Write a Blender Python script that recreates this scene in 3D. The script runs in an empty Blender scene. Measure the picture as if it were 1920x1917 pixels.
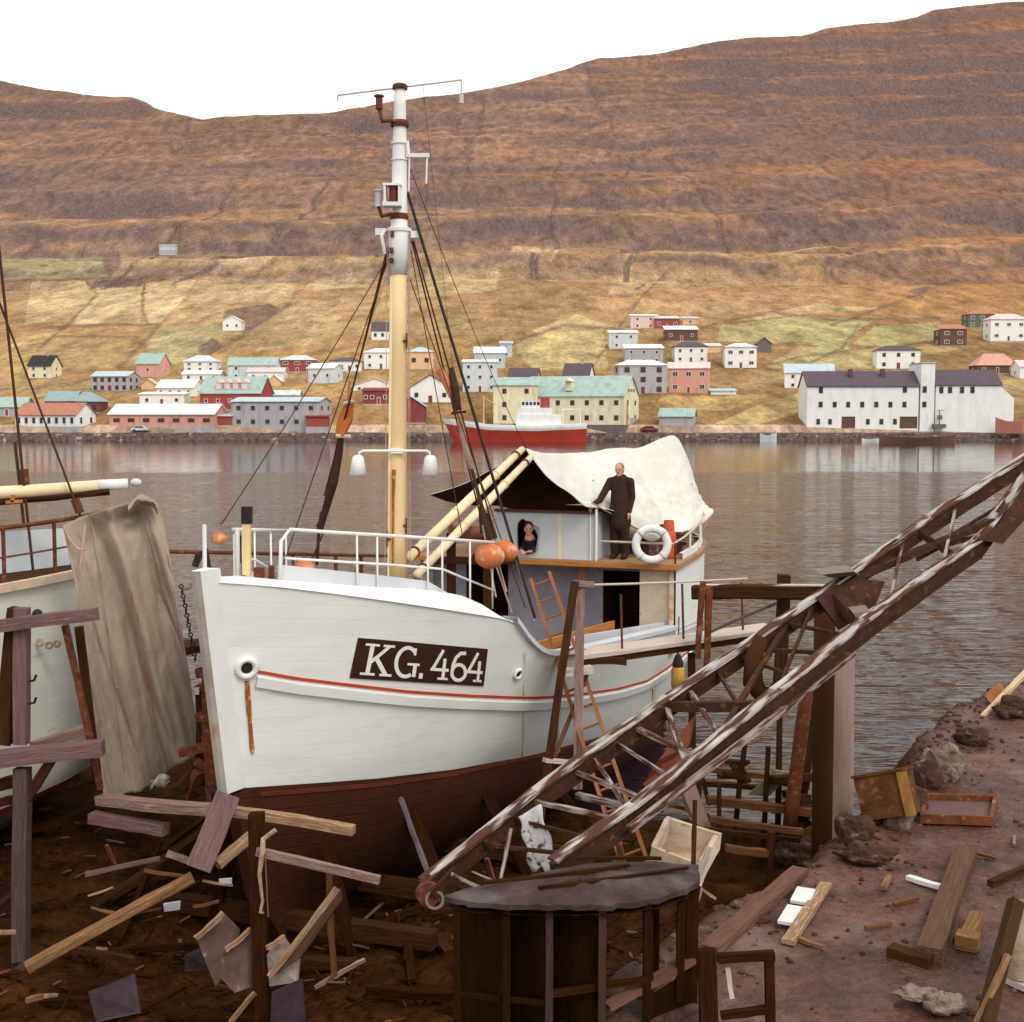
import bpy, math, random
import numpy as np
from mathutils import Vector, Matrix
rad = math.radians
random.seed(7)
sc = bpy.context.scene
COL = sc.collection
F, CH = 2400.0, 6.3
PIT = math.atan(183 / 2400)
cP, sP = math.cos(PIT), math.sin(PIT)

# ---------- photograph geometry: a pixel (1920 wide) and a depth give a point in the place
def ray(px, py):
    a = (px - 960) / F; b = (958.5 - py) / F
    return Vector((a, cP + b * sP, -sP + b * cP))
def P(px, py, Y):
    d = ray(px, py); return Vector((0, 0, CH)) + d * (Y / d.y)
def project(p):
    r = Vector(p) - Vector((0, 0, CH))
    f = r.y * cP - r.z * sP; u = r.y * sP + r.z * cP
    return 960 + F * r.x / f, 958.5 - F * u / f
def elev(py):
    return math.tan(math.atan((958.5 - py) / F) - PIT)

# ---------- camera
cam = bpy.data.cameras.new('camera'); cam.lens = 45.0; cam.sensor_width = 36.0
cam.clip_start = 0.1; cam.clip_end = 12000
co = bpy.data.objects.new('camera', cam); COL.objects.link(co)
co.location = (0, 0, CH); co.rotation_euler = (math.pi / 2 - PIT, 0, 0)
sc.camera = co

# ---------- light: overcast sky with a soft sun
SUN_EL, SUN_AZ = rad(48), rad(150)      # azimuth clockwise from +Y: behind the camera, to the right
w = bpy.data.worlds.new('World'); sc.world = w; w.use_nodes = True
nt = w.node_tree; nt.nodes.clear()
out = nt.nodes.new('ShaderNodeOutputWorld'); bg = nt.nodes.new('ShaderNodeBackground')
sky = nt.nodes.new('ShaderNodeTexSky'); sky.sky_type = 'NISHITA'; sky.sun_disc = False
sky.sun_elevation = SUN_EL; sky.sun_rotation = SUN_AZ; sky.air_density = 1.0; sky.dust_density = 4.0; sky.ozone_density = 0.6
hs = nt.nodes.new('ShaderNodeHueSaturation'); hs.inputs['Saturation'].default_value = 0.12; hs.inputs['Value'].default_value = 1.0
mixc = nt.nodes.new('ShaderNodeMix'); mixc.data_type = 'RGBA'; mixc.inputs['Factor'].default_value = 0.55
mixc.inputs['B'].default_value = (11.1, 10.8, 10.4, 1)     # even cloud layer
nt.links.new(sky.outputs[0], hs.inputs['Color']); nt.links.new(hs.outputs[0], mixc.inputs['A'])
nt.links.new(mixc.outputs['Result'], bg.inputs['Color']); nt.links.new(bg.outputs[0], out.inputs[0])
bg.inputs['Strength'].default_value = 0.15
sl = bpy.data.lights.new('sun', 'SUN'); sl.energy = 0.9; sl.angle = rad(14); sl.color = (1.0, 0.93, 0.82)
so = bpy.data.objects.new('sun', sl); COL.objects.link(so); so.location = (20, -20, 40)
sd = Vector((math.sin(SUN_AZ) * math.cos(SUN_EL), math.cos(SUN_AZ) * math.cos(SUN_EL), math.sin(SUN_EL)))
so.rotation_euler = sd.to_track_quat('Z', 'Y').to_euler()
vs = sc.view_settings; sc.display_settings.display_device = 'sRGB'
vs.view_transform = 'Standard'; vs.look = 'None'; vs.exposure = 0.08; vs.gamma = 1.0
sc.cycles.max_bounces = 6; sc.cycles.diffuse_bounces = 3; sc.cycles.glossy_bounces = 3
sc.cycles.transmission_bounces = 3; sc.cycles.caustics_reflective = False; sc.cycles.caustics_refractive = False

# ---------- materials
MATS = {}
def mat(name, c, c2=None, rough=0.75, vs=3.0, stretch=(1, 1, 1), bump=0.0, bs=None, metal=0.0, spots=None, spot_at=0.62, spot_s=None, coord='Object', spec=0.18, spot_soft=0.06, detail=6):
    """Principled surface; colour wanders between c and c2, spots of a second colour (flaking, rust) on top."""
    if name in MATS: return MATS[name]
    m = bpy.data.materials.new(name); m.use_nodes = True; n = m.node_tree; N = n.nodes; L = n.links
    b = N['Principled BSDF']; b.inputs['Roughness'].default_value = rough; b.inputs['Metallic'].default_value = metal
    b.inputs['Specular IOR Level'].default_value = spec
    tc = N.new('ShaderNodeTexCoord'); mp = N.new('ShaderNodeMapping'); mp.inputs['Scale'].default_value = stretch
    if coord == 'grain':
        ga = N.new('ShaderNodeAttribute'); ga.attribute_name = 'grain'; L.new(ga.outputs['Vector'], mp.inputs[0])
    else: L.new(tc.outputs[coord], mp.inputs[0])
    nz = N.new('ShaderNodeTexNoise'); nz.inputs['Scale'].default_value = vs; nz.inputs['Detail'].default_value = detail; nz.inputs['Roughness'].default_value = 0.62
    L.new(mp.outputs[0], nz.inputs['Vector'])
    if c2 is None: c2 = tuple(x * 0.78 for x in c)
    cr = N.new('ShaderNodeValToRGB'); cr.color_ramp.elements[0].position = 0.33; cr.color_ramp.elements[1].position = 0.67
    cr.color_ramp.elements[0].color = (*c2, 1); cr.color_ramp.elements[1].color = (*c, 1)
    L.new(nz.outputs['Fac'], cr.inputs[0]); last = cr.outputs[0]
    if spots:
        n2 = N.new('ShaderNodeTexNoise'); n2.inputs['Scale'].default_value = spot_s or vs * 2; n2.inputs['Detail'].default_value = 5
        L.new(mp.outputs[0], n2.inputs['Vector'])
        r2 = N.new('ShaderNodeValToRGB'); r2.color_ramp.elements[0].position = spot_at - spot_soft; r2.color_ramp.elements[1].position = spot_at + spot_soft
        L.new(n2.outputs['Fac'], r2.inputs[0])
        mx = N.new('ShaderNodeMix'); mx.data_type = 'RGBA'; mx.inputs['B'].default_value = (*spots, 1)
        L.new(r2.outputs[0], mx.inputs['Factor']); L.new(last, mx.inputs['A']); last = mx.outputs['Result']
    L.new(last, b.inputs['Base Color'])
    if bump:
        n3 = N.new('ShaderNodeTexNoise'); n3.inputs['Scale'].default_value = bs or vs * 4; n3.inputs['Detail'].default_value = 6
        L.new(mp.outputs[0], n3.inputs['Vector'])
        bp = N.new('ShaderNodeBump'); bp.inputs['Strength'].default_value = bump; bp.inputs['Distance'].default_value = 0.03
        L.new(n3.outputs['Fac'], bp.inputs['Height']); L.new(bp.outputs[0], b.inputs['Normal'])
    MATS[name] = m; return m
def seams(m, nrm, pitch=.15, depth=.35, dark=.86):
    """plank seams: thin grooves at an even pitch along nrm"""
    N = m.node_tree.nodes; L = m.node_tree.links; b = N['Principled BSDF']; tc = N.new('ShaderNodeTexCoord'); d = N.new('ShaderNodeVectorMath'); d.operation = 'DOT_PRODUCT'; d.inputs[1].default_value = nrm; L.new(tc.outputs['Object'], d.inputs[0])
    nz = N.new('ShaderNodeTexNoise'); nz.inputs['Scale'].default_value = .8; L.new(tc.outputs['Object'], nz.inputs['Vector']); a = N.new('ShaderNodeMath'); a.operation = 'MULTIPLY_ADD'; a.inputs[1].default_value = .05; L.new(nz.outputs['Fac'], a.inputs[0]); L.new(d.outputs['Value'], a.inputs[2])
    p = N.new('ShaderNodeMath'); p.operation = 'PINGPONG'; p.inputs[1].default_value = pitch / 2; L.new(a.outputs[0], p.inputs[0]); r = N.new('ShaderNodeMapRange'); r.inputs['From Max'].default_value = .010; L.new(p.outputs[0], r.inputs['Value'])
    old = b.inputs['Base Color'].links[0].from_socket; x = N.new('ShaderNodeMix'); x.data_type = 'RGBA'; x.blend_type = 'MULTIPLY'; x.inputs['Factor'].default_value = 1; g = N.new('ShaderNodeMapRange'); g.inputs['To Min'].default_value = dark; L.new(r.outputs[0], g.inputs['Value']); L.new(old, x.inputs['A']); L.new(g.outputs[0], x.inputs['B']); L.new(x.outputs['Result'], b.inputs['Base Color'])
    bp = N.new('ShaderNodeBump'); bp.inputs['Strength'].default_value = depth; bp.inputs['Distance'].default_value = .01; L.new(r.outputs[0], bp.inputs['Height'])
    if b.inputs['Normal'].links: L.new(b.inputs['Normal'].links[0].from_socket, bp.inputs['Normal'])
    L.new(bp.outputs[0], b.inputs['Normal'])

# ---------- mesh building
class MB:
    def __init__(s): s.v = []; s.f = []; s.m = []; s.g = {}
    def add(s, vs, fs, mi=0, g=None):
        o = len(s.v)
        if g: s.g[o] = g
        s.v += [tuple(x) for x in vs]; s.f += [tuple(i + o for i in f) for f in fs]; s.m += [mi] * len(fs); return s
    def box(s, c, d, mi=0, M=None):
        x, y, z = (k / 2 for k in d); vs = [Vector((i * x, j * y, k * z)) for k in (-1, 1) for j in (-1, 1) for i in (-1, 1)]
        if M: vs = [M @ q for q in vs]
        c = Vector(c)
        return s.add([q + c for q in vs], [(0, 2, 3, 1), (4, 5, 7, 6), (0, 1, 5, 4), (2, 6, 7, 3), (0, 4, 6, 2), (1, 3, 7, 5)], mi)
    def bar(s, p, q, wd, ht, mi=0, up=(0, 0, 1), seg=1, jit=0.0, ch=0.0):
        """rectangular timber or section from p to q, width wd sideways, ht along up; ragged when jit is set"""
        p, q = Vector(p), Vector(q); d = (q - p); L = d.length; d.normalize(); up = Vector(up)
        sd = d.cross(up)
        if sd.length < 0.05: sd = d.cross(Vector((1, 0, 0)))
        sd.normalize(); u = sd.cross(d).normalized()
        prof = [(-1, -1), (1, -1), (1, 1), (-1, 1)]
        if ch:
            k = 1 - ch; prof = [(-k, -1), (k, -1), (1, -k), (1, k), (k, 1), (-k, 1), (-1, k), (-1, -k)]
        n = len(prof); vs = []; g = []; r0 = random.uniform(0, 90); bow = random.uniform(-1, 1) * jit * 1.6
        for i in range(seg + 1):
            c = p + d * (L * i / seg) + u * (bow * math.sin(math.pi * i / seg)) + Vector([random.uniform(-jit, jit) * .25 for _ in range(3)])
            for a, b in prof:
                g.append((r0 + L * i / seg, r0 + a * wd / 2, b * ht / 2)); vs.append(c + sd * (a * wd / 2 + random.uniform(-jit, jit) * .5) + u * (b * ht / 2 + random.uniform(-jit, jit) * .5))
        fs = [(i * n + k, i * n + (k + 1) % n, (i + 1) * n + (k + 1) % n, (i + 1) * n + k) for i in range(seg) for k in range(n)]
        fs += [tuple(range(n - 1, -1, -1)), tuple(seg * n + k for k in range(n))]
        return s.add(vs, fs, mi, g)
    def tube(s, pts, r, n=8, mi=0, cap=True, jit=0.0, flat=1.0):
        pts = [Vector(p) for p in pts]; m = len(pts)
        rs = r if isinstance(r, (list, tuple)) else [r] * m
        vs = []; ref = None
        for i, p in enumerate(pts):
            t = (pts[min(i + 1, m - 1)] - pts[max(i - 1, 0)]).normalized()
            if ref is None:
                ref = Vector((0, 0, 1)) if abs(t.z) < 0.9 else Vector((1, 0, 0))
            a = t.cross(ref).normalized(); b = a.cross(t).normalized(); ref = b
            for k in range(n):
                g = 2 * math.pi * k / n; rr = rs[i] + random.uniform(-jit, jit)
                vs.append(p + a * (math.cos(g) * rr) + b * (math.sin(g) * rr * flat))
        fs = [(i * n + k, i * n + (k + 1) % n, (i + 1) * n + (k + 1) % n, (i + 1) * n + k) for i in range(m - 1) for k in range(n)]
        if cap: fs += [tuple(range(n - 1, -1, -1)), tuple((m - 1) * n + k for k in range(n))]
        return s.add(vs, fs, mi)
    def grid(s, rows, mi=0, close=False):
        nr, nc = len(rows), len(rows[0]); vs = [p for r in rows for p in r]
        fs = [(i * nc + k, i * nc + (k + 1) % nc, (i + 1) * nc + (k + 1) % nc, (i + 1) * nc + k) for i in range(nr - 1) for k in range(nc if close else nc - 1)]
        return s.add(vs, fs, mi)
    def prism(s, poly, vec, mi=0):
        n = len(poly); vec = Vector(vec); a = [Vector(p) for p in poly]
        return s.add(a + [p + vec for p in a], [tuple(range(n - 1, -1, -1)), tuple(range(n, 2 * n))] + [(k, (k + 1) % n, n + (k + 1) % n, n + k) for k in range(n)], mi)
    def lathe(s, prof, c, n=16, mi=0, ax=(0, 0, 1)):
        Q = Vector((0, 0, 1)).rotation_difference(Vector(ax)); c = Vector(c)
        rows = [[c + Q @ Vector((r * math.cos(2 * math.pi * k / n), r * math.sin(2 * math.pi * k / n), z)) for k in range(n)] for r, z in prof]
        return s.grid(rows, mi, close=True)
    def ball(s, c, r, nu=14, nv=9, mi=0, jit=0.0, M=None):
        c = Vector(c); r = Vector(r) if not isinstance(r, (int, float)) else Vector((r, r, r)); rows = []
        for i in range(nv + 1):
            t = math.pi * (0.02 + 0.96 * i / nv); row = []
            for k in range(nu):
                g = 2 * math.pi * k / nu; j = 1 + random.uniform(-jit, jit)
                q = Vector((r.x * math.sin(t) * math.cos(g), r.y * math.sin(t) * math.sin(g), r.z * math.cos(t))) * j
                row.append(c + (M @ q if M else q))
            rows.append(row)
        o = len(s.v); s.grid(rows, mi, close=True)
        s.f += [tuple(o + k for k in range(nu)), tuple(o + nv * nu + k for k in range(nu - 1, -1, -1))]; s.m += [mi, mi]; return s
    def torus(s, c, R_, r, nu=32, nv=10, mi=0, M=None):
        c = Vector(c); rows = []
        for i in range(nu + 1):
            g = 2 * math.pi * i / nu; row = []
            for k in range(nv):
                h = 2 * math.pi * k / nv; q = Vector(((R_ + r * math.cos(h)) * math.cos(g), (R_ + r * math.cos(h)) * math.sin(g), r * math.sin(h)))
                row.append(c + (M @ q if M else q))
            rows.append(row)
        return s.grid(rows, mi, close=True)

ORG = {}
def build(name, mb, mats, parent=None, origin=None, smooth=False, local=False):
    mats = mats if isinstance(mats, (list, tuple)) else [mats]
    if parent is not None: origin = (0, 0, 0) if local else ORG[parent.name]
    elif origin is None:
        a = np.array(mb.v); origin = ((a[:, 0].min() + a[:, 0].max()) / 2, (a[:, 1].min() + a[:, 1].max()) / 2, a[:, 2].min())
    o3 = Vector(origin)
    me = bpy.data.meshes.new(name); me.from_pydata([tuple(Vector(v) - o3) for v in mb.v], [], mb.f); me.update()
    for m in mats: me.materials.append(m)
    if mb.g:
        ga = np.array(mb.v, np.float32)
        for k, g in mb.g.items(): ga[k:k + len(g)] = g
        me.attributes.new('grain', 'FLOAT_VECTOR', 'POINT').data.foreach_set('vector', ga.ravel())
    if len(mats) > 1: me.polygons.foreach_set('material_index', mb.m)
    if smooth: me.polygons.foreach_set('use_smooth', [True] * len(me.polygons))
    o = bpy.data.objects.new(name, me); COL.objects.link(o)
    if parent is not None: o.parent = parent
    else: o.location = o3
    ORG[o.name] = o3 if not (parent is not None and local) else Vector((0, 0, 0))
    return o
def tag(o, label, cat, group=None, kind=None):
    if label: o['label'] = label
    if cat: o['category'] = cat
    if group: o['group'] = group
    if kind: o['kind'] = kind
    return o
def thing(name, label, cat, loc, rz=0.0, group=None):
    o = bpy.data.objects.new(name, None); COL.objects.link(o); o.location = loc; o.rotation_euler = (0, 0, rz)
    o.empty_display_size = 0.2; ORG[o.name] = Vector(loc); return tag(o, label, cat, group)
def single(name, mb, m, label, cat, group=None, smooth=False):
    return tag(build(name, mb, m, smooth=smooth), label, cat, group)
def structure(name, mb, m, smooth=False):
    o = build(name, mb, m, origin=(0, 0, 0), smooth=smooth); o['kind'] = 'structure'; return o
def shade(o, ang=40):
    me = o.data; me.polygons.foreach_set('use_smooth', [True] * len(me.polygons))
    me.set_sharp_from_angle(angle=rad(ang)); return o
def bake(o):
    dg = bpy.context.evaluated_depsgraph_get(); me = bpy.data.meshes.new_from_object(o.evaluated_get(dg))
    o.modifiers.clear(); o.data = me; return o
def lerp(a, b, t): return a + (b - a) * t
def itp(x, xs, ys): return float(np.interp(x, xs, ys))
def sag(p, q, d, n=10):
    p, q = Vector(p), Vector(q); return [p.lerp(q, i / n) - Vector((0, 0, d * 4 * (i / n) * (1 - i / n))) for i in range(n + 1)]

# ---------- value noise
def _h(a, b, s):
    t = np.sin(a * 127.1 + b * 311.7 + s * 74.7) * 43758.5453; return t - np.floor(t)
def vn(x, y, s=0.0):
    xi = np.floor(x); yi = np.floor(y); fx = x - xi; fy = y - yi
    fx = fx * fx * (3 - 2 * fx); fy = fy * fy * (3 - 2 * fy)
    return (_h(xi, yi, s) * (1 - fx) + _h(xi + 1, yi, s) * fx) * (1 - fy) + (_h(xi, yi + 1, s) * (1 - fx) + _h(xi + 1, yi + 1, s) * fx) * fy
def fbm(x, y, o=5, s=0.0):
    r = 0; a = 0.5; t = 0
    for i in range(o):
        r = r + a * vn(x * 2 ** i, y * 2 ** i, s + i * 3.1); t += a; a *= 0.5
    return r / t
def sst(a, b, x):
    t = np.clip((x - a) / (b - a), 0, 1); return t * t * (3 - 2 * t)

def grid_object(name, V, nr, nc, m, smooth=True):
    me = bpy.data.meshes.new(name); nv = nr * nc
    me.vertices.add(nv); me.vertices.foreach_set('co', V.astype(np.float32).ravel())
    i = np.arange(nr - 1)[:, None] * nc + np.arange(nc - 1)[None, :]
    q = np.stack([i, i + 1, i + nc + 1, i + nc], -1).reshape(-1, 4)
    me.loops.add(q.size); me.loops.foreach_set('vertex_index', q.ravel().astype(np.int32))
    me.polygons.add(len(q)); me.polygons.foreach_set('loop_start', (np.arange(len(q)) * 4).astype(np.int32))
    me.update(calc_edges=True)
    if smooth: me.polygons.foreach_set('use_smooth', np.ones(len(q), bool))
    me.materials.append(m); o = bpy.data.objects.new(name, me); COL.objects.link(o); o['kind'] = 'structure'; ORG[name] = Vector((0, 0, 0)); return o

# ================= the far hillside =================
PYS = [815, 800, 760, 700, 640, 590, 500, 400, 300, 200, 100, 0, -80]
PYD = [300, 303, 330, 385, 450, 520, 660, 850, 1080, 1320, 1520, 1700, 1830]
ELV = [elev(y) for y in PYS]
PZ = [CH + e * d for e, d in zip(ELV, PYD)]
SKY = [(-900, 90), (-500, 130), (-200, 150), (0, 155), (80, 172), (180, 180), (245, 182), (270, 192), (300, 208), (340, 216), (380, 226), (420, 219), (480, 216), (600, 215), (640, 208), (680, 200), (760, 190), (800, 183), (900, 172), (960, 160), (1000, 151), (1060, 134), (1095, 118), (1120, 109), (1160, 107), (1250, 97), (1330, 83), (1400, 72), (1500, 68), (1550, 55), (1650, 45), (1720, 32), (1750, 20), (1830, 9), (1920, 0), (2100, -20), (2500, -50), (3000, -70)]
SKT = [ray(x, y).x / ray(x, y).y for x, y in SKY]
SKD = [itp(-y, [-k for k in PYS], PYD) for x, y in SKY]
def zprof(Y): return np.interp(Y, PYD, PZ)
BANDS = {}
def terrain_z(X, Y):
    X = np.asarray(X, float); Y = np.asarray(Y, float); t = X / Y
    yr = np.interp(t, SKT, SKD); zs = zprof(yr)
    z = np.where(Y < yr, zprof(Y), zs + (Y - yr) * 0.05)
    edge = sst(0, 60, yr - Y)
    up = sst(45, 110, z)
    # basalt terraces
    H = 44.0
    q = (z + 34 * (fbm(X / 230, Y / 260, 5, 2) - 0.5) - X * 0.045) / H
    f = q - np.floor(q); st = np.where(f < 0.70, f * 0.40, 0.28 + (f - 0.70) * 2.4)
    amp = (0.25 + 0.75 * sst(0.36, 0.60, fbm(X / 260 + 7, Y / 200, 4, 11))) * up * edge
    z2 = z + (st - f) * H * 0.80 * amp
    H2 = 15.0
    q2 = (z + 7 * (fbm(X / 90, Y / 90, 3, 5) - 0.5) - X * 0.04) / H2; f2 = q2 - np.floor(q2)
    st2 = np.where(f2 < 0.66, f2 * 0.6, 0.396 + (f2 - 0.66) * 1.776)
    z2 = z2 + (st2 - f2) * H2 * 0.5 * sst(0.42, 0.62, fbm(X / 150, Y / 70, 4, 21)) * up * edge
    gul = np.abs(fbm(X / 55 + 0.4 * fbm(X / 40, Y / 40, 2, 8), Y / 420, 3, 31) - 0.5) * 2
    z2 = z2 - 1.7 * np.exp(-(gul / 0.035) ** 2) * sst(30, 90, z) * edge
    z2 = z2 + up * edge * 7 * (fbm(X / 45, Y / 45, 5, 41) - 0.5) + 1.2 * sst(8, 40, z) * (fbm(X / 18, Y / 18, 4, 51) - 0.5)
    BANDS['a'] = sst(.66, .74, f) * (1 - sst(.93, 1, f)) * amp; BANDS['b'] = sst(.62, .72, f2) * (1 - sst(.92, 1, f2)) * sst(.36, .58, fbm(X / 150, Y / 70, 4, 21)) * up * edge; BANDS['lo'] = sst(.0, .10, f) * (1 - sst(.10, .34, f)) * amp
    return z2 + (1 - edge) * up * 5 * (fbm(X / 60, Y / 60, 4, 71) - 0.6)
NR, NC = 620, 960
rows_y = np.interp(-np.linspace(812, -75, NR), [-k for k in PYS], PYD)
tt = np.linspace(ray(-420, 500).x / ray(-420, 500).y, ray(2340, 500).x / ray(2340, 500).y, NC)
YY = np.repeat(rows_y[:, None], NC, 1); XX = YY * tt[None, :]
ZZ = terrain_z(XX, YY)
# ground cover, by place on the hillside
ry, rz = YY, ZZ - CH
ff = ry * cP - rz * sP; uu = ry * sP + rz * cP
PXg = 960 + F * XX / ff; PYg = 958.5 - F * uu / ff
PXn = PXg + 5 * (fbm(XX / 9, YY / 9, 3, 61) - 0.5); PYn = PYg + 3.5 * (fbm(XX / 11 + 50, YY / 11, 3, 62) - 0.5)
def inpoly(poly):
    ins = np.zeros(XX.shape, bool); n = len(poly)
    for i in range(n):
        x1, y1 = poly[i]; x2, y2 = poly[(i + 1) % n]
        if y1 == y2: continue
        c = ((y1 > PYn) != (y2 > PYn)) & (PXn < (x2 - x1) * (PYn - y1) / (y2 - y1) + x1); ins ^= c
    return ins
def nearline(pts, r):
    d = np.full(XX.shape, 1e9)
    for (x1, y1), (x2, y2) in zip(pts, pts[1:]):
        dx, dy = x2 - x1, y2 - y1; t = np.clip(((PXn - x1) * dx + (PYn - y1) * dy) / (dx * dx + dy * dy), 0, 1)
        d = np.minimum(d, np.hypot(PXn - x1 - t * dx, PYn - y1 - t * dy))
    return np.exp(-(d / r) ** 2)
alt = np.clip(ZZ, 0, 560)
C = np.stack([np.interp(alt, [0, 25, 60, 110, 180, 300, 500], v) for v in ([.235, .265, .290, .262, .218, .196, .208], [.138, .162, .176, .153, .120, .108, .114], [.052, .066, .082, .084, .072, .068, .072])], -1)
g1 = fbm(XX / 60, YY / 200, 5, 81)[..., None]; g2 = fbm(XX / 12, YY / 34, 4, 82)[..., None]
C = C * (0.62 + 0.76 * g1) * (0.78 + 0.44 * g2)
purple = sst(0.48, 0.66, fbm(XX / 300, ZZ / 26, 5, 83))[..., None] * sst(60, 150, ZZ)[..., None]
C = C * (1 - 0.6 * purple) + 0.6 * purple * np.array([.150, .099, .088])
ltan = sst(0.50, 0.68, fbm(XX / 120 + 9, YY / 60, 4, 86))[..., None] * (1 - sst(60, 160, ZZ))[..., None]
C = C * (1 - 0.45 * ltan) + 0.4 * ltan * np.array([.42, .31, .16])
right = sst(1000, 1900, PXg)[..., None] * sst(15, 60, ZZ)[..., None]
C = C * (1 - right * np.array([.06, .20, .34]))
def paint(poly, c, a=0.85):
    global C
    k = inpoly(poly)[..., None] * a * (0.75 + 0.5 * (g2 - 0.5)); C = C * (1 - k) + np.array(c) * np.array([.84, .82, .98]) * (0.7 + 0.6 * g2) * k
for poly, c in [
    ([(60, 530), (160, 525), (168, 548), (150, 600), (45, 608)], (.54, .42, .17)), ([(172, 540), (268, 535), (262, 606), (138, 607)], (.56, .45, .19)),
    ([(273, 530), (370, 524), (340, 565), (298, 608), (270, 606)], (.58, .46, .20)), ([(410, 488), (520, 478), (480, 508), (393, 513)], (.58, .45, .21)),
    ([(960, 463), (1052, 461), (1032, 492), (953, 491)], (.58, .42, .19)), ([(580, 530), (650, 506), (705, 505), (690, 540), (572, 542)], (.52, .41, .18)),
    ([(0, 480), (190, 478), (205, 520), (0, 526)], (.27, .26, .12)), ([(520, 490), (700, 480), (690, 502), (500, 510)], (.44, .34, .14)),
    ([(790, 500), (940, 495), (930, 545), (780, 560)], (.46, .36, .14)), ([(1350, 612), (1500, 592), (1640, 600), (1560, 650), (1420, 640), (1345, 640)], (.36, .36, .13)),
    ([(1600, 645), (1640, 612), (1765, 604), (1760, 636), (1650, 652)], (.36, .36, .12)), ([(1340, 606), (1530, 570), (1660, 578), (1500, 590)], (.50, .41, .16)),
    ([(275, 650), (300, 615), (415, 608), (425, 635), (330, 682), (300, 690)], (.36, .34, .15)), ([(960, 650), (1000, 630), (1130, 618), (1140, 690), (1000, 695)], (.44, .38, .14)),
    ([(1340, 795), (1420, 760), (1512, 735), (1515, 770), (1420, 797)], (.46, .37, .12)), ([(1430, 690), (1500, 650), (1640, 655), (1640, 690), (1500, 695)], (.40, .35, .13)),
    ([(1240, 740), (1340, 745), (1470, 735), (1360, 770), (1230, 765)], (.42, .30, .10)), ([(1000, 620), (1080, 590), (1150, 612), (1060, 640)], (.47, .38, .14)),
    ([(1460, 470), (1560, 462), (1550, 476), (1440, 478)], (.55, .38, .14)), ([(1720, 460), (1820, 458), (1800, 468)], (.50, .34, .12)), ([(1280, 475), (1360, 468), (1370, 482)], (.50, .36, .13)),
    ([(205, 478), (395, 482), (385, 512), (210, 520)], (.40, .30, .13)), ([(375, 525), (560, 516), (545, 560), (480, 566), (350, 566)], (.42, .33, .14)), ([(430, 628), (540, 575), (640, 590), (600, 640), (480, 660)], (.38, .29, .12)), ([(1150, 520), (1300, 505), (1290, 540), (1140, 556)], (.46, .33, .14)), ([(1520, 655), (1600, 625), (1590, 652), (1530, 668)], (.33, .33, .11)), ([(1640, 655), (1760, 642), (1840, 650), (1740, 665)], (.40, .32, .11)), ([(0, 640), (100, 622), (250, 640), (215, 690), (0, 700)], (.42, .29, .10))]: paint(poly, c)
for poly, c in [([(178, 527), (270, 522), (262, 539), (170, 541)], (.10, .055, .055)), ([(420, 582), (505, 570), (525, 578), (505, 600), (455, 627), (418, 602)], (.11, .07, .06)), ([(368, 652), (400, 634), (420, 650), (385, 672)], (.12, .075, .06)), ([(1700, 545), (1745, 535), (1730, 560)], (.16, .09, .07)), ([(190, 478), (225, 470), (228, 500), (195, 505)], (.16, .10, .08))]: paint(poly, c, 0.95)
for pts, r in [([(165, 530), (182, 553), (130, 605), (70, 658)], 3.2), ([(270, 535), (266, 580), (276, 606)], 2.4), ([(30, 613), (150, 611), (300, 608)], 2.6), ([(298, 610), (262, 650), (222, 692)], 4), ([(545, 570), (480, 612), (418, 652)], 4), ([(1240, 640), (1345, 606), (1450, 586), (1560, 600), (1760, 597)], 3.2), ([(1495, 692), (1580, 652), (1612, 608)], 2.6), ([(1425, 690), (1500, 668), (1560, 662), (1640, 650)], 2.4), ([(1300, 690), (1380, 660), (1500, 640)], 2.2), ([(100, 630), (260, 632)], 2), ([(1850, 500), (1700, 560), (1560, 610)], 3), ([(700, 590), (715, 540)], 3), ([(960, 640), (1060, 610), (1170, 618)], 3), ([(60, 470), (95, 420)], 3), ([(590, 520), (720, 500), (900, 500)], 1.6), ([(0, 527), (200, 522), (400, 515)], 1.8), ([(1110, 690), (1200, 560), (1260, 500)], 2)]:
    k = nearline(pts, r)[..., None] * 0.7; C = C * (1 - k) + np.array([.13, .085, .06]) * k
brk = sst(.36, .60, fbm(XX / 26, ZZ / 9, 5, 87)); vert = .7 + .6 * fbm(XX / 4.5, ZZ / 30, 4, 88)
ka = (BANDS['a'] * (.35 + .65 * brk) * .85)[..., None]; kb = (BANDS['b'] * brk * .75)[..., None]; kl = (BANDS['lo'] * .4)[..., None]
rockc = np.array([.108, .074, .071]) * vert[..., None]
C = C * (1 - kl) + kl * C * np.array([1.35, 1.28, 1.15]); C = C * (1 - kb) + rockc * kb; C = C * (1 - ka) + rockc * ka
crag = (sst(.50, .62, fbm(XX / 34, ZZ / 7 - XX * .01, 5, 89)) * sst(70, 130, ZZ) * .45)[..., None]; C = C * (1 - crag) + np.array([.115, .078, .072]) * crag
road = ((PYg > 797) * 1.0)[..., None] * 0.8
C = C * (1 - road) + road * np.array([.40, .30, .22]) * (0.6 + 0.8 * g2)
m = bpy.data.materials.new('moor_grass_and_basalt'); m.use_nodes = True; N = m.node_tree.nodes; L = m.node_tree.links
b = N['Principled BSDF']; b.inputs['Roughness'].default_value = 0.95; b.inputs['Specular IOR Level'].default_value = 0.1
at = N.new('ShaderNodeAttribute'); at.attribute_name = 'cover'
tc = N.new('ShaderNodeTexCoord'); ge = N.new('ShaderNodeNewGeometry'); sx = N.new('ShaderNodeSeparateXYZ'); L.new(ge.outputs['True Normal'], sx.inputs[0])
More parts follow.
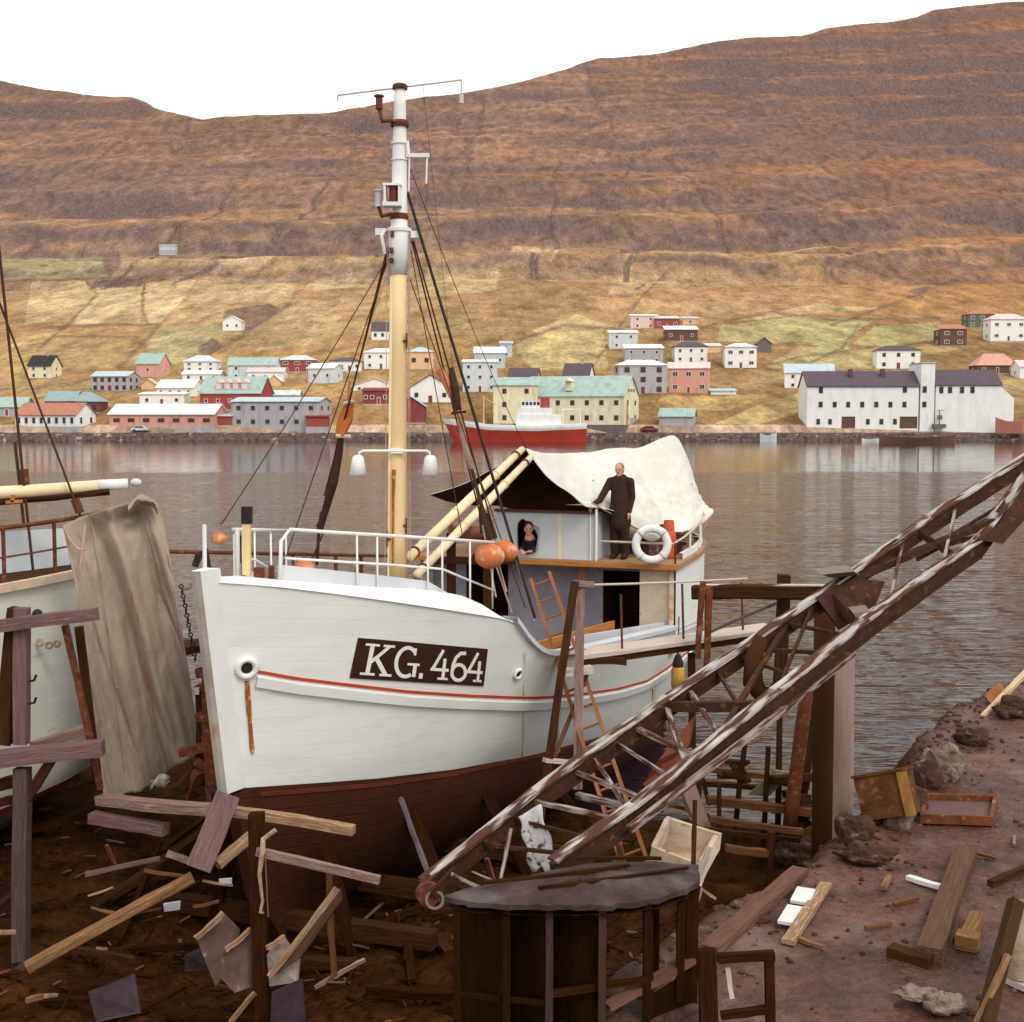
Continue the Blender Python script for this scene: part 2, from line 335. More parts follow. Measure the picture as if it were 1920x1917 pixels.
rk = N.new('ShaderNodeMapRange'); rk.inputs['From Min'].default_value = 0.88; rk.inputs['From Max'].default_value = 0.74; L.new(sx.outputs['Z'], rk.inputs['Value'])
mg = N.new('ShaderNodeMapping'); mg.inputs['Scale'].default_value = (1, .38, .7); L.new(tc.outputs['Object'], mg.inputs[0])
nz = N.new('ShaderNodeTexNoise'); nz.inputs['Scale'].default_value = 0.15; nz.inputs['Detail'].default_value = 9; nz.inputs['Roughness'].default_value = .68; L.new(mg.outputs[0], nz.inputs['Vector'])
mp = N.new('ShaderNodeMapping'); mp.inputs['Scale'].default_value = (0.55, 0.30, 0.14); L.new(tc.outputs['Object'], mp.inputs[0])
nr2 = N.new('ShaderNodeTexNoise'); nr2.inputs['Scale'].default_value = 1.0; nr2.inputs['Detail'].default_value = 10; nr2.inputs['Roughness'].default_value = .74; L.new(mp.outputs[0], nr2.inputs['Vector'])
rc = N.new('ShaderNodeValToRGB'); rc.color_ramp.elements[0].position = .35; rc.color_ramp.elements[1].position = .7
rc.color_ramp.elements[0].color = (.058, .039, .037, 1); rc.color_ramp.elements[1].color = (.21, .152, .144, 1); L.new(nr2.outputs['Fac'], rc.inputs[0])
g3 = N.new('ShaderNodeMapRange'); g3.inputs['From Min'].default_value = .3; g3.inputs['From Max'].default_value = .7; g3.inputs['To Min'].default_value = .50; g3.inputs['To Max'].default_value = 1.52; L.new(nz.outputs['Fac'], g3.inputs['Value'])
mk = N.new('ShaderNodeMapping'); mk.inputs['Scale'].default_value = (.8, .30, .8); L.new(tc.outputs['Object'], mk.inputs[0])
nk = N.new('ShaderNodeTexNoise'); nk.inputs['Scale'].default_value = 1.0; nk.inputs['Detail'].default_value = 5; nk.inputs['Roughness'].default_value = .75; L.new(mk.outputs[0], nk.inputs['Vector'])
gk = N.new('ShaderNodeMapRange'); gk.inputs['From Min'].default_value = .32; gk.inputs['From Max'].default_value = .64; gk.inputs['To Min'].default_value = .68; gk.inputs['To Max'].default_value = 1.48; L.new(nk.outputs['Fac'], gk.inputs['Value'])
m5 = N.new('ShaderNodeMath'); m5.operation = 'MULTIPLY'; L.new(g3.outputs[0], m5.inputs[0]); L.new(gk.outputs[0], m5.inputs[1])
vm = N.new('ShaderNodeVectorMath'); vm.operation = 'SCALE'; L.new(at.outputs['Color'], vm.inputs[0]); L.new(m5.outputs[0], vm.inputs['Scale'])
mx = N.new('ShaderNodeMix'); mx.data_type = 'RGBA'; rm = N.new('ShaderNodeMath'); rm.operation = 'MULTIPLY'; rm.inputs[1].default_value = 0.8
L.new(rk.outputs[0], rm.inputs[0]); L.new(rm.outputs[0], mx.inputs['Factor']); L.new(vm.outputs[0], mx.inputs['A']); L.new(rc.outputs[0], mx.inputs['B']); L.new(mx.outputs['Result'], b.inputs['Base Color'])
bp = N.new('ShaderNodeBump'); bp.inputs['Strength'].default_value = 0.7; bp.inputs['Distance'].default_value = 2.5; L.new(nz.outputs['Fac'], bp.inputs['Height']); L.new(bp.outputs[0], b.inputs['Normal'])
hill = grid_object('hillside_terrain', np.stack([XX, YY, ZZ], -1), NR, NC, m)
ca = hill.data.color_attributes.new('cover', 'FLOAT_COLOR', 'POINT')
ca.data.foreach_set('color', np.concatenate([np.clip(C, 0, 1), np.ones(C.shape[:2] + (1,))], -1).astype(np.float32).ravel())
def yof(py): return itp(-py, [-k for k in PYS], PYD)
def gz(X, Y): return float(terrain_z(X, Y))

# ================= fjord water =================
m = bpy.data.materials.new('fjord_water'); m.use_nodes = True; N = m.node_tree.nodes; L = m.node_tree.links
b = N['Principled BSDF']; b.inputs['Base Color'].default_value = (.018, .010, .013, 1); b.inputs['Roughness'].default_value = 0.07; b.inputs['IOR'].default_value = 1.34
tc = N.new('ShaderNodeTexCoord'); sx = N.new('ShaderNodeSeparateXYZ'); L.new(tc.outputs['Object'], sx.inputs[0])
hts = []
for sc_, k in (((.50, 1.75, 1), 0.105), ((1.5, 4.6, 1), 0.016), ((.10, .34, 1), 0.24)):
    mp = N.new('ShaderNodeMapping'); mp.inputs['Scale'].default_value = sc_; mp.inputs['Rotation'].default_value = (0, 0, rad(-6)); L.new(tc.outputs['Object'], mp.inputs[0])
    q = N.new('ShaderNodeTexNoise'); q.inputs['Scale'].default_value = 1.0; q.inputs['Detail'].default_value = 2.0; q.inputs['Distortion'].default_value = 0.4; L.new(mp.outputs[0], q.inputs['Vector'])
    mu = N.new('ShaderNodeMath'); mu.operation = 'MULTIPLY'; mu.inputs[1].default_value = k; L.new(q.outputs['Fac'], mu.inputs[0]); hts.append(mu)
a1 = N.new('ShaderNodeMath'); L.new(hts[0].outputs[0], a1.inputs[0]); L.new(hts[1].outputs[0], a1.inputs[1])
a2 = N.new('ShaderNodeMath'); L.new(a1.outputs[0], a2.inputs[0]); L.new(hts[2].outputs[0], a2.inputs[1])
# sheltered belt under the far shore lies nearly still; a few cat's-paw streaks beyond
mp = N.new('ShaderNodeMapping'); mp.inputs['Scale'].default_value = (.004, .045, 1); L.new(tc.outputs['Object'], mp.inputs[0])
q = N.new('ShaderNodeTexNoise'); q.inputs['Scale'].default_value = 1.0; q.inputs['Detail'].default_value = 4; L.new(mp.outputs[0], q.inputs['Vector'])
dn = N.new('ShaderNodeMath'); dn.operation = 'MULTIPLY_ADD'; dn.inputs[1].default_value = 60; L.new(q.outputs['Fac'], dn.inputs[0]); L.new(sx.outputs['Y'], dn.inputs[2])
cr = N.new('ShaderNodeMapRange'); cr.inputs['From Min'].default_value = 158; cr.inputs['From Max'].default_value = 176; cr.inputs['To Min'].default_value = 1.0; cr.inputs['To Max'].default_value = 0.10; L.new(dn.outputs[0], cr.inputs['Value'])
bp = N.new('ShaderNodeBump'); bp.inputs['Distance'].default_value = 1.0; L.new(a2.outputs[0], bp.inputs['Height']); mg = N.new('ShaderNodeMapping'); mg.inputs['Scale'].default_value = (.62, .15, 1); L.new(tc.outputs['Object'], mg.inputs[0])
gn = N.new('ShaderNodeTexNoise'); gn.inputs['Scale'].default_value = 1.0; gn.inputs['Detail'].default_value = 8; gn.inputs['Roughness'].default_value = .74; L.new(mg.outputs[0], gn.inputs['Vector'])
gr = N.new('ShaderNodeMapRange'); gr.inputs['From Min'].default_value = .34; gr.inputs['From Max'].default_value = .66; gr.inputs['To Min'].default_value = .05; gr.inputs['To Max'].default_value = 2.3; L.new(gn.outputs['Fac'], gr.inputs['Value'])
ms = N.new('ShaderNodeMath'); ms.operation = 'MULTIPLY'; L.new(cr.outputs[0], ms.inputs[0]); L.new(gr.outputs[0], ms.inputs[1]); L.new(ms.outputs[0], bp.inputs['Strength']); L.new(bp.outputs[0], b.inputs['Normal'])
ys = np.concatenate([np.linspace(-120, 12, 8), np.linspace(14, 60, 60), np.linspace(64, 306, 60)]); xs = np.linspace(-420, 420, 60)
V = np.stack(np.meshgrid(xs, ys), -1); V = np.concatenate([V, np.zeros(V.shape[:2] + (1,))], -1)
grid_object('fjord_water', V, len(ys), len(xs), m, smooth=False)

# shore: rough stone quay along the far side
xs = np.linspace(-150, 150, 700); prof = [(-1.6, -1.0), (-1.3, .1), (-.7, .6), (-.2, 1.2), (.3, 1.7), (1.5, 1.78), (5, 1.85), (9, 1.9)]
V = np.zeros((len(prof), len(xs), 3))
for i, (dy, z) in enumerate(prof):
    V[i, :, 0] = xs; V[i, :, 1] = 297.5 + dy + 1.6 * (fbm(xs / 3, xs * 0 + i, 4, 91) - .5) * (1 if i < 5 else 0); V[i, :, 2] = z + (.7 * (fbm(xs / 2, xs * 0 + i * 3.7, 4, 92) - .5) if i < 6 else 0)
quay_m = mat('dark_quay_stone', (.16, .11, .10), (.035, .024, .024), rough=.9, vs=1.2, spots=(.38, .30, .24), spot_at=.66, spot_s=.6)
grid_object('stone_quay', V, len(prof), len(xs), quay_m, smooth=False)
# ================= houses on the far shore =================
WC = {'white': (.80, .80, .78), 'cream': (.78, .72, .50), 'pink': (.72, .36, .30), 'salmon': (.66, .33, .26), 'grey': (.42, .41, .43), 'pale': (.62, .66, .68), 'red': (.36, .075, .065), 'peach': (.76, .50, .30),
      'teal': (.36, .48, .44), 'slate': (.11, .08, .10), 'black': (.035, .03, .035), 'bluegrey': (.50, .58, .62), 'brown': (.14, .075, .055), 'rust': (.46, .19, .13), 'stone': (.17, .14, .13), 'orange': (.65, .22, .06), 'blue': (.28, .37, .40), 'maroon': (.26, .05, .06), 'lpink': (.78, .58, .56), 'dgreen': (.12, .15, .12)}
def wm(k):
    c = WC[k]; d = tuple(x * (.93 if k == 'white' else .84) for x in c)
    return mat('painted_' + k, c, d, rough=.8, vs=.6, stretch=(1, 1, .35), bump=.25, bs=3.0, spots=tuple(x * (.78 if k == 'white' else .60) + .03 for x in c), spot_at=.62, spot_s=.7, spot_soft=.14)
GLASS = mat('dark_window_glass', (.03, .03, .04), (.06, .055, .06), rough=.15, vs=.5)
TRIM = mat('white_window_frame', (.72, .70, .66), rough=.6)
DARKT = mat('dark_window_frame', (.12, .06, .05), rough=.6)
WINMESH = {}
def window(parent, c, wd, ht, axis, trim, name='window', pane=None):
    """axis 'f' front face (normal -y), 'r' right gable (+x), 'l' left gable (-x); meshes are shared by size"""
    key = (round(wd, 1), round(ht, 1), axis, trim.name, name, pane.name if pane else '')
    if key not in WINMESH:
        mb = MB(); s = {'f': (1, 0), 'r': (0, 1), 'l': (0, -1)}[axis]; nx, ny = {'f': (0, -1), 'r': (1, 0), 'l': (-1, 0)}[axis]
        def bx(u, z, a, h, o, t, mi):
            mb.box((s[0] * u + nx * o, s[1] * u + ny * o, z), (abs(s[0]) * a + abs(nx) * t, abs(s[1]) * a + abs(ny) * t, h), mi)
        fw = .13
        bx(0, 0, wd - 2 * fw, ht - 2 * fw, .0, .06, 1)
        for q in (-1, 1): bx(q * (wd / 2 - fw / 2), 0, fw, ht, .03, .13, 0); bx(0, q * (ht / 2 - fw / 2), wd - 2 * fw, fw, .03, .13, 0)
        if name == 'window' and wd > 1.3: bx(0, 0, .08, ht - 2 * fw, .02, .10, 0)
        me = build(name, mb, [trim, pane or GLASS], origin=(0, 0, 0)); WINMESH[key] = me.data; bpy.data.objects.remove(me)
    o = bpy.data.objects.new(name, WINMESH[key]); COL.objects.link(o); o.parent = parent; o.location = c; return o

def house(label, cat, x0, x1, yb, ye, yr, wc, rc, style='gable', dep=7.0, yaw=0.0, cols=3, rows=2, gcols=1, trim=None, wsz=(1.0, 1.15), chim=False, group='houses on the far hillside', extra=None, name=None, dy=0.0, win=True, overhang=.35):
    Y = yof(yb) + dy; s = Y / F; a = abs(rad(yaw)); xm = (x0 + x1) / 2
    Wt = (x1 - x0) * s; t = P(xm, yb, Y).x / Y
    W = max((Wt - dep * math.sin(a)) / math.cos(a), 2.0)
    # perspective shows part of the side wall as well: keep the whole block inside its span
    zb = P(xm, yb, Y).z; h = (yb - ye) * s; r = max((ye - yr) * s, .12)
    off = dep * math.sin(a) / 2 * (1 if yaw < 0 else -1)
    loc = (P(xm, yb, Y).x - off, Y, zb)
    T = thing(name or ('warehouse' if cat == 'warehouse' else 'house'), label, cat, loc, rad(yaw), group)
    hw = W / 2; mb = MB(); B = -2.6
    if style in ('gable',):
        mb.add([(-hw, 0, B), (hw, 0, B), (hw, dep, B), (-hw, dep, B), (-hw, 0, h), (hw, 0, h), (hw, dep, h), (-hw, dep, h), (-hw, dep / 2, h + r), (hw, dep / 2, h + r)],
               [(0, 1, 5, 4), (2, 3, 7, 6), (1, 2, 6, 9, 5), (3, 0, 4, 8, 7), (4, 5, 9, 8), (6, 7, 8, 9)])
    elif style == 'front':
        mb.add([(-hw, 0, B), (hw, 0, B), (hw, dep, B), (-hw, dep, B), (-hw, 0, h), (hw, 0, h), (hw, dep, h), (-hw, dep, h), (0, 0, h + r), (0, dep, h + r)],
               [(0, 1, 5, 8, 4), (2, 3, 7, 9, 6), (1, 2, 6, 5), (3, 0, 4, 7), (4, 8, 9, 7), (5, 6, 9, 8)])
    else: mb.box((0, dep / 2, (h + B) / 2), (W, dep, h - B))
    build('wall', mb, wm(wc), T, local=True)
    o = overhang; e = .16; mb = MB()
    if style == 'gable':
        k = r / (dep / 2); mb.prism([(-hw - o, -o, h - o * k + .03), (-hw - o, dep / 2, h + r + .03), (-hw - o, dep + o, h - o * k + .03), (-hw - o, dep + o, h - o * k + e + .03), (-hw - o, dep / 2, h + r + e + .03), (-hw - o, -o, h - o * k + e + .03)][::-1], (W + 2 * o, 0, 0))
    elif style == 'front':
        k = r / hw; mb.prism([(-hw - o, -o, h - o * k + .03), (0, -o, h + r + .03), (hw + o, -o, h - o * k + .03), (hw + o, -o, h - o * k + e + .03), (0, -o, h + r + e + .03), (-hw - o, -o, h - o * k + e + .03)], (0, dep + 2 * o, 0))
    elif style == 'hip':
        q = min(hw, dep / 2) * .9; H = h + .02
        mb.add([(-hw - o, -o, H), (hw + o, -o, H), (hw + o, dep + o, H), (-hw - o, dep + o, H), (-hw - o, -o, H + e), (hw + o, -o, H + e), (hw + o, dep + o, H + e), (-hw - o, dep + o, H + e), (-hw + q, dep / 2, H + e + r), (hw - q, dep / 2, H + e + r)],
               [(3, 2, 1, 0), (0, 1, 5, 4), (1, 2, 6, 5), (2, 3, 7, 6), (3, 0, 4, 7), (4, 5, 9, 8), (5, 6, 9), (6, 7, 8, 9), (7, 4, 8)])
    else:
        mb.prism([(-hw - o, -o, h + .01), (-hw - o, dep + o, h + r * .8), (-hw - o, dep + o, h + r * .8 + .22), (-hw - o, -o, h + .23)], (W + 2 * o, 0, 0))
    rf = build('roof', mb, wm(rc), T, local=True)
    mb = MB(); mb.box((0, dep / 2, -.9), (W + .16, dep + .16, 2.4)); build('foundation', mb, wm('stone' if wc in ('white', 'pale', 'cream') and len(label) % 3 == 0 else 'grey'), T, local=True)
    if chim:
        mb = MB(); mb.box((hw * .3, dep / 2, h + r + .45), (.7, .7, 1.2)); mb.box((hw * .3, dep / 2, h + r + 1.1), (.85, .85, .14)); build('chimney', mb, wm('grey'), rf, local=True)
        rf.children[0].location = (0, 0, 0)
    trim = trim or TRIM
    if win:
        fh = h / rows; wz = min(wsz[1], fh * .55); ww = min(wsz[0], W / cols * .62)
        for j in range(rows):
            for i in range(cols):
                if j == 0 and i == cols // 2 and cols > 2 and cat == 'house': 
                    window(T, (-hw + W * (i + .5) / cols, -.01, min(1.05, fh * .4)), .95, min(2.0, fh * .8), 'f', trim, 'door', wm('maroon')); continue
                window(T, (-hw + W * (i + .5) / cols, -.01, fh * (j + .55)), ww, wz, 'f', trim)
            for i in range(gcols):
                ax = 'r' if (xm < 960 and yaw <= 0) or yaw < 0 else 'l'; sx = hw + .01 if ax == 'r' else -hw - .01
                window(T, (sx, dep * (i + .5) / gcols, fh * (j + .55)), ww, wz, ax, trim)
    if extra: extra(T, W, h, r, dep)
    return T
H = house
def dormers(T, W, h, r, dep):
    for i in range(4):
        x = -W * .2 + i * W * .14; mb = MB(); mb.box((x, dep * .17, h + r * .42), (W * .085, dep * .22, r * .42)); mb.prism([(x - W * .055, dep * .04, h + r * .63), (x + W * .055, dep * .04, h + r * .63), (x, dep * .04, h + r * .86)], (0, dep * .4, 0)); d = build('dormer', mb, wm('lpink'), T, local=True)
H('cream house with a black gable roof standing alone at the left end of the hillside', 'house', 52, 102, 711, 686, 667, 'cream', 'black', yaw=-8, cols=2, rows=2, chim=True, group=None)
H('pink house under a green gable roof, high on the left slope', 'house', 255, 309, 708, 682, 663, 'pink', 'teal', yaw=-12, cols=1, rows=1, chim=True)
H('pale two storey house with a wide flat white roof above the long salmon shed', 'house', 345, 405, 697, 679, 667, 'white', 'pale', 'hip', cols=3, rows=2)
H('low white annex below the pale house, with a broad white roof', 'house', 342, 412, 714, 702, 695, 'white', 'white', 'gable', cols=3, rows=1)
H('grey concrete house with a pale blue roof, second row at the left', 'house', 170, 250, 735, 706, 697, 'grey', 'bluegrey', 'gable', cols=5, rows=2, gcols=2, yaw=-10, trim=DARKT)
H('small peach shed beside the grey concrete house', 'shed', 265, 290, 733, 720, 711, 'peach', 'peach', 'front', dep=4, win=False, name='shed')
H('white house with a bright white roof and four dark windows behind the salmon shed', 'house', 292, 372, 746, 727, 713, 'white', 'white', yaw=-10, cols=4, rows=1, gcols=1)
H('long low white building directly behind the roof of the salmon shed', 'house', 262, 345, 763, 740, 735, 'white', 'white', 'flat', cols=3, rows=1, dep=6)
H('dark red warehouse with a pale teal roof and a row of roof dormers', 'warehouse', 373, 502, 770, 737, 707, 'red', 'teal', yaw=-10, cols=5, rows=1, gcols=2, dep=9, extra=dormers, group=None)
H('pale blue house with a teal roof in the middle of the upper left row', 'house', 428, 518, 713, 685, 671, 'pale', 'teal', cols=3, rows=2, gcols=2)
H('white house with a pink roof in front of the teal roofed pale blue house', 'house', 464, 531, 717, 698, 690, 'white', 'lpink', cols=3, rows=1)
H('red house with white window bands and a flat pale roof', 'house', 525, 590, 699, 676, 667, 'red', 'pale', 'hip', cols=3, rows=2, wsz=(1.6, 1.2))
H('pale grey house with a white roof right of the red banded house', 'house', 577, 638, 721, 691, 682, 'pale', 'white', yaw=-14, cols=2, rows=1)
H('white house with a dark purple roof left of the cream mast', 'house', 620, 676, 698, 678, 671, 'white', 'slate', 'hip', cols=4, rows=1)
H('tiny peach hut squeezed between roofs above the big grey concrete hall', 'shed', 503, 526, 726, 714, 704, 'peach', 'white', 'front', dep=4, win=False, name='shed')
H('little hut with a flat white roof just above the big grey concrete hall', 'shed', 510, 560, 748, 741, 733, 'bluegrey', 'pale', 'gable', dep=5, win=False, name='shed')
H('big grey concrete hall with small square windows on the waterfront', 'warehouse', 432, 611, 805, 754, 746, 'grey', 'bluegrey', 'gable', yaw=-8, dep=11, cols=6, rows=2, gcols=2, wsz=(1.0, 1.0), trim=DARKT, group='waterfront buildings')
H('small bright red shed against the right end of the grey concrete hall', 'shed', 574, 614, 803, 782, 779, 'red', 'red', 'flat', dep=4, win=False, dy=-4, name='shed')
H('long salmon pink shed with a bright white roof on the waterfront', 'warehouse', 200, 416, 802, 777, 759, 'salmon', 'white', yaw=-9, dep=9, cols=7, rows=1, gcols=1, wsz=(1.6, .9), trim=DARKT, group='waterfront buildings')
H('low dark red annex joining the salmon shed to the grey hall', 'shed', 402, 434, 800, 781, 776, 'red', 'pale', 'flat', dep=5, win=False, name='shed')
H('house with a green roof cut by the left edge of the picture', 'house', -20, 46, 782, 763, 746, 'grey', 'teal', cols=3, rows=1)
H('white hall with a red and white striped roof and a row of tall windows', 'warehouse', 22, 166, 802, 778, 757, 'white', 'rust', yaw=-16, dep=8, cols=8, rows=1, gcols=2, wsz=(1.1, 2.0), group='waterfront buildings')
H('brown house with teal roof halves behind the white striped hall, left half', 'house', 85, 140, 776, 752, 735, 'maroon', 'blue', 'gable', cols=2, rows=1, trim=DARKT)
H('brown house with a teal hipped roof, right half behind the striped hall', 'house', 128, 186, 776, 754, 736, 'brown', 'blue', 'hip', cols=3, rows=1, trim=DARKT)
H('white house with a black roof standing alone high above the village centre', 'house', 697, 752, 639, 620, 604, 'white', 'slate', cols=4, rows=1, trim=DARKT, group=None)
H('small white gabled house alone on the slope in front of a dark hollow', 'house', 418, 452, 622, 602, 593, 'white', 'white', 'front', dep=6, cols=2, rows=1, group=None)
H('tiny pale hut highest up the hillside on the left', 'shed', 299, 328, 470, 461, 457, 'bluegrey', 'pale', 'flat', dep=5, win=False, name='shed', group=None)
H('white two storey house partly behind the mast', 'house', 683, 746, 694, 662, 654, 'white', 'white', 'hip', cols=3, rows=2)
H('peach house with a pale teal roof just right of the mast', 'house', 764, 812, 694, 661, 652, 'peach', 'bluegrey', 'hip', cols=2, rows=1, trim=DARKT, wsz=(1.3, 1.3))
H('white house with a pink gabled roof left of the mast, over the maroon front', 'house', 660, 744, 735, 724, 710, 'white', 'lpink', 'front', dep=7, cols=3, rows=1)
H('maroon wooden house front below the pink gable left of the mast', 'house', 680, 728, 760, 733, 727, 'maroon', 'maroon', 'flat', dep=5, cols=4, rows=1)
H('white gabled house with dark trim between mast and cream warehouse', 'house', 768, 846, 757, 728, 704, 'white', 'slate', 'front', dep=8, cols=3, rows=1, trim=DARKT)
H('magenta red boathouse with a teal roof just right of the mast on the shore', 'shed', 745, 796, 795, 762, 745, 'maroon', 'teal', 'front', dep=7, win=False, name='boathouse')
H('large pale blue house above the cream warehouse, upper block', 'house', 890, 947, 692, 662, 651, 'bluegrey', 'white', 'gable', cols=3, rows=1)
H('white block of a house under the pale blue house', 'house', 868, 932, 737, 680, 673, 'pale', 'white', 'flat', cols=3, rows=3)
H('small square pale tower house top right of the pale blue house', 'house', 938, 960, 672, 645, 639, 'bluegrey', 'bluegrey', 'flat', dep=4, cols=1, rows=2)
H('house whose dark purple roof shows behind the left end of the cream warehouse', 'house', 953, 1013, 722, 708, 691, 'white', 'slate', yaw=-8, cols=2, rows=1)
H('cream side building with a teal roof joined to the left of the cream warehouse', 'warehouse', 925, 1008, 797, 723, 709, 'cream', 'teal', 'gable', dep=8, cols=2, rows=3, trim=DARKT, group='waterfront buildings')
def gable_door(T, W, h, r, dep):
    x = W / 2
    mb = MB(); mb.box((W / 2 + .03, dep * .22, h * .38), (.12, 1.3, h * .72)); build('door', mb, wm('orange'), T, local=True)
    mb = MB(); mb.box((W / 2 + .04, dep * .62, h * .14), (.14, dep * .42, h * .26)); build('door', mb, wm('grey'), T, local=True)
    for i in range(5):
        mb = MB(); y = dep * (.3 + .1 * i); mb.box((W / 2 + .04, y, h + r * .22), (.06, .5, .14)); mb.box((W / 2 + .04, y - .2, h + r * .22 + .30), (.06, .12, .45)); mb.box((W / 2 + .04, y + .16, h + r * .22 + .28), (.06, .1, .4)); mb.box((W / 2 + .04, y, h + r * .22 + .56), (.06, .5, .12)); build('gable_lettering', mb, wm('brown'), T, local=True)
    mb = MB(); mb.box((-W * .05, dep * .14, h + r * .5), (1.5, 2.2, 2.2)); mb.prism([(-W * .05 - 1, -.4, h + r * .5 + 1.1), (-W * .05 + 1, -.4, h + r * .5 + 1.1), (-W * .05, -.4, h + r * .5 + 1.9)], (0, 3.4, 0)); build('dormer', mb, wm('cream'), T, local=True)
H('cream warehouse with a long teal roof, orange door and lettered gable on the waterfront', 'warehouse', 980, 1204, 799, 743, 706, 'cream', 'teal', yaw=-20, dep=14, cols=7, rows=2, gcols=2, trim=DARKT, extra=gable_door, group='waterfront buildings')
H('white house with a dark gable roof just above the cream warehouse ridge', 'house', 1056, 1116, 712, 704, 682, 'white', 'slate', yaw=-16, cols=2, rows=1, chim=True)
H('grey three storey house with an overhanging white roof', 'house', 1155, 1251, 740, 686, 676, 'grey', 'white', 'hip', cols=3, rows=3, yaw=6, trim=DARKT, wsz=(1.4, 1.4))
H('pale grey house with a flat white roof behind the three storey one', 'house', 1172, 1243, 684, 654, 643, 'grey', 'white', 'flat', cols=3, rows=2)
H('salmon pink house with a pale roof right of the grey three storey house', 'house', 1254, 1336, 739, 691, 680, 'salmon', 'lpink', 'gable', cols=3, rows=2, yaw=-10, wsz=(1.5, 1.4))
H('white house with a dark hipped roof above the salmon pink house', 'house', 1265, 1326, 682, 651, 641, 'white', 'slate', 'hip', cols=3, rows=2)
H('small tan shed between two white houses on the right slope', 'shed', 1325, 1352, 664, 650, 642, 'peach', 'pale', 'flat', dep=5, win=False, name='shed')
H('pale grey house with a white roof leftmost of the upper right cluster', 'house', 1143, 1196, 656, 625, 617, 'pale', 'white', 'flat', cols=2, rows=2)
H('white and pink house highest of the upper right cluster', 'house', 1183, 1232, 618, 593, 587, 'lpink', 'white', 'flat', cols=2, rows=2)
H('bright red and white house next to the highest one of the cluster', 'house', 1228, 1274, 619, 598, 590, 'red', 'pale', 'flat', cols=3, rows=1, wsz=(1.4, 1.2))
H('dark brown house with a broad white roof in the upper right cluster', 'house', 1248, 1308, 641, 619, 608, 'brown', 'white', 'flat', cols=3, rows=1)
H('small boxy house with a grey roof, right end of the upper cluster', 'house', 1280, 1309, 610, 598, 592, 'peach', 'bluegrey', 'flat', dep=5, cols=1, rows=1)
H('white two storey house with a pale green roof standing alone right of the cluster', 'house', 1360, 1421, 692, 652, 644, 'white', 'pale', 'hip', cols=3, rows=2, yaw=-4, wsz=(1.5, 1.2))
H('dark stone hut beside the lone white two storey house', 'shed', 1420, 1446, 664, 645, 634, 'stone', 'stone', 'front', dep=5, win=False, name='shed')
H('white house with a pale blue roof just left of the big white warehouse', 'house', 1473, 1569, 731, 699, 683, 'white', 'bluegrey', yaw=-10, cols=3, rows=2, gcols=1)
H('white house with a dark roof above the ridge of the big white warehouse', 'house', 1645, 1728, 693, 658, 649, 'white', 'slate', 'hip', cols=3, rows=2, yaw=-6, trim=DARKT)
H('dark red brown house left of the top right corner cluster', 'house', 1763, 1812, 650, 618, 605, 'brown', 'rust', 'flat', cols=2, rows=2, wsz=(1.8, 1.2))
H('dark green house with a red roof uppermost at the right edge', 'house', 1815, 1868, 616, 590, 582, 'dgreen', 'rust', 'hip', cols=3, rows=2, wsz=(1.5, 1.3))
H('white house with a pinkish roof at the right edge of the hillside', 'house', 1857, 1925, 641, 600, 589, 'white', 'lpink', 'hip', cols=3, rows=2, wsz=(1.5, 1.2))
H('house with a broad pinkish hipped roof behind the big white warehouse', 'house', 1832, 1908, 702, 686, 664, 'brown', 'salmon', 'hip', cols=3, rows=1)
H('pale house cut by the right edge beside the pinkish hipped roof', 'house', 1912, 1960, 712, 688, 676, 'white', 'lpink', 'gable', cols=2, rows=1)
H('low shore hut with a teal roof between cream and white warehouses', 'shed', 1237, 1310, 799, 781, 767, 'grey', 'teal', 'gable', dep=6, yaw=-14, win=False, name='shed')
H('small grey garage with a flat roof below the salmon pink house', 'shed', 1333, 1380, 742, 734, 728, 'white', 'bluegrey', 'flat', dep=5, win=False, name='garage')

# the big white warehouse, three joined blocks under one thing
Yw = yof(802) - 1; s = Yw / F
T = thing('warehouse', 'big white three storey warehouse with a dark slate roof and stair tower, right waterfront', 'warehouse', tuple(P(1700, 803, Yw)), rad(-3), 'waterfront buildings')
def wx(px): return (px - 1700) * s
def wz(py): return (803 - py) * s
DEP = 12.0
def block(x0, x1, ye, yr, ov=.3):
    a, c = wx(x0), wx(x1); h, r = wz(ye), wz(yr); B = -2
    mb = MB(); mb.add([(a, 0, B), (c, 0, B), (c, DEP, B), (a, DEP, B), (a, 0, h), (c, 0, h), (c, DEP, h), (a, DEP, h), (a, DEP / 2, r), (c, DEP / 2, r)], [(0, 1, 5, 4), (2, 3, 7, 6), (1, 2, 6, 9, 5), (3, 0, 4, 8, 7), (4, 5, 9, 8), (6, 7, 8, 9)])
    build('wall', mb, wm('white'), T, local=True); k = (r - h) / (DEP / 2)
    mb = MB(); mb.prism([(a - ov, -ov, h - ov * k + .03), (a - ov, DEP / 2, r + .03), (a - ov, DEP + ov, h - ov * k + .03), (a - ov, DEP + ov, h - ov * k + .25), (a - ov, DEP / 2, r + .25), (a - ov, -ov, h - ov * k + .25)][::-1], (c - a + 2 * ov, 0, 0))
    return build('roof', mb, wm('slate'), T, local=True)
r1 = block(1515, 1721, 725, 697); r2 = block(1752, 1872, 723, 695)
mb = MB(); mb.box((wx(1600), DEP * .3, wz(702)), (1.0, .9, 2.4)); mb.box((wx(1660), DEP * .3, wz(702)), (1.0, .9, 2.6)); build('chimney', mb, wm('slate'), r1, local=True)
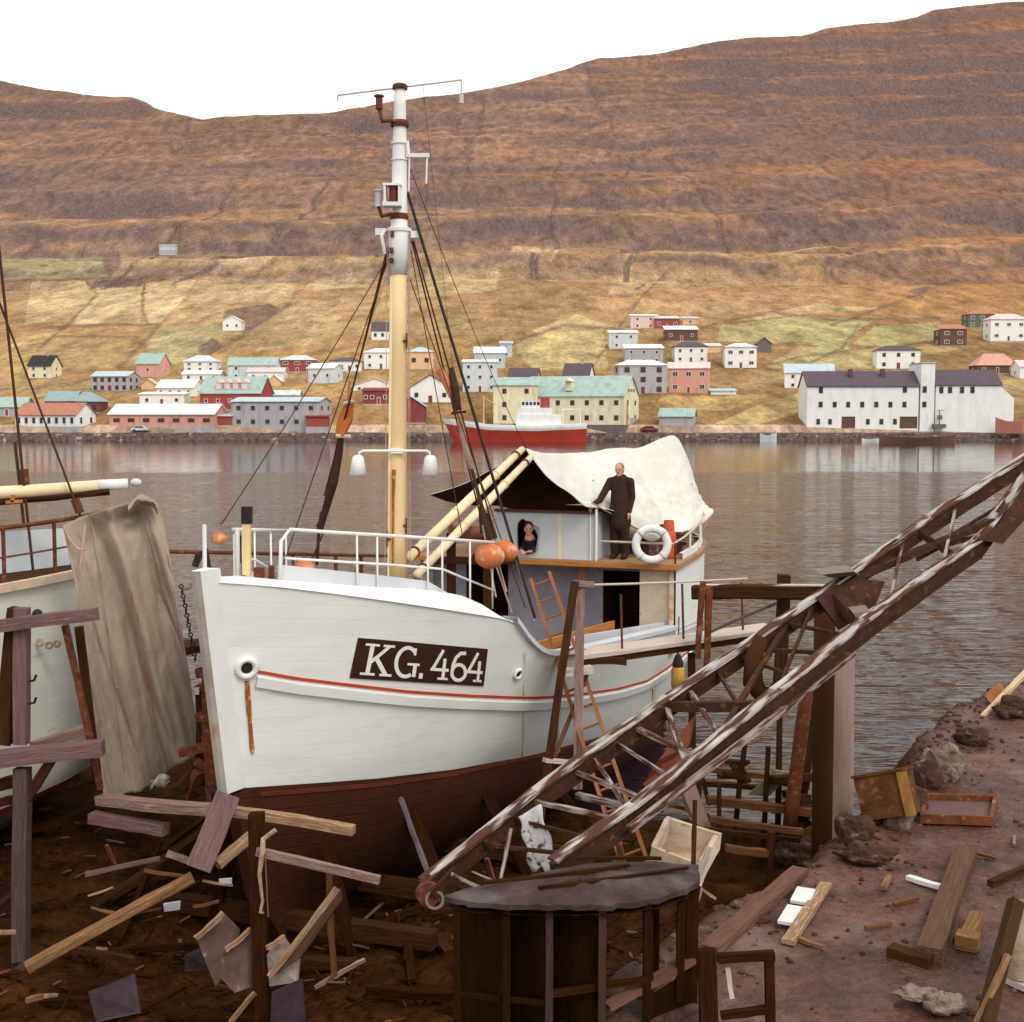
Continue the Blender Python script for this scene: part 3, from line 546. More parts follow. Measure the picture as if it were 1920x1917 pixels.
mb = MB(); a, c = wx(1721) + .32, wx(1752) - .32; mb.box(((a + c) / 2, DEP / 2 - .6, wz(683) / 2 - 1), (c - a, DEP - .8, wz(683) + 2)); t2 = build('stair_tower', mb, wm('white'), T, local=True)
mb = MB(); mb.box(((a + c) / 2, DEP / 2 - .6, wz(682) + .05), (c - a + .3, DEP - .4, .2)); build('tower_roof', mb, wm('pale'), T, local=True)
a, c = wx(1872), wx(1901); mb = MB(); mb.add([(a + .01, 2, -2), (c, 2, -2), (c, DEP - 1, -2), (a + .01, DEP - 1, -2), (a + .01, 2, wz(722)), (c, 2, wz(748)), (c, DEP - 1, wz(748)), (a + .01, DEP - 1, wz(722))], [(0, 1, 5, 4), (1, 2, 6, 5), (2, 3, 7, 6), (4, 5, 6, 7), (3, 0, 4, 7)]); build('lean_to', mb, wm('white'), T, local=True)
for x, y in [(1540, 732), (1695, 731), (1751 - 20, 731), (1762, 732), (1778, 732), (1800, 732), (1819, 732)]: window(T, (wx(x), -.01 if not 1722 < x < 1751 else -.22, wz(y)), .95, 1.5, 'f', DARKT)
for x in (1540, 1566, 1591, 1617, 1643, 1669, 1695, 1731): window(T, (wx(x), -.01 if x < 1722 else -.22, wz(759)), .9, 1.3, 'f', DARKT)
for x in (1536, 1558, 1628, 1653, 1678): window(T, (wx(x), -.01, wz(791)), .85, 1.3, 'f', DARKT)
for x, wd in ((1592, 3.1), (1703, 4.0)): window(T, (wx(x), -.01, 1.35), wd, 2.7, 'f', DARKT, 'loading_door', wm('brown'))
for y, z in ((4.5, 792), (7, 762)): window(T, (wx(1901) + .01, y, wz(z)), .9, 1.4, 'r', DARKT)
mb = MB(); mb.bar((wx(1758), -1.0, .2), (wx(1758), -1.0, wz(770)), .2, .2, up=(0, 1, 0)); mb.bar((wx(1752), -1.0, wz(770)), (wx(1766), -1.0, wz(770)), .15, .15); mb.box((wx(1758), -1.2, wz(783)), (.9, .9, 1.0)); mb.box((wx(1757), -1.1, .5), (3, 1.2, .9)); single_o = build('loading_hoist', mb, wm('stone'), T, local=True)

# far trawler alongside
Ys = 284.0; s = Ys / F; zW = lambda py: P(960, py, Ys).z; xW = lambda px: P(px, 800, Ys).x
T = thing('trawler', 'red hulled trawler with a white bulwark and white bridge moored at the far quay', 'boat', (xW(975), Ys, 0), 0, 'boats at the far shore'); O = ORG[T.name]
N_ = 26; secs = []
for i in range(N_):
    u = i / (N_ - 1); x = xW(850) + (xW(1099) - xW(850)) * u; bw = 3.4 * min(1, (u / .28) ** .6 if u > 0 else 0) * (1 - .25 * max(0, u - .85) / .15)
    sheer = np.interp(u, [0, .12, .25, .6, 1], [zW(795), zW(800), zW(806), zW(808), zW(804)]); rake = -1.8 * max(0, 1 - u / .18)
    secs.append((x, max(bw, .08), sheer, rake, u))
def ring(lo, hi, so, fl=0):
    rows = []
    for x, bw, sh, rk, u in secs:
        r = []
        for sgn in (-1, 1):
            q = []
            for k in range(5):
                t = k / 4; z = lo(sh) + (hi(sh) - lo(sh)) * t; tt_ = max(0, (z - 0) / max(sh, .1)); q.append((x + rk * tt_, Ys + sgn * (bw * (.72 + .28 * min(tt_, 1.2)) + so), z))
            r += q if sgn < 0 else q[::-1]
        rows.append(r)
    return rows
build('hull', MB().grid(ring(lambda s_: -1.2, lambda s_: s_, 0)), mat('red_hull_paint', (.50, .060, .035), (.36, .05, .035), rough=.5, vs=.4, spots=(.16, .06, .05), spot_at=.70, spot_s=.9), T)
build('bulwark', MB().grid(ring(lambda s_: s_ - .02, lambda s_: s_ + (1.15), .03)), wm('white'), T)
rows = [[(x, Ys - bw * .95, sh + .1), (x, Ys + bw * .95, sh + .1)] for x, bw, sh, rk, u in secs]; build('deck', MB().grid(rows), wm('brown'), T)
mb = MB(); mb.prism([(xW(845), Ys - 1.1, zW(786)), (xW(868), Ys - 2.2, zW(790)), (xW(868), Ys - 2.2, zW(797)), (xW(851), Ys - .6, zW(795))], (0, 3.3, 0)); build('bow_bulwark', mb, wm('white'), T)
mb = MB()
for x0, x1, y0, y1, d in ((968, 1052, 800, 777, 4.4), (972, 1035, 777, 765, 3.8), (978, 1012, 765, 752, 3.2)): mb.box(((xW(x0) + xW(x1)) / 2, Ys, (zW(y0) + zW(y1)) / 2), (xW(x1) - xW(x0), d, zW(y1) - zW(y0)))
bh = build('bridge', mb, wm('white'), T)
for x in (981, 988, 995, 1002, 1009):
    mb = MB(); mb.box((xW(x), Ys - 1.62, zW(757)), (.55, .06, .7)); build('window', mb, GLASS, bh)
mb = MB(); mb.box((xW(1022), Ys, zW(759)), (2.0, 1.6, 2.6)); mb.box((xW(1022), Ys, zW(748)), (1.8, 1.4, .5)); build('funnel', mb, wm('red'), T)
mb = MB(); mb.tube([(xW(1000), Ys, zW(752)), (xW(1000), Ys, zW(722))], .12); mb.tube([(xW(994), Ys, zW(733)), (xW(1008), Ys, zW(733))], .08); mb.tube([(xW(907), Ys, zW(806)), (xW(907), Ys, zW(742))], .16); mb.tube([(xW(907), Ys, zW(746)), (xW(965), Ys, zW(778))], .08); build('mast', mb, wm('peach'), T)
mb = MB(); mb.tube([(xW(1055), Ys, zW(800)), (xW(1055), Ys, zW(768)), (xW(1088), Ys, zW(768)), (xW(1088), Ys, zW(800))], .14); build('gallows', mb, wm('white'), T)

def small_boat(label, x0, x1, yw, yt, c, name='rowing_boat', group='boats at the far shore', Y=None):
    Y = Y or CH / max(-elev(yw), 1e-3); xa, xb = P(x0, yw, Y).x, P(x1, yw, Y).x; h = P(x0, yt, Y).z; bw = min(1.3, (xb - xa) * .16)
    T = thing(name, label, 'boat', ((xa + xb) / 2, Y, 0), 0, group); rows = []
    for i in range(15):
        u = i / 14; x = lerp(xa, xb, u); k = bw * max(.06, (1 - abs(2 * u - 1) ** 2.6)); sh = h * (.72 + .28 * (2 * u - 1) ** 2)
        rows.append([(x, Y - k * .55, -.2), (x, Y - k, sh), (x, Y - k + .08, sh), (x, Y - k * .5, .08), (x, Y + k * .5, .08), (x, Y + k - .08, sh), (x, Y + k, sh), (x, Y + k * .55, -.2)])
    build('hull', MB().grid(rows), wm(c), T)
    mb = MB()
    for u in (.3, .55, .78): mb.box((lerp(xa, xb, u), Y, h * .55), (.25, bw * 1.5, .06))
    build('thwart', mb, wm('brown'), T)
    return T
small_boat('dark heavy barge lying low in front of the big white warehouse', 1648, 1790, 839, 816, 'brown', 'barge', Y=268)
small_boat('small pale green rowing boat tied to the quay left of the big white warehouse', 1425, 1456, 830, 812, 'pale', Y=285)
small_boat('tiny white dinghy at the foot of the big white warehouse', 1616, 1652, 829, 822, 'white', 'dinghy', Y=284)
small_boat('small red boat drawn up at the far right of the waterfront', 1866, 1925, 806, 798, 'rust', 'boat', Y=296)
for o in list(COL.objects):
    if o.get('label', '').startswith('small red boat'): o.location.z = 1.9
# parked cars on the quay road
def car(label, px, py, c):
    Y = 301.0; q = P(px, py, Y); q.z = 2.0
    T = thing('parked_car', label, 'car', tuple(q), rad(4), 'cars parked along the far quay')
    prof = [(-2, .35), (2, .35), (2.05, .75), (1.2, .9), (.7, 1.38), (-1.0, 1.38), (-1.7, .95), (-2.05, .85)]
    build('body', MB().prism([(x, -.8, z) for x, z in prof], (0, 1.6, 0)), wm(c), T, local=True)
    build('side_window', MB().prism([(x, -.82, z) for x, z in [(-1.3, .95), (.95, .95), (.6, 1.3), (-.95, 1.3)]], (0, 1.64, 0)), GLASS, T, local=True)
    for x in (-1.25, 1.25):
        for y in (-.8, .6): build('wheel', MB().lathe([(0, 0), (.33, 0), (.33, .2), (0, .2)], (x, y + .2, .33), 12, ax=(0, -1, 0)), wm('black'), T, local=True)
car('pale car parked in front of the long salmon shed', 263, 799, 'pale')
car('dark red car parked by the orange door of the cream warehouse', 1218, 799, 'maroon')
# ================= the white fishing boat on the slip =================
TH = rad(20); AX = Vector((math.sin(TH), math.cos(TH), 0)); PT = Vector((math.cos(TH), -math.sin(TH), 0)); B0 = Vector((-3.09, 13.0, 0))
def Bp(u, v, z): 
    q = B0 + AX * u + PT * v; return Vector((q.x, q.y, z))
ZP = lambda u: 2.32 - .14 * u                       # paint line
ZRX = [0, .44, 1.16, 2.06, 2.64, 3.29, 3.57, 3.70, 3.85, 4.05, 4.3, 4.6, 5.0, 5.46, 8, 10.4, 17]
ZRY = [4.58, 4.50, 4.33, 4.11, 3.97, 3.81, 3.73, 3.60, 3.45, 3.31, 3.20, 3.13, 3.08, 3.04, 2.80, 2.55, 2.00]
ZR = lambda u: itp(u, ZRX, ZRY)
BRX = [0, .25, .5, 1, 1.5, 2, 3, 4, 6, 8, 11, 13, 14.5, 15.5, 16.2, 16.6, 16.8]; BRY = [.07, .36, .56, .92, 1.22, 1.48, 1.88, 2.13, 2.38, 2.45, 2.45, 2.38, 2.2, 1.85, 1.35, .75, .05]
BPX = [0, .5, 1, 1.6, 3, 5.5, 8.4, 11, 13, 15, 16, 16.6, 16.8]; BPY = [.06, .34, .62, .92, 1.34, 1.66, 1.86, 1.9, 1.78, 1.25, .7, .2, .04]
BR = lambda u: itp(u, BRX, BRY)
BPn = lambda u: itp(u, BPX, BPY)
def stoff(z):                                        # raked stem
    return itp(z, [-1, .2, 1.0, 2.3, 4.7], [2.3, 1.5, .85, .42, 0])
def ua(un, z): return un + stoff(z) * max(0.0, 1 - un / 5)
def un_(u, z):
    s = stoff(z); return (u - s) / (1 - s / 5) if u < 5 else u
def hv(u, z):
    """half beam of the topsides at station u and height z"""
    n = max(0, un_(u, z)); zp, zr = ZP(n), ZR(n); t = (z - zp) / max(zr - zp, .1)
    if t >= 0: return BPn(n) + (BR(n) - BPn(n)) * min(t, 1.4) ** .85
    return BPn(n) * (1 - min(1, -t * .9) ** 1.6)
def Hp(u, z, off=0.0, side=1):
    """point on the hull, off metres proud of the planking"""
    e = .03; v = hv(u, z); du = (hv(u + e, z) - hv(u - e, z)) / (2 * e); dz = (hv(u, z + e) - hv(u, z - e)) / (2 * e)
    nrm = Vector((-du, 1, -dz)); nrm.normalize()
    return Bp(u + nrm.x * off, side * (v + nrm.y * off), z + nrm.z * off)
def huz(px, py):
    u, z = 3.0, 3.0
    for _ in range(25):
        f0 = project(Hp(u, z)); fu = project(Hp(u + .02, z)); fz = project(Hp(u, z + .02))
        a, b = (fu[0] - f0[0]) / .02, (fz[0] - f0[0]) / .02; c, d = (fu[1] - f0[1]) / .02, (fz[1] - f0[1]) / .02
        ex, ey = px - f0[0], py - f0[1]; D = a * d - b * c
        if abs(D) < 1e-6: break
        u += max(-.5, min(.5, (ex * d - b * ey) / D)); z += max(-.4, min(.4, (a * ey - c * ex) / D)); u = max(.3, min(15, u))
    return u, z

HULLW = mat('white_hull_paint', (.80, .81, .78), (.73, .745, .72), rough=.42, spec=.4, vs=.9, stretch=(1, 1, 5), bump=.06, bs=2.2, spots=(.69, .675, .63), spot_at=.68, spot_s=1.1, spot_soft=.14)
WHITE = mat('white_gloss_paint', (.76, .76, .74), (.68, .68, .66), rough=.45, vs=2.0, bump=.05)
GREYW = mat('grey_white_paint', (.58, .60, .62), (.50, .52, .55), rough=.6, vs=1.5, bump=.05, spots=(.52, .40, .26), spot_at=.74, spot_s=1.2)
ANTIF = mat('red_brown_antifouling', (.068, .0185, .0085), (.040, .012, .006), rough=.8, vs=1.6, bump=.25, bs=9, spots=(.040, .016, .007), spot_at=.58)
REDL = mat('red_stripe_paint', (.48, .075, .03), (.38, .06, .03), rough=.5)
BLACKB = mat('black_brown_board', (.045, .018, .010), (.032, .014, .009), rough=.6)
LETTER = mat('white_lettering', (.82, .80, .75), (.76, .74, .69), rough=.55)
RUST = mat('rust_streak', (.40, .115, .02), (.26, .07, .02), rough=.9, vs=9, spots=(.62, .36, .14), spot_at=.62)
RUSTP = mat('faint_rust_streak', (.70, .60, .42), (.76, .68, .52), rough=.8, vs=7)
RUSTI = mat('rusty_iron', (.17, .052, .024), (.085, .028, .016), rough=.9, vs=8, bump=.4, bs=30, spots=(.30, .11, .04), spot_at=.64)
CREAM = mat('cream_mast_paint', (.72, .55, .29), (.62, .45, .22), rough=.55, vs=3.5, stretch=(1, 1, .25), bump=.15, spots=(.42, .26, .11), spot_at=.68, spot_s=5)
CREAML = mat('light_cream_varnish', (.80, .68, .45), (.72, .57, .34), rough=.5, vs=4)
ROPE = mat('tarred_rope', (.075, .035, .022), (.045, .022, .015), rough=.95, vs=20)
ORANGE = mat('orange_buoy', (.58, .19, .075), (.44, .13, .05), rough=.7, vs=5, bump=.2, spots=(.66, .40, .26), spot_at=.60, spot_s=7)
DKWOOD = mat('dark_wet_wood', (.068, .027, .010), (.029, .012, .005), rough=.85, spec=.08, vs=3.0, stretch=(1.1, 13, 13), coord='grain', bump=.55, bs=4)
BRWOOD = mat('brown_wood', (.19, .080, .030), (.09, .038, .015), rough=.85, vs=3.0, stretch=(1.1, 13, 13), coord='grain', bump=.55, bs=4)
OCHRE = mat('ochre_varnished_wood', (.52, .215, .05), (.36, .13, .035), rough=.5, vs=3.0, stretch=(1.1, 13, 13), coord='grain', bump=.55, bs=4)
BWOOD = mat('black_wet_wood', (.042, .016, .005), (.018, .007, .0025), rough=.9, spec=.04, vs=3.0, stretch=(1.1, 13, 13), coord='grain', bump=.55, bs=4)
BLACK = mat('black_iron', (.030, .020, .017), (.018, .012, .011), rough=.6, vs=10)
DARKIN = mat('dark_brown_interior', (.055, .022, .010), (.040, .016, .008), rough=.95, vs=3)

seams(HULLW, (.048, .13, 1), .155, .10, .965); seams(ANTIF, (.048, .13, 1), .16, .5, .7)
bt = thing('fishing_boat', 'white wooden fishing boat with a black number board, hauled up on the slip', 'boat', tuple(Bp(7, 0, -.6)))
STN = [0, .12, .25, .4, .6, .8, 1.0, 1.3, 1.6, 2.0, 2.5, 3, 3.3, 3.5, 3.6, 3.7, 3.8, 3.9, 4.0, 4.1, 4.2, 4.35, 4.5, 5, 5.5, 6, 7, 8, 9, 10, 10.7, 11.5, 12.3, 13, 13.7, 14.3, 14.9, 15.4, 15.8, 16.15, 16.4, 16.6, 16.72, 16.8]
def topside(side, T0=0.0, T1=1.0, n=12, off=0.0):
    rows = []
    for un in STN:
        r = []
        for k in range(n + 1):
            t = T0 + (T1 - T0) * k / n; z = ZP(un) + (ZR(un) - ZP(un)) * t
            v = BPn(un) + (BR(un) - BPn(un)) * t ** .85 + off; r.append(Bp(ua(un, z), side * v, z))
        rows.append(r if side > 0 else r[::-1])
    return rows
mb = MB(); mb.grid(topside(1)); mb.grid(topside(-1)); hull = shade(build('hull', mb, HULLW, bt), 50)
mb = MB()
for side in (1, -1):
    rows = []
    for un in STN:
        r = []; zp = ZP(un); dk = 1.9 * (1 - .25 * max(0, un - 14) / 2.8)
        for k in range(9):
            t = k / 8; z = zp - dk * t; v = BPn(un) * math.cos(t * math.pi / 2) ** .8 if t < 1 else .05; r.append(Bp(ua(un, z), side * max(v, .06), z))
        rows.append(r if side < 0 else r[::-1])
    mb.grid(rows)
build('hull_bottom', mb, ANTIF, bt, smooth=True)
# stem post
mb = MB(); rows = []
for z in [4.72, 4.6, 4.4, 4, 3.5, 3, 2.6, 2.32]:
    u = stoff(z) - .05; rows.append([Bp(u - .20, -.06, z), Bp(u - .21, 0, z), Bp(u - .19, .05, z), Bp(u + .10, .095, z), Bp(u + .10, -.095, z)])
mb.grid(rows, close=True); mb.m = [1 if i % 5 in (0, 1, 4) else 0 for i in range(len(mb.f))]; mb.f.append((0, 1, 2, 3, 4)); mb.m.append(0); shade(build('stem_post', mb, [WHITE, mat('weathered_grey_stem', (.46, .42, .37), (.30, .25, .20), rough=.85, vs=3, stretch=(1, 1, .5), bump=.3, spots=(.30, .14, .06), spot_at=.66, spot_s=3)], bt), 30)
mb = MB(); rows = []
for z in [2.30, 2.0, 1.5, 1.0, .6, .2, -.2]:
    u = stoff(z) - .05; rows.append([Bp(u - .10, -.07, z), Bp(u - .10, .07, z), Bp(u + .14, .12, z), Bp(u + .14, -.12, z)])
mb.grid(rows, close=True); build('forefoot', mb, ANTIF, bt)
# whaleback: tumblehome above the sheer edge, cambered deck, closed at its after end
WB = [0, .15, .3, .5, .8, 1.2, 1.6, 2.0, 2.5, 3.0, 3.25, 3.45, 3.6]
def wbh(un): return itp(un, [0, .5, 1.2, 2.0, 2.6, 3.0, 3.3, 3.5, 3.62], [.03, .09, .13, .19, .25, .25, .19, .09, 0])
rows = []
for un in WB:
    b, z, h = BR(un), ZR(un), wbh(un); half = []
    for f, g in ((0, 0), (.07, .28), (.14, .55), (.22, .78), (.32, .92), (.46, 1.0)): half.append((b - min(f, b * .9 * f / .46) * 1.0, z + h * g))
    r = [Bp(un, v, zz) for v, zz in half] + [Bp(un, 0, z + h * 1.12)] + [Bp(un, -v, zz) for v, zz in half[::-1]]; rows.append(r)
mb = MB(); mb.grid(rows); build('whaleback', mb, WHITE, bt, smooth=True)
# low breakwater coaming standing on the whaleback
mb = MB(); rows = []
pts = [(1.0, .25), (1.5, .62), (2.1, .95), (2.8, 1.2), (3.4, 1.32)]
for sg in (1, -1):
    rr = []
    for u, v in pts: z = ZR(u) + wbh(u) + .0; rr.append([Bp(u, sg * v, z - .1), Bp(u, sg * v, z + .17 - .03 * (u - 1)), Bp(u, sg * (v - .05), z + .17 - .03 * (u - 1)), Bp(u, sg * (v - .05), z - .1)])
    mb.grid(rr, close=True)
build('breakwater', mb, GREYW, bt)
mb = MB(); zb = ZR(3.6); bb = BR(3.58) - .02
mb.grid([[Bp(3.5, (hv(3.5, z) - .06) * k / 8, z + (.10 * (1 - (abs(k) / 8) ** 6) if j == 4 else 0)) for k in range(-8, 9)] for j, z in enumerate(np.linspace(2.6, ZR(3.5), 5))]); build('whaleback_bulkhead', mb, DARKIN, bt)
# deck, bulwark inside faces, rail caps
def zdeck(u): return ZR(max(u, 5)) - .50
rows = [[Bp(u, k * (hv(u, zdeck(u)) - .06), zdeck(u)) for k in (-1, 0, 1)] for u in np.linspace(3.5, 16.4, 24)]
build('deck', MB().grid(rows), mat('wet_deck_planks', (.13, .062, .035), (.08, .04, .025), rough=.6, vs=6), bt)
us = [3.56, 3.7, 3.8, 3.9, 4.0, 4.1, 4.2, 4.35, 4.5, 5, 6, 7, 8, 9, 10, 10.7]
mb = MB()
for sg in (1, -1): mb.grid([[Bp(u, sg * (hv(u, z) - .11), z) for z in np.linspace(zdeck(u) - .05, ZR(u), 6)] for u in us])
build('bulwark', mb, DARKIN, bt)
for sg in (1, -1):
    mb = MB(); mb.grid([[Bp(u, sg * (BR(u) + .05), ZR(u) + .004), Bp(u, sg * (BR(u) + .05), ZR(u) + .07), Bp(u, sg * (BR(u) - .16), ZR(u) + .07), Bp(u, sg * (BR(u) - .16), ZR(u) + .004)] for u in us], close=True); build('rail_cap', mb, GREYW, bt)
# rubbing strake and red line
_sp = sorted(huz(*q) for q in ((420, 1250), (482, 1260), (552, 1273), (659, 1286), (765, 1298), (871, 1305), (942, 1308), (1013, 1309), (1086, 1303), (1159, 1292), (1213, 1277)))
_su = [-1] + [q[0] for q in _sp] + [14, 17]; _sz = [_sp[0][1] + .3] + [q[1] for q in _sp] + [1.72, 1.66]
STR = lambda u: itp(u, _su, _sz)
def ribbon(f0, f1, u0, u1, n, off, sides=(1, -1)):
    mb = MB()
    for sg in sides:
        rows = []
        for i in range(n + 1):
            u = lerp(u0, u1, i / n); a, c = f0(u), f1(u)
            rows.append([Hp(u, a, -.01, sg), Hp(u, a, off, sg), Hp(u, c, off, sg), Hp(u, c, -.01, sg)])
        mb.grid(rows, close=True)
    return mb
build('rubbing_strake', ribbon(lambda u: STR(u) - .15, lambda u: STR(u) - .045, .42, 15.6, 70, .045), WHITE, bt)
build('red_line', ribbon(lambda u: STR(u) - .012, lambda u: STR(u) + .022, .42, 15.6, 110, .014), REDL, bt)
build('boot_top_line', ribbon(lambda u: ZP(u) - .05, lambda u: ZP(u) - .004, .62, 14.5, 90, .014), mat('dark_red_boot_top', (.12, .027, .014), (.08, .02, .011), rough=.8), bt)
# hawse pipes
for px, py, r in ((462, 1252, .095), (970, 1263, .06)):
    u, z = huz(px, py); c = Hp(u, z, .02); nrm = (Hp(u, z, .1) - Hp(u, z, 0)).normalized()
    Q = Vector((0, 0, 1)).rotation_difference(nrm).to_matrix()
    hp = build('hawse_pipe', MB().torus(c, r, r * .36, 20, 8, M=Q), WHITE, bt, smooth=True)
    build('hawse_hole', MB().lathe([(0, 0), (r * .85, 0), (r * .85, .012), (0, .012)], c - nrm * .012, 16, ax=nrm), BLACK, hp)
# rust stains run down the planking
def stain(pts, m, nm='rust_stain'):
    """pts: (px, py, half width px)"""
    rows = []
    for px, py, hw in pts:
        r = []
        for k in (-1, 0, 1):
            u, z = huz(px + k * hw, py); r.append(Hp(u, z, .013))
        rows.append(r)
    build(nm, MB().grid(rows), m, bt)
stain([(463, 1276, 4), (464, 1300, 5), (466, 1330, 5), (468, 1352, 3.5), (470, 1380, 4), (472, 1404, 4.5), (473, 1414, 2)], RUST)
stain([(427, 1272, 3), (428, 1300, 1)], RUSTP)
stain([(983, 1222, 1.5), (983, 1300, 2.5), (982, 1360, 2), (981, 1418, 2)], RUSTP)
stain([(1225, 1290, 2), (1226, 1340, 3), (1225, 1370, 1.5)], RUSTP); stain([(1050, 1320, 2.5), (1048, 1380, 3), (1047, 1410, 1.5)], RUSTP)
# number board: KG. 464
cor = [huz(*q) for q in ((655, 1271), (905, 1286), (913, 1217), (671, 1196))]
def board(s, t, off):
    a = (lerp(cor[0][0], cor[1][0], s), lerp(cor[0][1], cor[1][1], s)); c = (lerp(cor[3][0], cor[2][0], s), lerp(cor[3][1], cor[2][1], s))
    return Hp(lerp(a[0], c[0], t), lerp(a[1], c[1], t), off)
mb = MB(); ns, nt_ = 24, 6
mb.grid([[board(i / ns, j / nt_, .016) for j in range(nt_ + 1)] for i in range(ns + 1)])
ed = [(i / ns, 0) for i in range(ns + 1)] + [(1, j / nt_) for j in range(1, nt_ + 1)] + [(1 - i / ns, 1) for i in range(1, ns + 1)] + [(0, 1 - j / nt_) for j in range(1, nt_ + 1)]
mb.grid([[board(s, t, -.01) for s, t in ed], [board(s, t, .016) for s, t in ed]]); nb = build('number_board', mb, BLACKB, bt)
BW, BH = 2.0, .56
def glyph(strokes, wd=.052):
    mb = MB(); z = .020
    for pl in strokes:
        w_ = wd if not isinstance(pl, tuple) else pl[1]; pl = pl if not isinstance(pl, tuple) else pl[0]
        for (x1, y1), (x2, y2) in zip(pl, pl[1:]):
            L_ = math.hypot(x2 - x1, y2 - y1); dx, dy = (x2 - x1) / L_, (y2 - y1) / L_; z += .0003
            n = max(1, int(L_ / .09)); rows = []
            for i in range(n + 1):
                x, y = lerp(x1 - dx * .012, x2 + dx * .012, i / n), lerp(y1 - dy * .012, y2 + dy * .012, i / n)
                rows.append([board((x - dy * w_ / 2) / BW, (y + dx * w_ / 2) / BH, z), board((x + dy * w_ / 2) / BW, (y - dx * w_ / 2) / BH, z)])
            mb.grid(rows)
    return mb
def arc(cx, cy, rx, ry, a0, a1, n=12): return [(cx + rx * math.cos(rad(lerp(a0, a1, i / n))), cy + ry * math.sin(rad(lerp(a0, a1, i / n)))) for i in range(n + 1)]
SE = .034
K_ = [[(.185, .075), (.185, .485)], ([(.395, .475), (.20, .245)], .045), ([(.255, .31), (.40, .085)], .055), ([(.11, .075), (.26, .075)], SE), ([(.11, .485), (.26, .485)], SE), ([(.33, .485), (.46, .485)], SE), ([(.34, .075), (.47, .075)], SE)]
G_ = [arc(.665, .28, .145, .205, 48, 300, 18), [(.79, .09), (.79, .255)], ([(.69, .255), (.84, .255)], SE), ([(.765, .40), (.765, .475)], SE)]
four = lambda x: [([(x + .17, .485), (x + .03, .205)], .048), ([(x + .01, .205), (x + .285, .205)], .045), [(x + .215, .36), (x + .215, .075)], ([(x + .14, .075), (x + .285, .075)], SE)]
six = [arc(1.505, .185, .115, .115, 0, 360, 20), [(1.39, .185), (1.395, .30), (1.43, .40), (1.50, .47), (1.58, .475)]]
for nm, st in (('letter_k', K_), ('letter_g', G_), ('full_stop', [([(.90, .07), (.90, .125)], .06)]), ('figure_four', four(1.04)), ('figure_six', six), ('figure_four', four(1.635))): build(nm, glyph(st), LETTER, nb)

# whaleback railings of white pipe
def wz_(u): return ZR(u) + wbh(min(u, 2.9)) - .02
for sg in (1, -1):
    rp = [(1.0, .30), (1.5, .66), (2.2, 1.02), (3.0, 1.30), (4.2, 1.52)]
    rz_ = lambda u: 5.04 - .125 * (u - 1.0) if sg > 0 else 5.02 - .10 * (u - 1.0)
    mb = MB(); top = [Bp(u, sg * v, rz_(u)) for u, v in rp]; mb.tube([Bp(.95, sg * .26, wz_(1)), Bp(.97, sg * .27, rz_(1) - .12), Bp(1.06, sg * .33, rz_(1))] + top[1:], .021, 8)
    build('guard_rail', mb, WHITE, bt, smooth=True)
    mb = MB(); mb.tube([Bp(u, sg * v, lerp(wz_(u), rz_(u), .46)) for u, v in rp], .014, 8); build('guard_rail', mb, WHITE, bt, smooth=True)
    for u, v in ((1.75, .79), (2.0, .92), (2.75, 1.22), (3.0, 1.30), (3.6, 1.42), (4.15, 1.51)):
        mb = MB(); mb.tube([Bp(u, sg * v, wz_(min(u, 2.9)) - (.06 if u < 3.2 else .35)), Bp(u, sg * v, rz_(u))], .013, 6); build('stanchion', mb, WHITE, bt, smooth=True)
# mooring posts at the bow
q = P(463, 1078, 13.9); t = P(463, 952, 13.9); mb = MB(); mb.bar(q, t, .085, .085, up=(1, 0, 0), jit=.004, seg=3); p1 = build('bow_post', mb, CREAM, bt)
mb = MB(); mb.bar(P(463, 982, 13.9), P(463, 950, 13.9), .105, .105, up=(1, 0, 0)); build('post_cap', mb, BLACK, p1)
mb = MB(); mb.tube([P(384, 1072, 13.25), P(383, 984, 13.25)], .022, 8); build('jack_staff', mb, WHITE, bt)
mb = MB(); mb.tube([P(441, 1080, 14.1), P(440, 1003, 14.1)], .02, 8); build('stanchion', mb, WHITE, bt)
mb = MB(); mb.bar(P(452, 1076, 14.2), P(450, 1005, 14.2), .05, .05, up=(1, 0, 0), jit=.01, seg=4); build('bollard', mb, DKWOOD, bt)
mb = MB(); mb.tube([P(366, 1062, 13.6), P(374, 1040, 13.6), P(385, 1030, 13.6), P(389, 1066, 13.6)], .04, 6, jit=.01); build('anchor_fluke', mb, BLACK, bt)
mb = MB(); mb.box(P(486, 1078, 14.0), (.10, .12, .16)); mb.box(P(509, 1076, 14.2), (.05, .1, .18)); build('fairlead', mb, RUSTI, bt)

# ---- mast
MY = 17.32
def MP(py, dx=0.0, dy=0.0):
    x = itp(py, [155, 1110], [750, 744.5]); q = P(x, py, MY); return Vector((q.x + dx, q.y + dy, q.z))
mb = MB(); mb.tube([MP(1130), MP(1000), MP(800), MP(640), MP(516)], [.130, .127, .118, .110, .107], 20); mast = build('mast', mb, CREAM, bt, smooth=True)
mb = MB(); mb.tube([MP(516), MP(470), MP(433), MP(425), MP(300), MP(200), MP(160)], [.112, .138, .148, .112, .098, .08, .072], 20); build('mast_top', mb, WHITE, mast, smooth=True)
mb = MB(); mb.bar(MP(1110, -.105, -.055), MP(520, -.09, -.05), .045, .05, up=(0, 1, 0)); build('mast_track', mb, CREAML, mast)
mb = MB(); mb.tube([MP(1060, -.05, -.13), MP(930, -.05, -.13), MP(880, -.04, -.13)], [.012, .02, .03], 6); build('rust_stain', mb, RUST, mast)
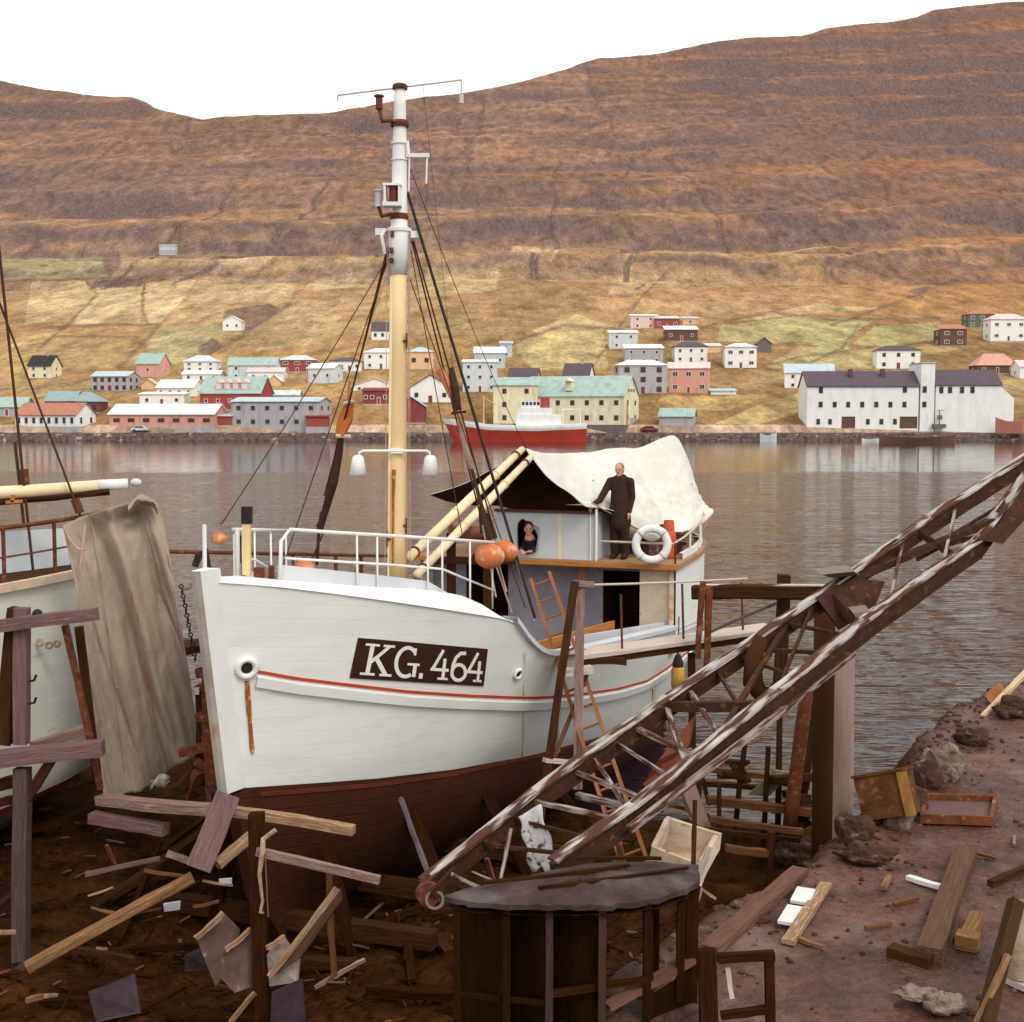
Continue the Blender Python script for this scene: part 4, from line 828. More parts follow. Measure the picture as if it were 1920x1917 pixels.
mb = MB(); a = P(633, 179, MY - .1); c = P(865, 150, MY + .1); mb.tube([a, c], .013, 6); mb.tube([a, a - Vector((0, 0, .07))], .012, 6); mb.tube([c, c - Vector((0, 0, .30))], .012, 6); mb.tube([c - Vector((0, 0, .19)), c - Vector((0, 0, .31))], .03, 8); build('aerial_yard', mb, mat('pale_aerial_wire', (.55, .52, .48), rough=.5), mast)
mb = MB(); mb.lathe([(0, 0), (.10, 0), (.10, .05), (.075, .07), (0, .07)], MP(168), 16); build('masthead_cap', mb, RUSTI, mast)
def lamp_arm(py0, x1, y1, y2, m, glass):
    mb = MB(); mb.tube([MP(py0, .02, -.1), MP(py0 - 4, -.10, -.10), P(x1 + 6, (py0 + y1) / 2 + 8, MY - .1), P(x1, y1, MY - .1)], .026, 8); mb.lathe([(.118, -.03), (.125, 0), (.118, .05), (.105, .05), (.105, -.03)], MP(py0), 18); br = build('lamp_bracket', mb, RUSTI, mast, smooth=True)
    h = P(x1, y2, MY - .1).z; b_ = P(x1, y1, MY - .1); mb = MB(); mb.lathe([(0, 0), (.05, 0), (.045, .02), (.045, h - b_.z - .03), (.065, h - b_.z - .02), (.065, h - b_.z), (0, h - b_.z)], b_, 14); build('lantern', mb, m, br)
lamp_arm(234, 711, 205, 179, RUSTI, None); lamp_arm(408, 710, 388, 356, mat('grey_lantern', (.60, .58, .60), (.45, .42, .44), rough=.4), None)
mb = MB(); mb.box(MP(352, -.075, -.17), (.24, .20, .03)); mb.box(MP(388, -.075, -.17), (.24, .20, .05)); mb.box(MP(372, -.17, -.17), (.03, .18, .26)); mb.box(MP(372, .02, -.17), (.03, .18, .26)); lb = build('steaming_light', mb, WHITE, mast)
mb = MB(); mb.lathe([(0, 0), (.055, 0), (.055, .2), (0, .2)], MP(383, -.06, -.18), 12); build('lens', mb, mat('dark_red_lens', (.14, .03, .025), rough=.2), lb)
mb = MB(); mb.lathe([(.13, -.02), (.165, 0), (.165, .04), (.12, .06)], MP(435), 18); mb.box(MP(436, -.25, -.03), (.12, .09, .09)); mb.box(MP(441, .22, -.03), (.12, .09, .09)); mb.tube([MP(432, -.17, -.12), MP(445, -.22, -.15), MP(462, -.20, -.13), MP(478, -.18, -.1)], .022, 6); build('hounds_band', mb, WHITE, mast)
for py, dx in ((442, -.08), (472, -.09), (491, -.09)):
    mb = MB(); mb.box(MP(py, dx, -.13), (.05, .05, .07)); build('block', mb, RUSTI, mast)
mb = MB(); mb.bar(MP(293, .09, -.05), MP(293, .40, -.05), .04, .05); mb.tube([MP(293, .37, -.05), MP(346, .36, -.05)], .013, 6); mb.tube([MP(293, .12, -.05), MP(266, .10, -.05)], .03, 6); mb.tube([MP(297, .135, -.05), MP(360, .13, -.05)], .012, 6); build('signal_bracket', mb, WHITE, mast)
for py in (269, 300): build('mast_band', MB().lathe([(.10, -.012), (.112, -.012), (.112, .012), (.10, .012)], MP(py), 18), WHITE, mast)
# deck lamps on a cross bar
mb = MB(); mb.tube([MP(862, -.52, -.16), MP(848, -.50, -.16), MP(845, -.45, -.16), MP(845, .40, -.16), MP(848, .44, -.16), MP(862, .45, -.16)], .017, 8); mb.box(MP(845, 0, -.1), (.16, .14, .07)); lbar = build('lamp_bar', mb, WHITE, mast, smooth=False)
for dx in (-.52, .45): build('lamp_shade', MB().lathe([(.045, 0), (.075, -.03), (.085, -.08), (.118, -.26), (.105, -.26), (.07, -.08), (.02, -.03)], MP(853, dx, -.16), 18), WHITE, lbar, smooth=True)
# twin derrick booms from the mast foot to the awning ridge
apex = Bp(9.72, 0, 5.66)
for a, c, r in ((P(764, 1048, 17.5), apex + Vector((-.06, -.02, .02)), .068), (P(780, 1080, 17.4), apex + Vector((.10, -.12, -.10)), .064)):
    mb = MB(); mb.tube([a, a.lerp(c, .5), c], [r * .95, r * 1.1, r * .85], 14); bm_ = build('derrick_boom', mb, CREAML, bt, smooth=True)
    for k in (.05, .36, .72, .93):
        d = (c - a).normalized(); build('boom_band', MB().lathe([(r * 1.0, -.02), (r * 1.22, -.02), (r * 1.22, .02), (r * 1.0, .02)], a.lerp(c, k), 14, ax=d), RUSTI if k in (.05, .93) else CREAM, bm_)
# shrouds and stays
def stay(p, q, r, m=ROPE, d=.0, nm='shroud'):
    return build(nm, MB().tube(sag(p, q, d, 6 if d else 1), r, 6), m, bt)
L0 = MP(462, -.15)
stay(L0, P(598, 985, 18.8), .014); stay(L0 + Vector((.02, .05, 0)), P(608, 930, 18.6), .013); stay(MP(485, -.14), P(530, 1062, 16.5), .008); stay(MP(480, -.14), P(414, 985, 14.0), .007, d=.05, nm='forestay')
R0 = MP(452, .17)
stay(MP(362, .11), P(1003, 1160, 16.3), .022, BLACK); stay(R0, P(905, 985, 17.2), .013); stay(R0 + Vector((.02, .05, 0)), P(930, 1010, 17.0), .013); stay(MP(520, .14), P(985, 1140, 16.6), .008)
stay(MP(156, .30), P(872, 905, 19), .003, nm='aerial_wire')
for dx, y0, y1 in ((.135, 440, 1040), (.15, 520, 1055), (-.15, 450, 1070)):
    stay(MP(y0, dx, -.08), MP(y1, dx * 1.1 + random.uniform(-.03, .03), -.12), .006, mat('pale_lanyard', (.50, .36, .26), (.32, .2, .14), rough=.9), d=.0, nm='halyard')
for y, dx in ((985, .13), (1010, -.13), (640, .115)):
    mb = MB(); mb.tube([MP(y - 14, dx, -.1), MP(y + 14, dx, -.1)], .013, 6); mb.box(MP(y, dx * .85, -.07), (.06, .06, .03)); build('cleat', mb, RUSTI, mast)
stay(MP(470, .16), P(868, 1010, 16.9), .007, d=.03); stay(MP(300, .10), P(990, 850, 22.0), .006, d=.15, nm='triatic_stay')
# lanyards, wound rope and side light boards on the shrouds
def wrap(pts, r, nm='shroud_tackle', m=ROPE): return build(nm, MB().tube(pts, r, 8, jit=.008), m, bt)
wrap([P(640, 815, 18.3), P(636, 850, 18.4), P(625, 905, 18.5), P(612, 955, 18.7), P(600, 990, 18.8)], [.045, .06, .065, .05, .06])
wrap([P(606, 962, 18.8), P(598, 990, 18.85), P(594, 1060, 18.9)], [.05, .03, .025]); wrap([P(606, 1000, 18.7), P(580, 1060, 18.6)], .014)
sb_ = MB(); sb_.add([P(632, 818, 18.2), P(660, 818, 18.2), P(663, 755, 18.3), P(650, 757, 18.3), P(638, 780, 18.25)], [(0, 1, 2, 3, 4)]); 
mb = MB(); mb.prism([P(628, 815, 18.2), P(643, 818, 18.1), P(657, 790, 18.15), P(660, 755, 18.2), P(646, 758, 18.25), P(633, 785, 18.22)], (.02, .10, 0)); sl_ = build('side_light_board', mb, mat('orange_side_board', (.48, .13, .02), (.36, .09, .02), rough=.6), bt)
for q in ([P(630, 818, 18.15), P(658, 819, 18.15)], [P(645, 757, 18.2), P(664, 753, 18.2)]): build('board_bracket', MB().tube(q, .028, 8), mat('pale_bracket', (.62, .50, .40), rough=.7), sl_)
mb = MB(); mb.bar(P(652, 752, 18.3), P(656, 715, 18.3), .03, .03); build('board_bracket', mb, OCHRE, sl_)
mb = MB(); mb.tube([P(823, 692, 17.2), P(836, 715, 17.2), P(847, 745, 17.2)], [.05, .055, .04], 8); sr_ = build('side_light_board', mb, mat('pale_orange_side_board', (.62, .24, .12), (.50, .16, .08), rough=.6), bt)
wrap([P(846, 690, 17.25), P(850, 725, 17.2), P(858, 770, 17.2)], [.03, .07, .055]); wrap([P(846, 775, 17.2), P(874, 772, 17.2)], .02)
wrap([P(862, 790, 17.1), P(876, 850, 17.05), P(884, 880, 17.0)], [.035, .045, .03], m=mat('weathered_batten', (.40, .27, .22), (.25, .15, .11), rough=.9, vs=6)); wrap([P(884, 880, 17), P(905, 960, 16.9), P(920, 1010, 16.8)], [.02, .03, .04])
for x0, y0, x1, y1 in ((905, 985, 930, 1120), (922, 1010, 950, 1110), (968, 1050, 1002, 1165), (930, 1060, 960, 1150)): stay(P(x0, y0, 16.9), P(x1, y1, 16.6), .012, mat('pale_lanyard', (.50, .36, .26), (.32, .2, .14), rough=.9), nm='lanyard')

# ---- deckhouse and bridge
ZT = 3.62
mb = MB(); us = [10.72, 11.5, 12.3, 13, 13.7, 14.3, 14.9, 15.4, 15.8, 16.15, 16.4, 16.6, 16.74]
for sg in (1, -1): mb.grid([[Bp(u, sg * (BR(u) - .012), ZR(u) - .1), Bp(u, sg * (BR(u) - .012), ZT + max(0, (u - 13)) * .02)] for u in us])
dh = build('deckhouse', mb, HULLW, bt)
mb = MB(); rows = [[Bp(u, k * (BR(u) + .05), zz + max(0, (u - 13)) * .02) for k, zz in ((-1, ZT - .045), (-1, ZT + .05), (1, ZT + .05), (1, ZT - .045))] for u in [10.6] + us]; mb.grid(rows, close=True); mb.f.append((0, 1, 2, 3)); mb.m.append(0); build('boat_deck', mb, mat('boat_deck_boards', (.40, .24, .13), (.28, .16, .09), rough=.8, vs=4), dh)
mb = MB(); mb.bar(Bp(10.56, -2.45, ZT - .0), Bp(10.56, 2.5, ZT - .0), .05, .075); build('deck_edge_beam', mb, OCHRE, dh)
uf = 11.3; zd = zdeck(uf)
mb = MB(); mb.grid([[Bp(uf, -2.4, zd), Bp(uf, -2.4, ZT - .05)], [Bp(uf, -1.75, zd), Bp(uf, -1.75, ZT - .05)]]); mb.grid([[Bp(uf, -.9, zd), Bp(uf, -.9, ZT - .05)], [Bp(uf, .95, zd), Bp(uf, .95, ZT - .05)]])
mb.grid([[Bp(uf, .95, ZT - .18), Bp(uf, .95, ZT - .05)], [Bp(uf, 1.75, ZT - .18), Bp(uf, 1.75, ZT - .05)]]); build('front_bulkhead', mb, mat('blue_grey_bulkhead', (.36, .36, .41), (.27, .26, .31), rough=.65, vs=2.5, spots=(.22, .14, .10), spot_at=.70), dh)
mb = MB(); mb.grid([[Bp(10.76, 1.78, zd), Bp(10.76, 1.78, ZT - .05)], [Bp(10.76, 2.40, zd), Bp(10.76, 2.40, ZT - .05)]]); mb.grid([[Bp(10.76, 1.78, zd), Bp(10.76, 1.78, ZT - .05)], [Bp(11.3, 1.78, zd), Bp(11.3, 1.78, ZT - .05)]]); build('side_panel', mb, mat('stained_beige_panel', (.62, .54, .42), (.48, .40, .30), rough=.7, vs=4, spots=(.34, .16, .06), spot_at=.68), dh)
for v0, v1 in ((.95, 1.75), (-1.75, -.9)):
    mb = MB(); mb.add([Bp(uf, v0, zd), Bp(uf, v1, zd), Bp(uf + 1.2, v1, zd), Bp(uf + 1.2, v0, zd), Bp(uf, v0, ZT - .1), Bp(uf, v1, ZT - .1), Bp(uf + 1.2, v1, ZT - .1), Bp(uf + 1.2, v0, ZT - .1)], [(3, 2, 6, 7), (0, 3, 7, 4), (1, 5, 6, 2), (0, 1, 2, 3), (4, 7, 6, 5)]); build('doorway', mb, DARKIN, dh)
mb = MB(); mb.bar(Bp(10.72, 2.36, 2.1), Bp(10.72, 2.36, ZT - .05), .06, .08, up=(1, 0, 0)); build('rusty_corner_post', mb, mat('rust_over_white', (.62, .52, .40), (.40, .20, .07), rough=.8, vs=7), dh)
mb = MB(); mb.bar(Bp(11.0, .62, zd), Bp(11.0, .62, ZT - .05), .16, .12, up=(1, 0, 0), jit=.01, seg=4); build('deck_pillar', mb, OCHRE, dh)
# bridge front, open above, with one rounded window
wf = 10.80
def WFp(v, z): return Bp(wf, v, z)
def rrect(cv, cz, hw, hh, r, n=5):
    o = []
    for a0, sx, sz in ((0, 1, 1), (90, -1, 1), (180, -1, -1), (270, 1, -1)):
        for i in range(n + 1):
            g = rad(a0 + 90 * i / n); o.append((cv + sx * (hw - r) + r * math.cos(g), cz + sz * (hh - r) + r * math.sin(g)))
    return o
cv, cz = -.33, 4.06; inn = rrect(cv, cz, .215, .335, .17)
def spread_(r):
    o = []
    for i in range(len(r)):
        p, q = r[i], r[(i + 1) % len(r)]; k = max(1, int(math.hypot(p[0] - q[0], p[1] - q[1]) / .06)); o += [(lerp(p[0], q[0], j / k), lerp(p[1], q[1], j / k)) for j in range(k)]
    return o
inn = spread_(inn); outr = []; xl, xr, zl, zh = cv - .32, cv + .32, 3.66, 4.52
for v, z in inn:
    dx, dz = v - cv, z - cz; t = min((.32 / abs(dx)) if abs(dx) > 1e-6 else 99, ((zh - cz) / dz) if dz > 1e-6 else 99, ((cz - zl) / -dz) if dz < -1e-6 else 99); outr.append((cv + dx * t, cz + dz * t))
mb = MB(); mb.grid([[WFp(v, z) for v, z in inn], [WFp(v, z) for v, z in outr]], close=True)
for i in range(len(outr)):
    (v1, z1), (v2, z2) = outr[i], outr[(i + 1) % len(outr)]
    if abs(v1 - v2) > 1e-4 and abs(z1 - z2) > 1e-4: mb.add([WFp(v1, z1), WFp(v2, z2), WFp(xr if (v1 + v2) / 2 > cv else xl, zh if (z1 + z2) / 2 > cz else zl)], [(0, 1, 2)])
mb.grid([[WFp(-.95, zl), WFp(-.95, zh)], [WFp(xl, zl), WFp(xl, zh)]]); mb.grid([[WFp(xr, zl), WFp(xr, zh)], [WFp(.93, zl), WFp(.93, zh)]])
# returns and back
for v in (-.95, .93): mb.grid([[Bp(wf, v, 3.66), Bp(wf, v, 4.52)], [Bp(wf + 1.9, v, 3.66), Bp(wf + 1.9, v, 4.52)]])
wh = build('wheelhouse', mb, GREYW, bt)
mb = MB(); mb.grid([[Bp(wf - .012, v, z) for v, z in inn], [Bp(wf - .012, v2, z2) for v2, z2 in rrect(cv, cz, .235, .355, .19)]], close=True); mb.grid([[Bp(wf - .012, v, z) for v, z in inn], [Bp(wf + .05, v, z) for v, z in inn]], close=True); build('window_frame', mb, GREYW, wh)
mb = MB(); mb.grid([[Bp(wf + .75, v, 3.66), Bp(wf + .75, v, 4.6)] for v in (-.93, .91)]); mb.grid([[Bp(wf + .02, v, 3.68), Bp(wf + .75, v, 3.68)] for v in (-.93, .91)]); build('wheelhouse_lining', mb, DARKIN, wh)
mb = MB(); mb.bar(Bp(wf - .02, -.97, 4.53), Bp(wf - .02, .96, 4.53), .06, .05); build('top_rail', mb, mat('dark_rail_wood', (.12, .05, .03), rough=.7), wh)
mb = MB(); mb.tube([Bp(wf - .03, .97, 3.66), Bp(wf - .03, .97, 4.60)], .025, 8); mb.tube([Bp(wf - .03, .86, 3.66), Bp(wf - .03, .86, 4.52)], .012, 8); build('corner_pipe', mb, WHITE, wh)
mb = MB(); mb.grid([[Bp(wf - .004, .28 + k, 4.52 - .86 * i / 5) for k in (-.03, .03)] for i in range(6)]); build('rust_stain', mb, RUSTP, wh)
# boat deck rails, clutter along the port side
mb = MB(); pts = [Bp(10.8, 1.05, 4.02), Bp(10.75, 2.38, 4.02)] + [Bp(u, BR(u) - .02, 4.05 + (u - 11) * .06) for u in (11.5, 12.5, 13.5, 14.5, 15.3)]; mb.tube(pts, .02, 8); build('guard_rail', mb, mat('pale_pipe', (.60, .50, .42), (.45, .34, .26), rough=.6), dh)
for u in (10.78, 12.2, 13.6, 14.9):
    mb = MB(); v = BR(u) - .04; mb.tube([Bp(u, v, ZT), Bp(u, v, 4.05 + (u - 11) * .06)], .022, 6); build('stanchion', mb, RUSTI if u < 11 else WHITE, dh)
mb = MB(); mb.grid([[Bp(u, BR(u) - .05, ZT + .05), Bp(u, BR(u) - .05, ZT + .16), Bp(u, BR(u) - .12, ZT + .16)] for u in us if u > 11.4]); build('toe_rail', mb, WHITE, dh)
mb = MB()
for i in range(16):
    u = 11.6 + i * .26; v = BR(u) - .55 + random.uniform(-.25, .2); mb.box(Bp(u, v, ZT + .18 + random.random() * .15), (random.uniform(.15, .5), random.uniform(.15, .4), random.uniform(.2, .55)), M=Matrix.Rotation(random.random() * 3, 3, 'Z'))
o = build('deck_gear', mb, mat('dark_stowed_gear', (.10, .055, .05), (.035, .018, .016), rough=.9, vs=4, spots=(.30, .20, .17), spot_at=.66), dh)
# hatch, winch and pound boards on deck
zz = zdeck(7)
mb = MB(); mb.bar(Bp(5.2, 1.52, 3.03), Bp(9.6, 1.62, 2.72), .05, .16); build('pound_board', mb, OCHRE, bt)
mb = MB(); mb.grid([[Bp(lerp(6.6, 10.68, i / 12), lerp(1.80, 2.25, i / 12) + dv, lerp(3.02, 2.64, i / 12) + dz) for dv, dz in ((0, -.6), (0, 0), (-.05, 0), (-.05, -.6))] for i in range(13)], close=True); build('inner_coaming', mb, GREYW, bt)
mb = MB()
for u in (5.4, 7.4, 9.4): mb.bar(Bp(u, 1.5, 2.3), Bp(u, 1.5, 3.0 - (u - 5.2) * .07), .09, .09, up=(1, 0, 0))
build('pound_post', mb, BRWOOD, bt)
mb = MB(); a = Bp(6.4, 0, zz); mb.box((a.x, a.y, zz + .25), (1.6, 1.8, .5), M=Matrix.Rotation(-TH, 3, 'Z')); build('hatch', mb, BRWOOD, bt)
wpos = P(880, 1000, 19.6); wn = MB(); wn.lathe([(0, -.32), (.20, -.32), (.20, -.27), (.11, -.25), (.11, .25), (.20, .27), (.20, .32), (0, .32)], wpos, 16, ax=(1, .1, 0)); wi = build('winch', wn, mat('red_brown_winch', (.34, .10, .06), (.14, .05, .035), rough=.7, vs=6), bt)
mb = MB(); mb.bar(wpos - Vector((.28, 0, 1.5)), wpos - Vector((.28, 0, 0)), .1, .14, up=(1, 0, 0)); mb.bar(wpos - Vector((-.28, 0, 1.5)), wpos - Vector((-.28, 0, 0)), .1, .14, up=(1, 0, 0)); mb.box(wpos + Vector((.1, 0, -.42)), (1.3, .2, .10)); build('winch_frame', mb, DKWOOD, wi)
mb = MB(); mb.bar(P(905, 1000, 18.9), P(902, 950, 18.9), .08, .08, up=(1, 0, 0)); mb.bar(P(928, 1010, 18.9), P(912, 962, 18.9), .10, .08, up=(1, 0, 0)); build('derrick_block', mb, BLACK, wi)
# ================= ground: slip, pit and muddy quay =================
EDY = [4, 7, 9, 11.1, 13, 15.5, 18.2, 20.2, 22.8, 27]; EDX = [-1.7, -.9, .25, 1.75, 3.3, 4.75, 6.1, 7.4, 9.3, 12.6]
def ground_z(X, Y):
    X = np.asarray(X, float); Y = np.asarray(Y, float)
    d = X - np.interp(Y, EDY, EDX) + .55 * (fbm(X * .9, Y * .9, 4, 101) - .5)
    k = sst(-1.05, .10, d)
    zq = 1.80 + .16 * (fbm(X * .7, Y * .7, 4, 102) - .5) + .05 * (fbm(X * 3.5, Y * 3.5, 4, 103) - .5) + .20 * np.exp(-((d - .25) / .3) ** 2) * (fbm(X * 2, Y * 2, 4, 109) - .3) + sst(8.2, 12, X) * sst(17, 20, Y) * 1.1 * fbm(X * 1.5, Y * 1.5, 4, 110)
    zp = .42 + .35 * (fbm(X * .8, Y * .8, 4, 104) - .5) + .25 * (fbm(X * 3, Y * 3, 4, 105) - .5) - .24 * np.clip(Y - 17.6, 0, 20)
    zp = zp + sst(-3.2, -5.5, X) * sst(12, 15, Y) * (.35 + .24 * np.clip(Y - 17.6, 0, 4))
    u = (X - B0.x) * AX.x + (Y - B0.y) * AX.y; v = (X - B0.x) * PT.x + (Y - B0.y) * PT.y
    tr = (1 - sst(.5, 1.3, np.abs(v))) * sst(-.5, 1.2, u)
    zp = zp * (1 - tr) + tr * np.minimum(zp, .16)
    z = zp * (1 - k) + zq * k
    return z - sst(20.5, 26, Y) * 5 * (1 - sst(-.5, .5, X - np.interp(Y, EDY, EDX)))
def gd(x, y): return float(ground_z(x, y))
def GP(px, py, it=30):
    """where the line of sight through a pixel meets the ground"""
    r = ray(px, py); lo = 4.0
    for i in range(900):
        y = 4 + i * .03; q = Vector((0, 0, CH)) + r * (y / r.y)
        if q.z <= gd(q.x, q.y): return Vector((q.x, q.y, gd(q.x, q.y)))
    return Vector((0, 0, CH)) + r * (12 / r.y)
gx = np.linspace(-15, 17, 330); gy = np.linspace(2, 30, 290); GX, GY = np.meshgrid(gx, gy)
gm = bpy.data.materials.new('wet_slip_mud'); gm.use_nodes = True; N = gm.node_tree.nodes; L = gm.node_tree.links; b = N['Principled BSDF']
tc = N.new('ShaderNodeTexCoord'); at = N.new('ShaderNodeAttribute'); at.attribute_name = 'mud'
def noise(scale, det=6, st=(1, 1, 1)):
    mp = N.new('ShaderNodeMapping'); mp.inputs['Scale'].default_value = st; L.new(tc.outputs['Object'], mp.inputs[0])
    q = N.new('ShaderNodeTexNoise'); q.inputs['Scale'].default_value = scale; q.inputs['Detail'].default_value = det; q.inputs['Roughness'].default_value = .65; L.new(mp.outputs[0], q.inputs['Vector']); return q
n1 = noise(2.2, 8); n2 = noise(.75, 5); n3 = noise(14, 5)
r1 = N.new('ShaderNodeMapRange'); r1.inputs['From Min'].default_value = .3; r1.inputs['From Max'].default_value = .7; r1.inputs['To Min'].default_value = .45; r1.inputs['To Max'].default_value = 1.5; L.new(n1.outputs['Fac'], r1.inputs['Value'])
r3 = N.new('ShaderNodeMapRange'); r3.inputs['From Min'].default_value = .3; r3.inputs['From Max'].default_value = .7; r3.inputs['To Min'].default_value = .6; r3.inputs['To Max'].default_value = 1.4; L.new(n3.outputs['Fac'], r3.inputs['Value'])
mm = N.new('ShaderNodeMath'); mm.operation = 'MULTIPLY'; L.new(r1.outputs[0], mm.inputs[0]); L.new(r3.outputs[0], mm.inputs[1])
vm = N.new('ShaderNodeVectorMath'); vm.operation = 'SCALE'; L.new(at.outputs['Color'], vm.inputs[0]); L.new(mm.outputs[0], vm.inputs['Scale'])
pale = N.new('ShaderNodeMix'); pale.data_type = 'RGBA'; pale.inputs['B'].default_value = (.27, .195, .175, 1); rp = N.new('ShaderNodeMapRange'); rp.inputs['From Min'].default_value = .54; rp.inputs['From Max'].default_value = .70; rp.inputs['To Max'].default_value = .62; L.new(n2.outputs['Fac'], rp.inputs['Value'])
pm = N.new('ShaderNodeMath'); pm.operation = 'MULTIPLY'; L.new(rp.outputs[0], pm.inputs[0]); L.new(at.outputs['Alpha'], pm.inputs[1]); L.new(pm.outputs[0], pale.inputs['Factor'])
L.new(vm.outputs[0], pale.inputs['A']); L.new(pale.outputs['Result'], b.inputs['Base Color'])
rr = N.new('ShaderNodeMapRange'); rr.inputs['From Min'].default_value = .40; rr.inputs['From Max'].default_value = .58; rr.inputs['To Min'].default_value = .10; rr.inputs['To Max'].default_value = .92; L.new(n2.outputs['Fac'], rr.inputs['Value']); rmx = N.new('ShaderNodeMix'); rmx.inputs['A'].default_value = .93; L.new(at.outputs['Alpha'], rmx.inputs['Factor']); L.new(rr.outputs[0], rmx.inputs['B']); L.new(rmx.outputs['Result'], b.inputs['Roughness']); sp_ = N.new('ShaderNodeMath'); sp_.operation = 'MULTIPLY_ADD'; sp_.inputs[1].default_value = .24; sp_.inputs[2].default_value = .03; L.new(at.outputs['Alpha'], sp_.inputs[0]); L.new(sp_.outputs[0], b.inputs['Specular IOR Level'])
bp = N.new('ShaderNodeBump'); bp.inputs['Strength'].default_value = .8; bp.inputs['Distance'].default_value = .05; L.new(n3.outputs['Fac'], bp.inputs['Height']); L.new(bp.outputs[0], b.inputs['Normal'])
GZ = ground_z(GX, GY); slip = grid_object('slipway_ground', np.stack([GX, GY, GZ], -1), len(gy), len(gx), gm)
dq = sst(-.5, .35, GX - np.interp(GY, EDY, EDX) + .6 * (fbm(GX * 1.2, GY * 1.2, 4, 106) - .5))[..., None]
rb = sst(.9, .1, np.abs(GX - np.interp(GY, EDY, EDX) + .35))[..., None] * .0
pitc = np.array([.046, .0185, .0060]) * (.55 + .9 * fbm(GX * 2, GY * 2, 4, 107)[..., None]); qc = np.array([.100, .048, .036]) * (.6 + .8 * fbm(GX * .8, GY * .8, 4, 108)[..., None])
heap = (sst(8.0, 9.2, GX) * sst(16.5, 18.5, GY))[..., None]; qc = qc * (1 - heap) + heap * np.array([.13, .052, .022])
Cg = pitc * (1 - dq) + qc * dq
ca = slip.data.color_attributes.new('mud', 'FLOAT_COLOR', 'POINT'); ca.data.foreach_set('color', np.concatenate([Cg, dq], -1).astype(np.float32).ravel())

# ================= awning over the wheelhouse =================
CANW = bpy.data.materials.new('white_canvas')
CANW = mat('white_canvas_cloth', (.68, .67, .62), (.56, .55, .49), rough=.9, vs=1.4, bump=.25, bs=5, spots=(.46, .40, .30), spot_at=.71, spot_s=1.1, spot_soft=.09)
CANB = mat('awning_inside_shade', (.060, .026, .012), (.045, .018, .008), rough=.95, vs=3)  # dark brown inner face: shade inside the tent put into the colour
RID = [(9.70, 0, 5.70), (10.6, .05, 5.60), (11.6, .12, 5.56), (12.8, .25, 5.55), (13.8, .45, 5.62), (14.4, .85, 5.62), (15.1, 1.35, 5.84), (15.5, 1.55, 5.45), (15.8, 1.65, 5.0)]
EVP = [(10.55, .95, 4.72), (11.2, 1.20, 4.45), (11.8, 1.55, 4.14), (12.3, 1.85, 4.02), (12.9, 2.02, 3.98), (13.5, 2.15, 4.05), (14.2, 2.22, 4.12), (14.9, 2.2, 4.20), (15.6, 2.0, 4.3)]
EVS = [(10.35, -2.08, 4.82), (11.0, -2.0, 4.66), (11.8, -2.0, 4.55), (12.8, -2.0, 4.45), (13.6, -2.0, 4.4), (14.3, -1.9, 4.3), (14.9, -1.7, 4.3), (15.5, -1.4, 4.3), (16.0, -1.0, 4.3)]
def cr(P_, t):
    n = len(P_) - 1; x = t * n; i = min(int(x), n - 1); f = x - i
    a, b_, c, d = (np.array(P_[max(min(k, n), 0)]) for k in (i - 1, i, i + 1, i + 2))
    return .5 * (2 * b_ + (c - a) * f + (2 * a - 5 * b_ + 4 * c - d) * f * f + (3 * b_ - a - 3 * c + d) * f ** 3)
NU, NVa = 90, 34; rows = []
for i in range(NU + 1):
    t = i / NU; r_, e1, e2 = cr(RID, t), cr(EVP, t), cr(EVS, t); row = []
    for k in range(-NVa, NVa + 1):
        s_ = abs(k) / NVa; e = e1 if k > 0 else e2; q = r_ * (1 - s_) + e * s_
        sg_ = math.sin(s_ * math.pi)
        q = q + np.array([0, 0, -.20 * sg_ * (1.0 if k > 0 else .5)])
        if k > 0:
            fold = .10 * math.sin(t * 17 + s_ * 5) * s_ * (1 - .3 * s_) + .07 * math.sin(t * 31 - s_ * 9 + 1) * s_
            bulge = .34 * math.exp(-((t - .36) / .15) ** 2) * sg_ ** .8
            q = q + np.array([0, fold * .6 + bulge, fold * .5 + bulge * .3])
        rg = abs(float(fbm(np.array(t * 16. + s_ * 3), np.array(s_ * 5. - t * 4 + (9 if k > 0 else 0)), 4, 121)) - .5); q[2] += .10 * math.exp(-(rg / .05) ** 2) * math.sin(math.pi * s_) * (1 if k > 0 and .04 < t < .97 else 0)
        q[2] += .05 * (1 - s_ * .7) * (float(fbm(np.array(t * 9.), np.array(s_ * 5. + (9 if k > 0 else 0)), 4, 120)) - .5)
        row.append(Bp(*q))
    rows.append(row)
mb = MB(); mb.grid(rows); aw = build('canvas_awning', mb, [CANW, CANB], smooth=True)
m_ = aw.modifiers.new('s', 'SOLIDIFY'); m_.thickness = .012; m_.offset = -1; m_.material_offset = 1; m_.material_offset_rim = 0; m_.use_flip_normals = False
bake(aw); tag(aw, 'white canvas awning with shade painted inside, tented over the wheelhouse of the fishing boat', 'awning')
# lashings from the awning to the deck rail
for i, t in enumerate((.30, .42, .55, .68, .82)):
    q = Bp(*cr(EVP, t)); u = lerp(11.0, 15.0, t); r_ = Bp(u, BR(u) - .06, ZT + .30); mb = MB(); mb.tube(sag(q, r_, .02, 4), .008, 5); build('lashing', mb, mat('pale_lanyard', (.50, .36, .26), (.32, .2, .14), rough=.9), aw)
for e_ in (EVP,):
    mb = MB(); mb.tube([Bp(*cr(e_, t)) for t in np.linspace(0, 1, 40)], .014, 6); build('bolt_rope', mb, mat('pale_lanyard', (.5, .36, .26)), aw)
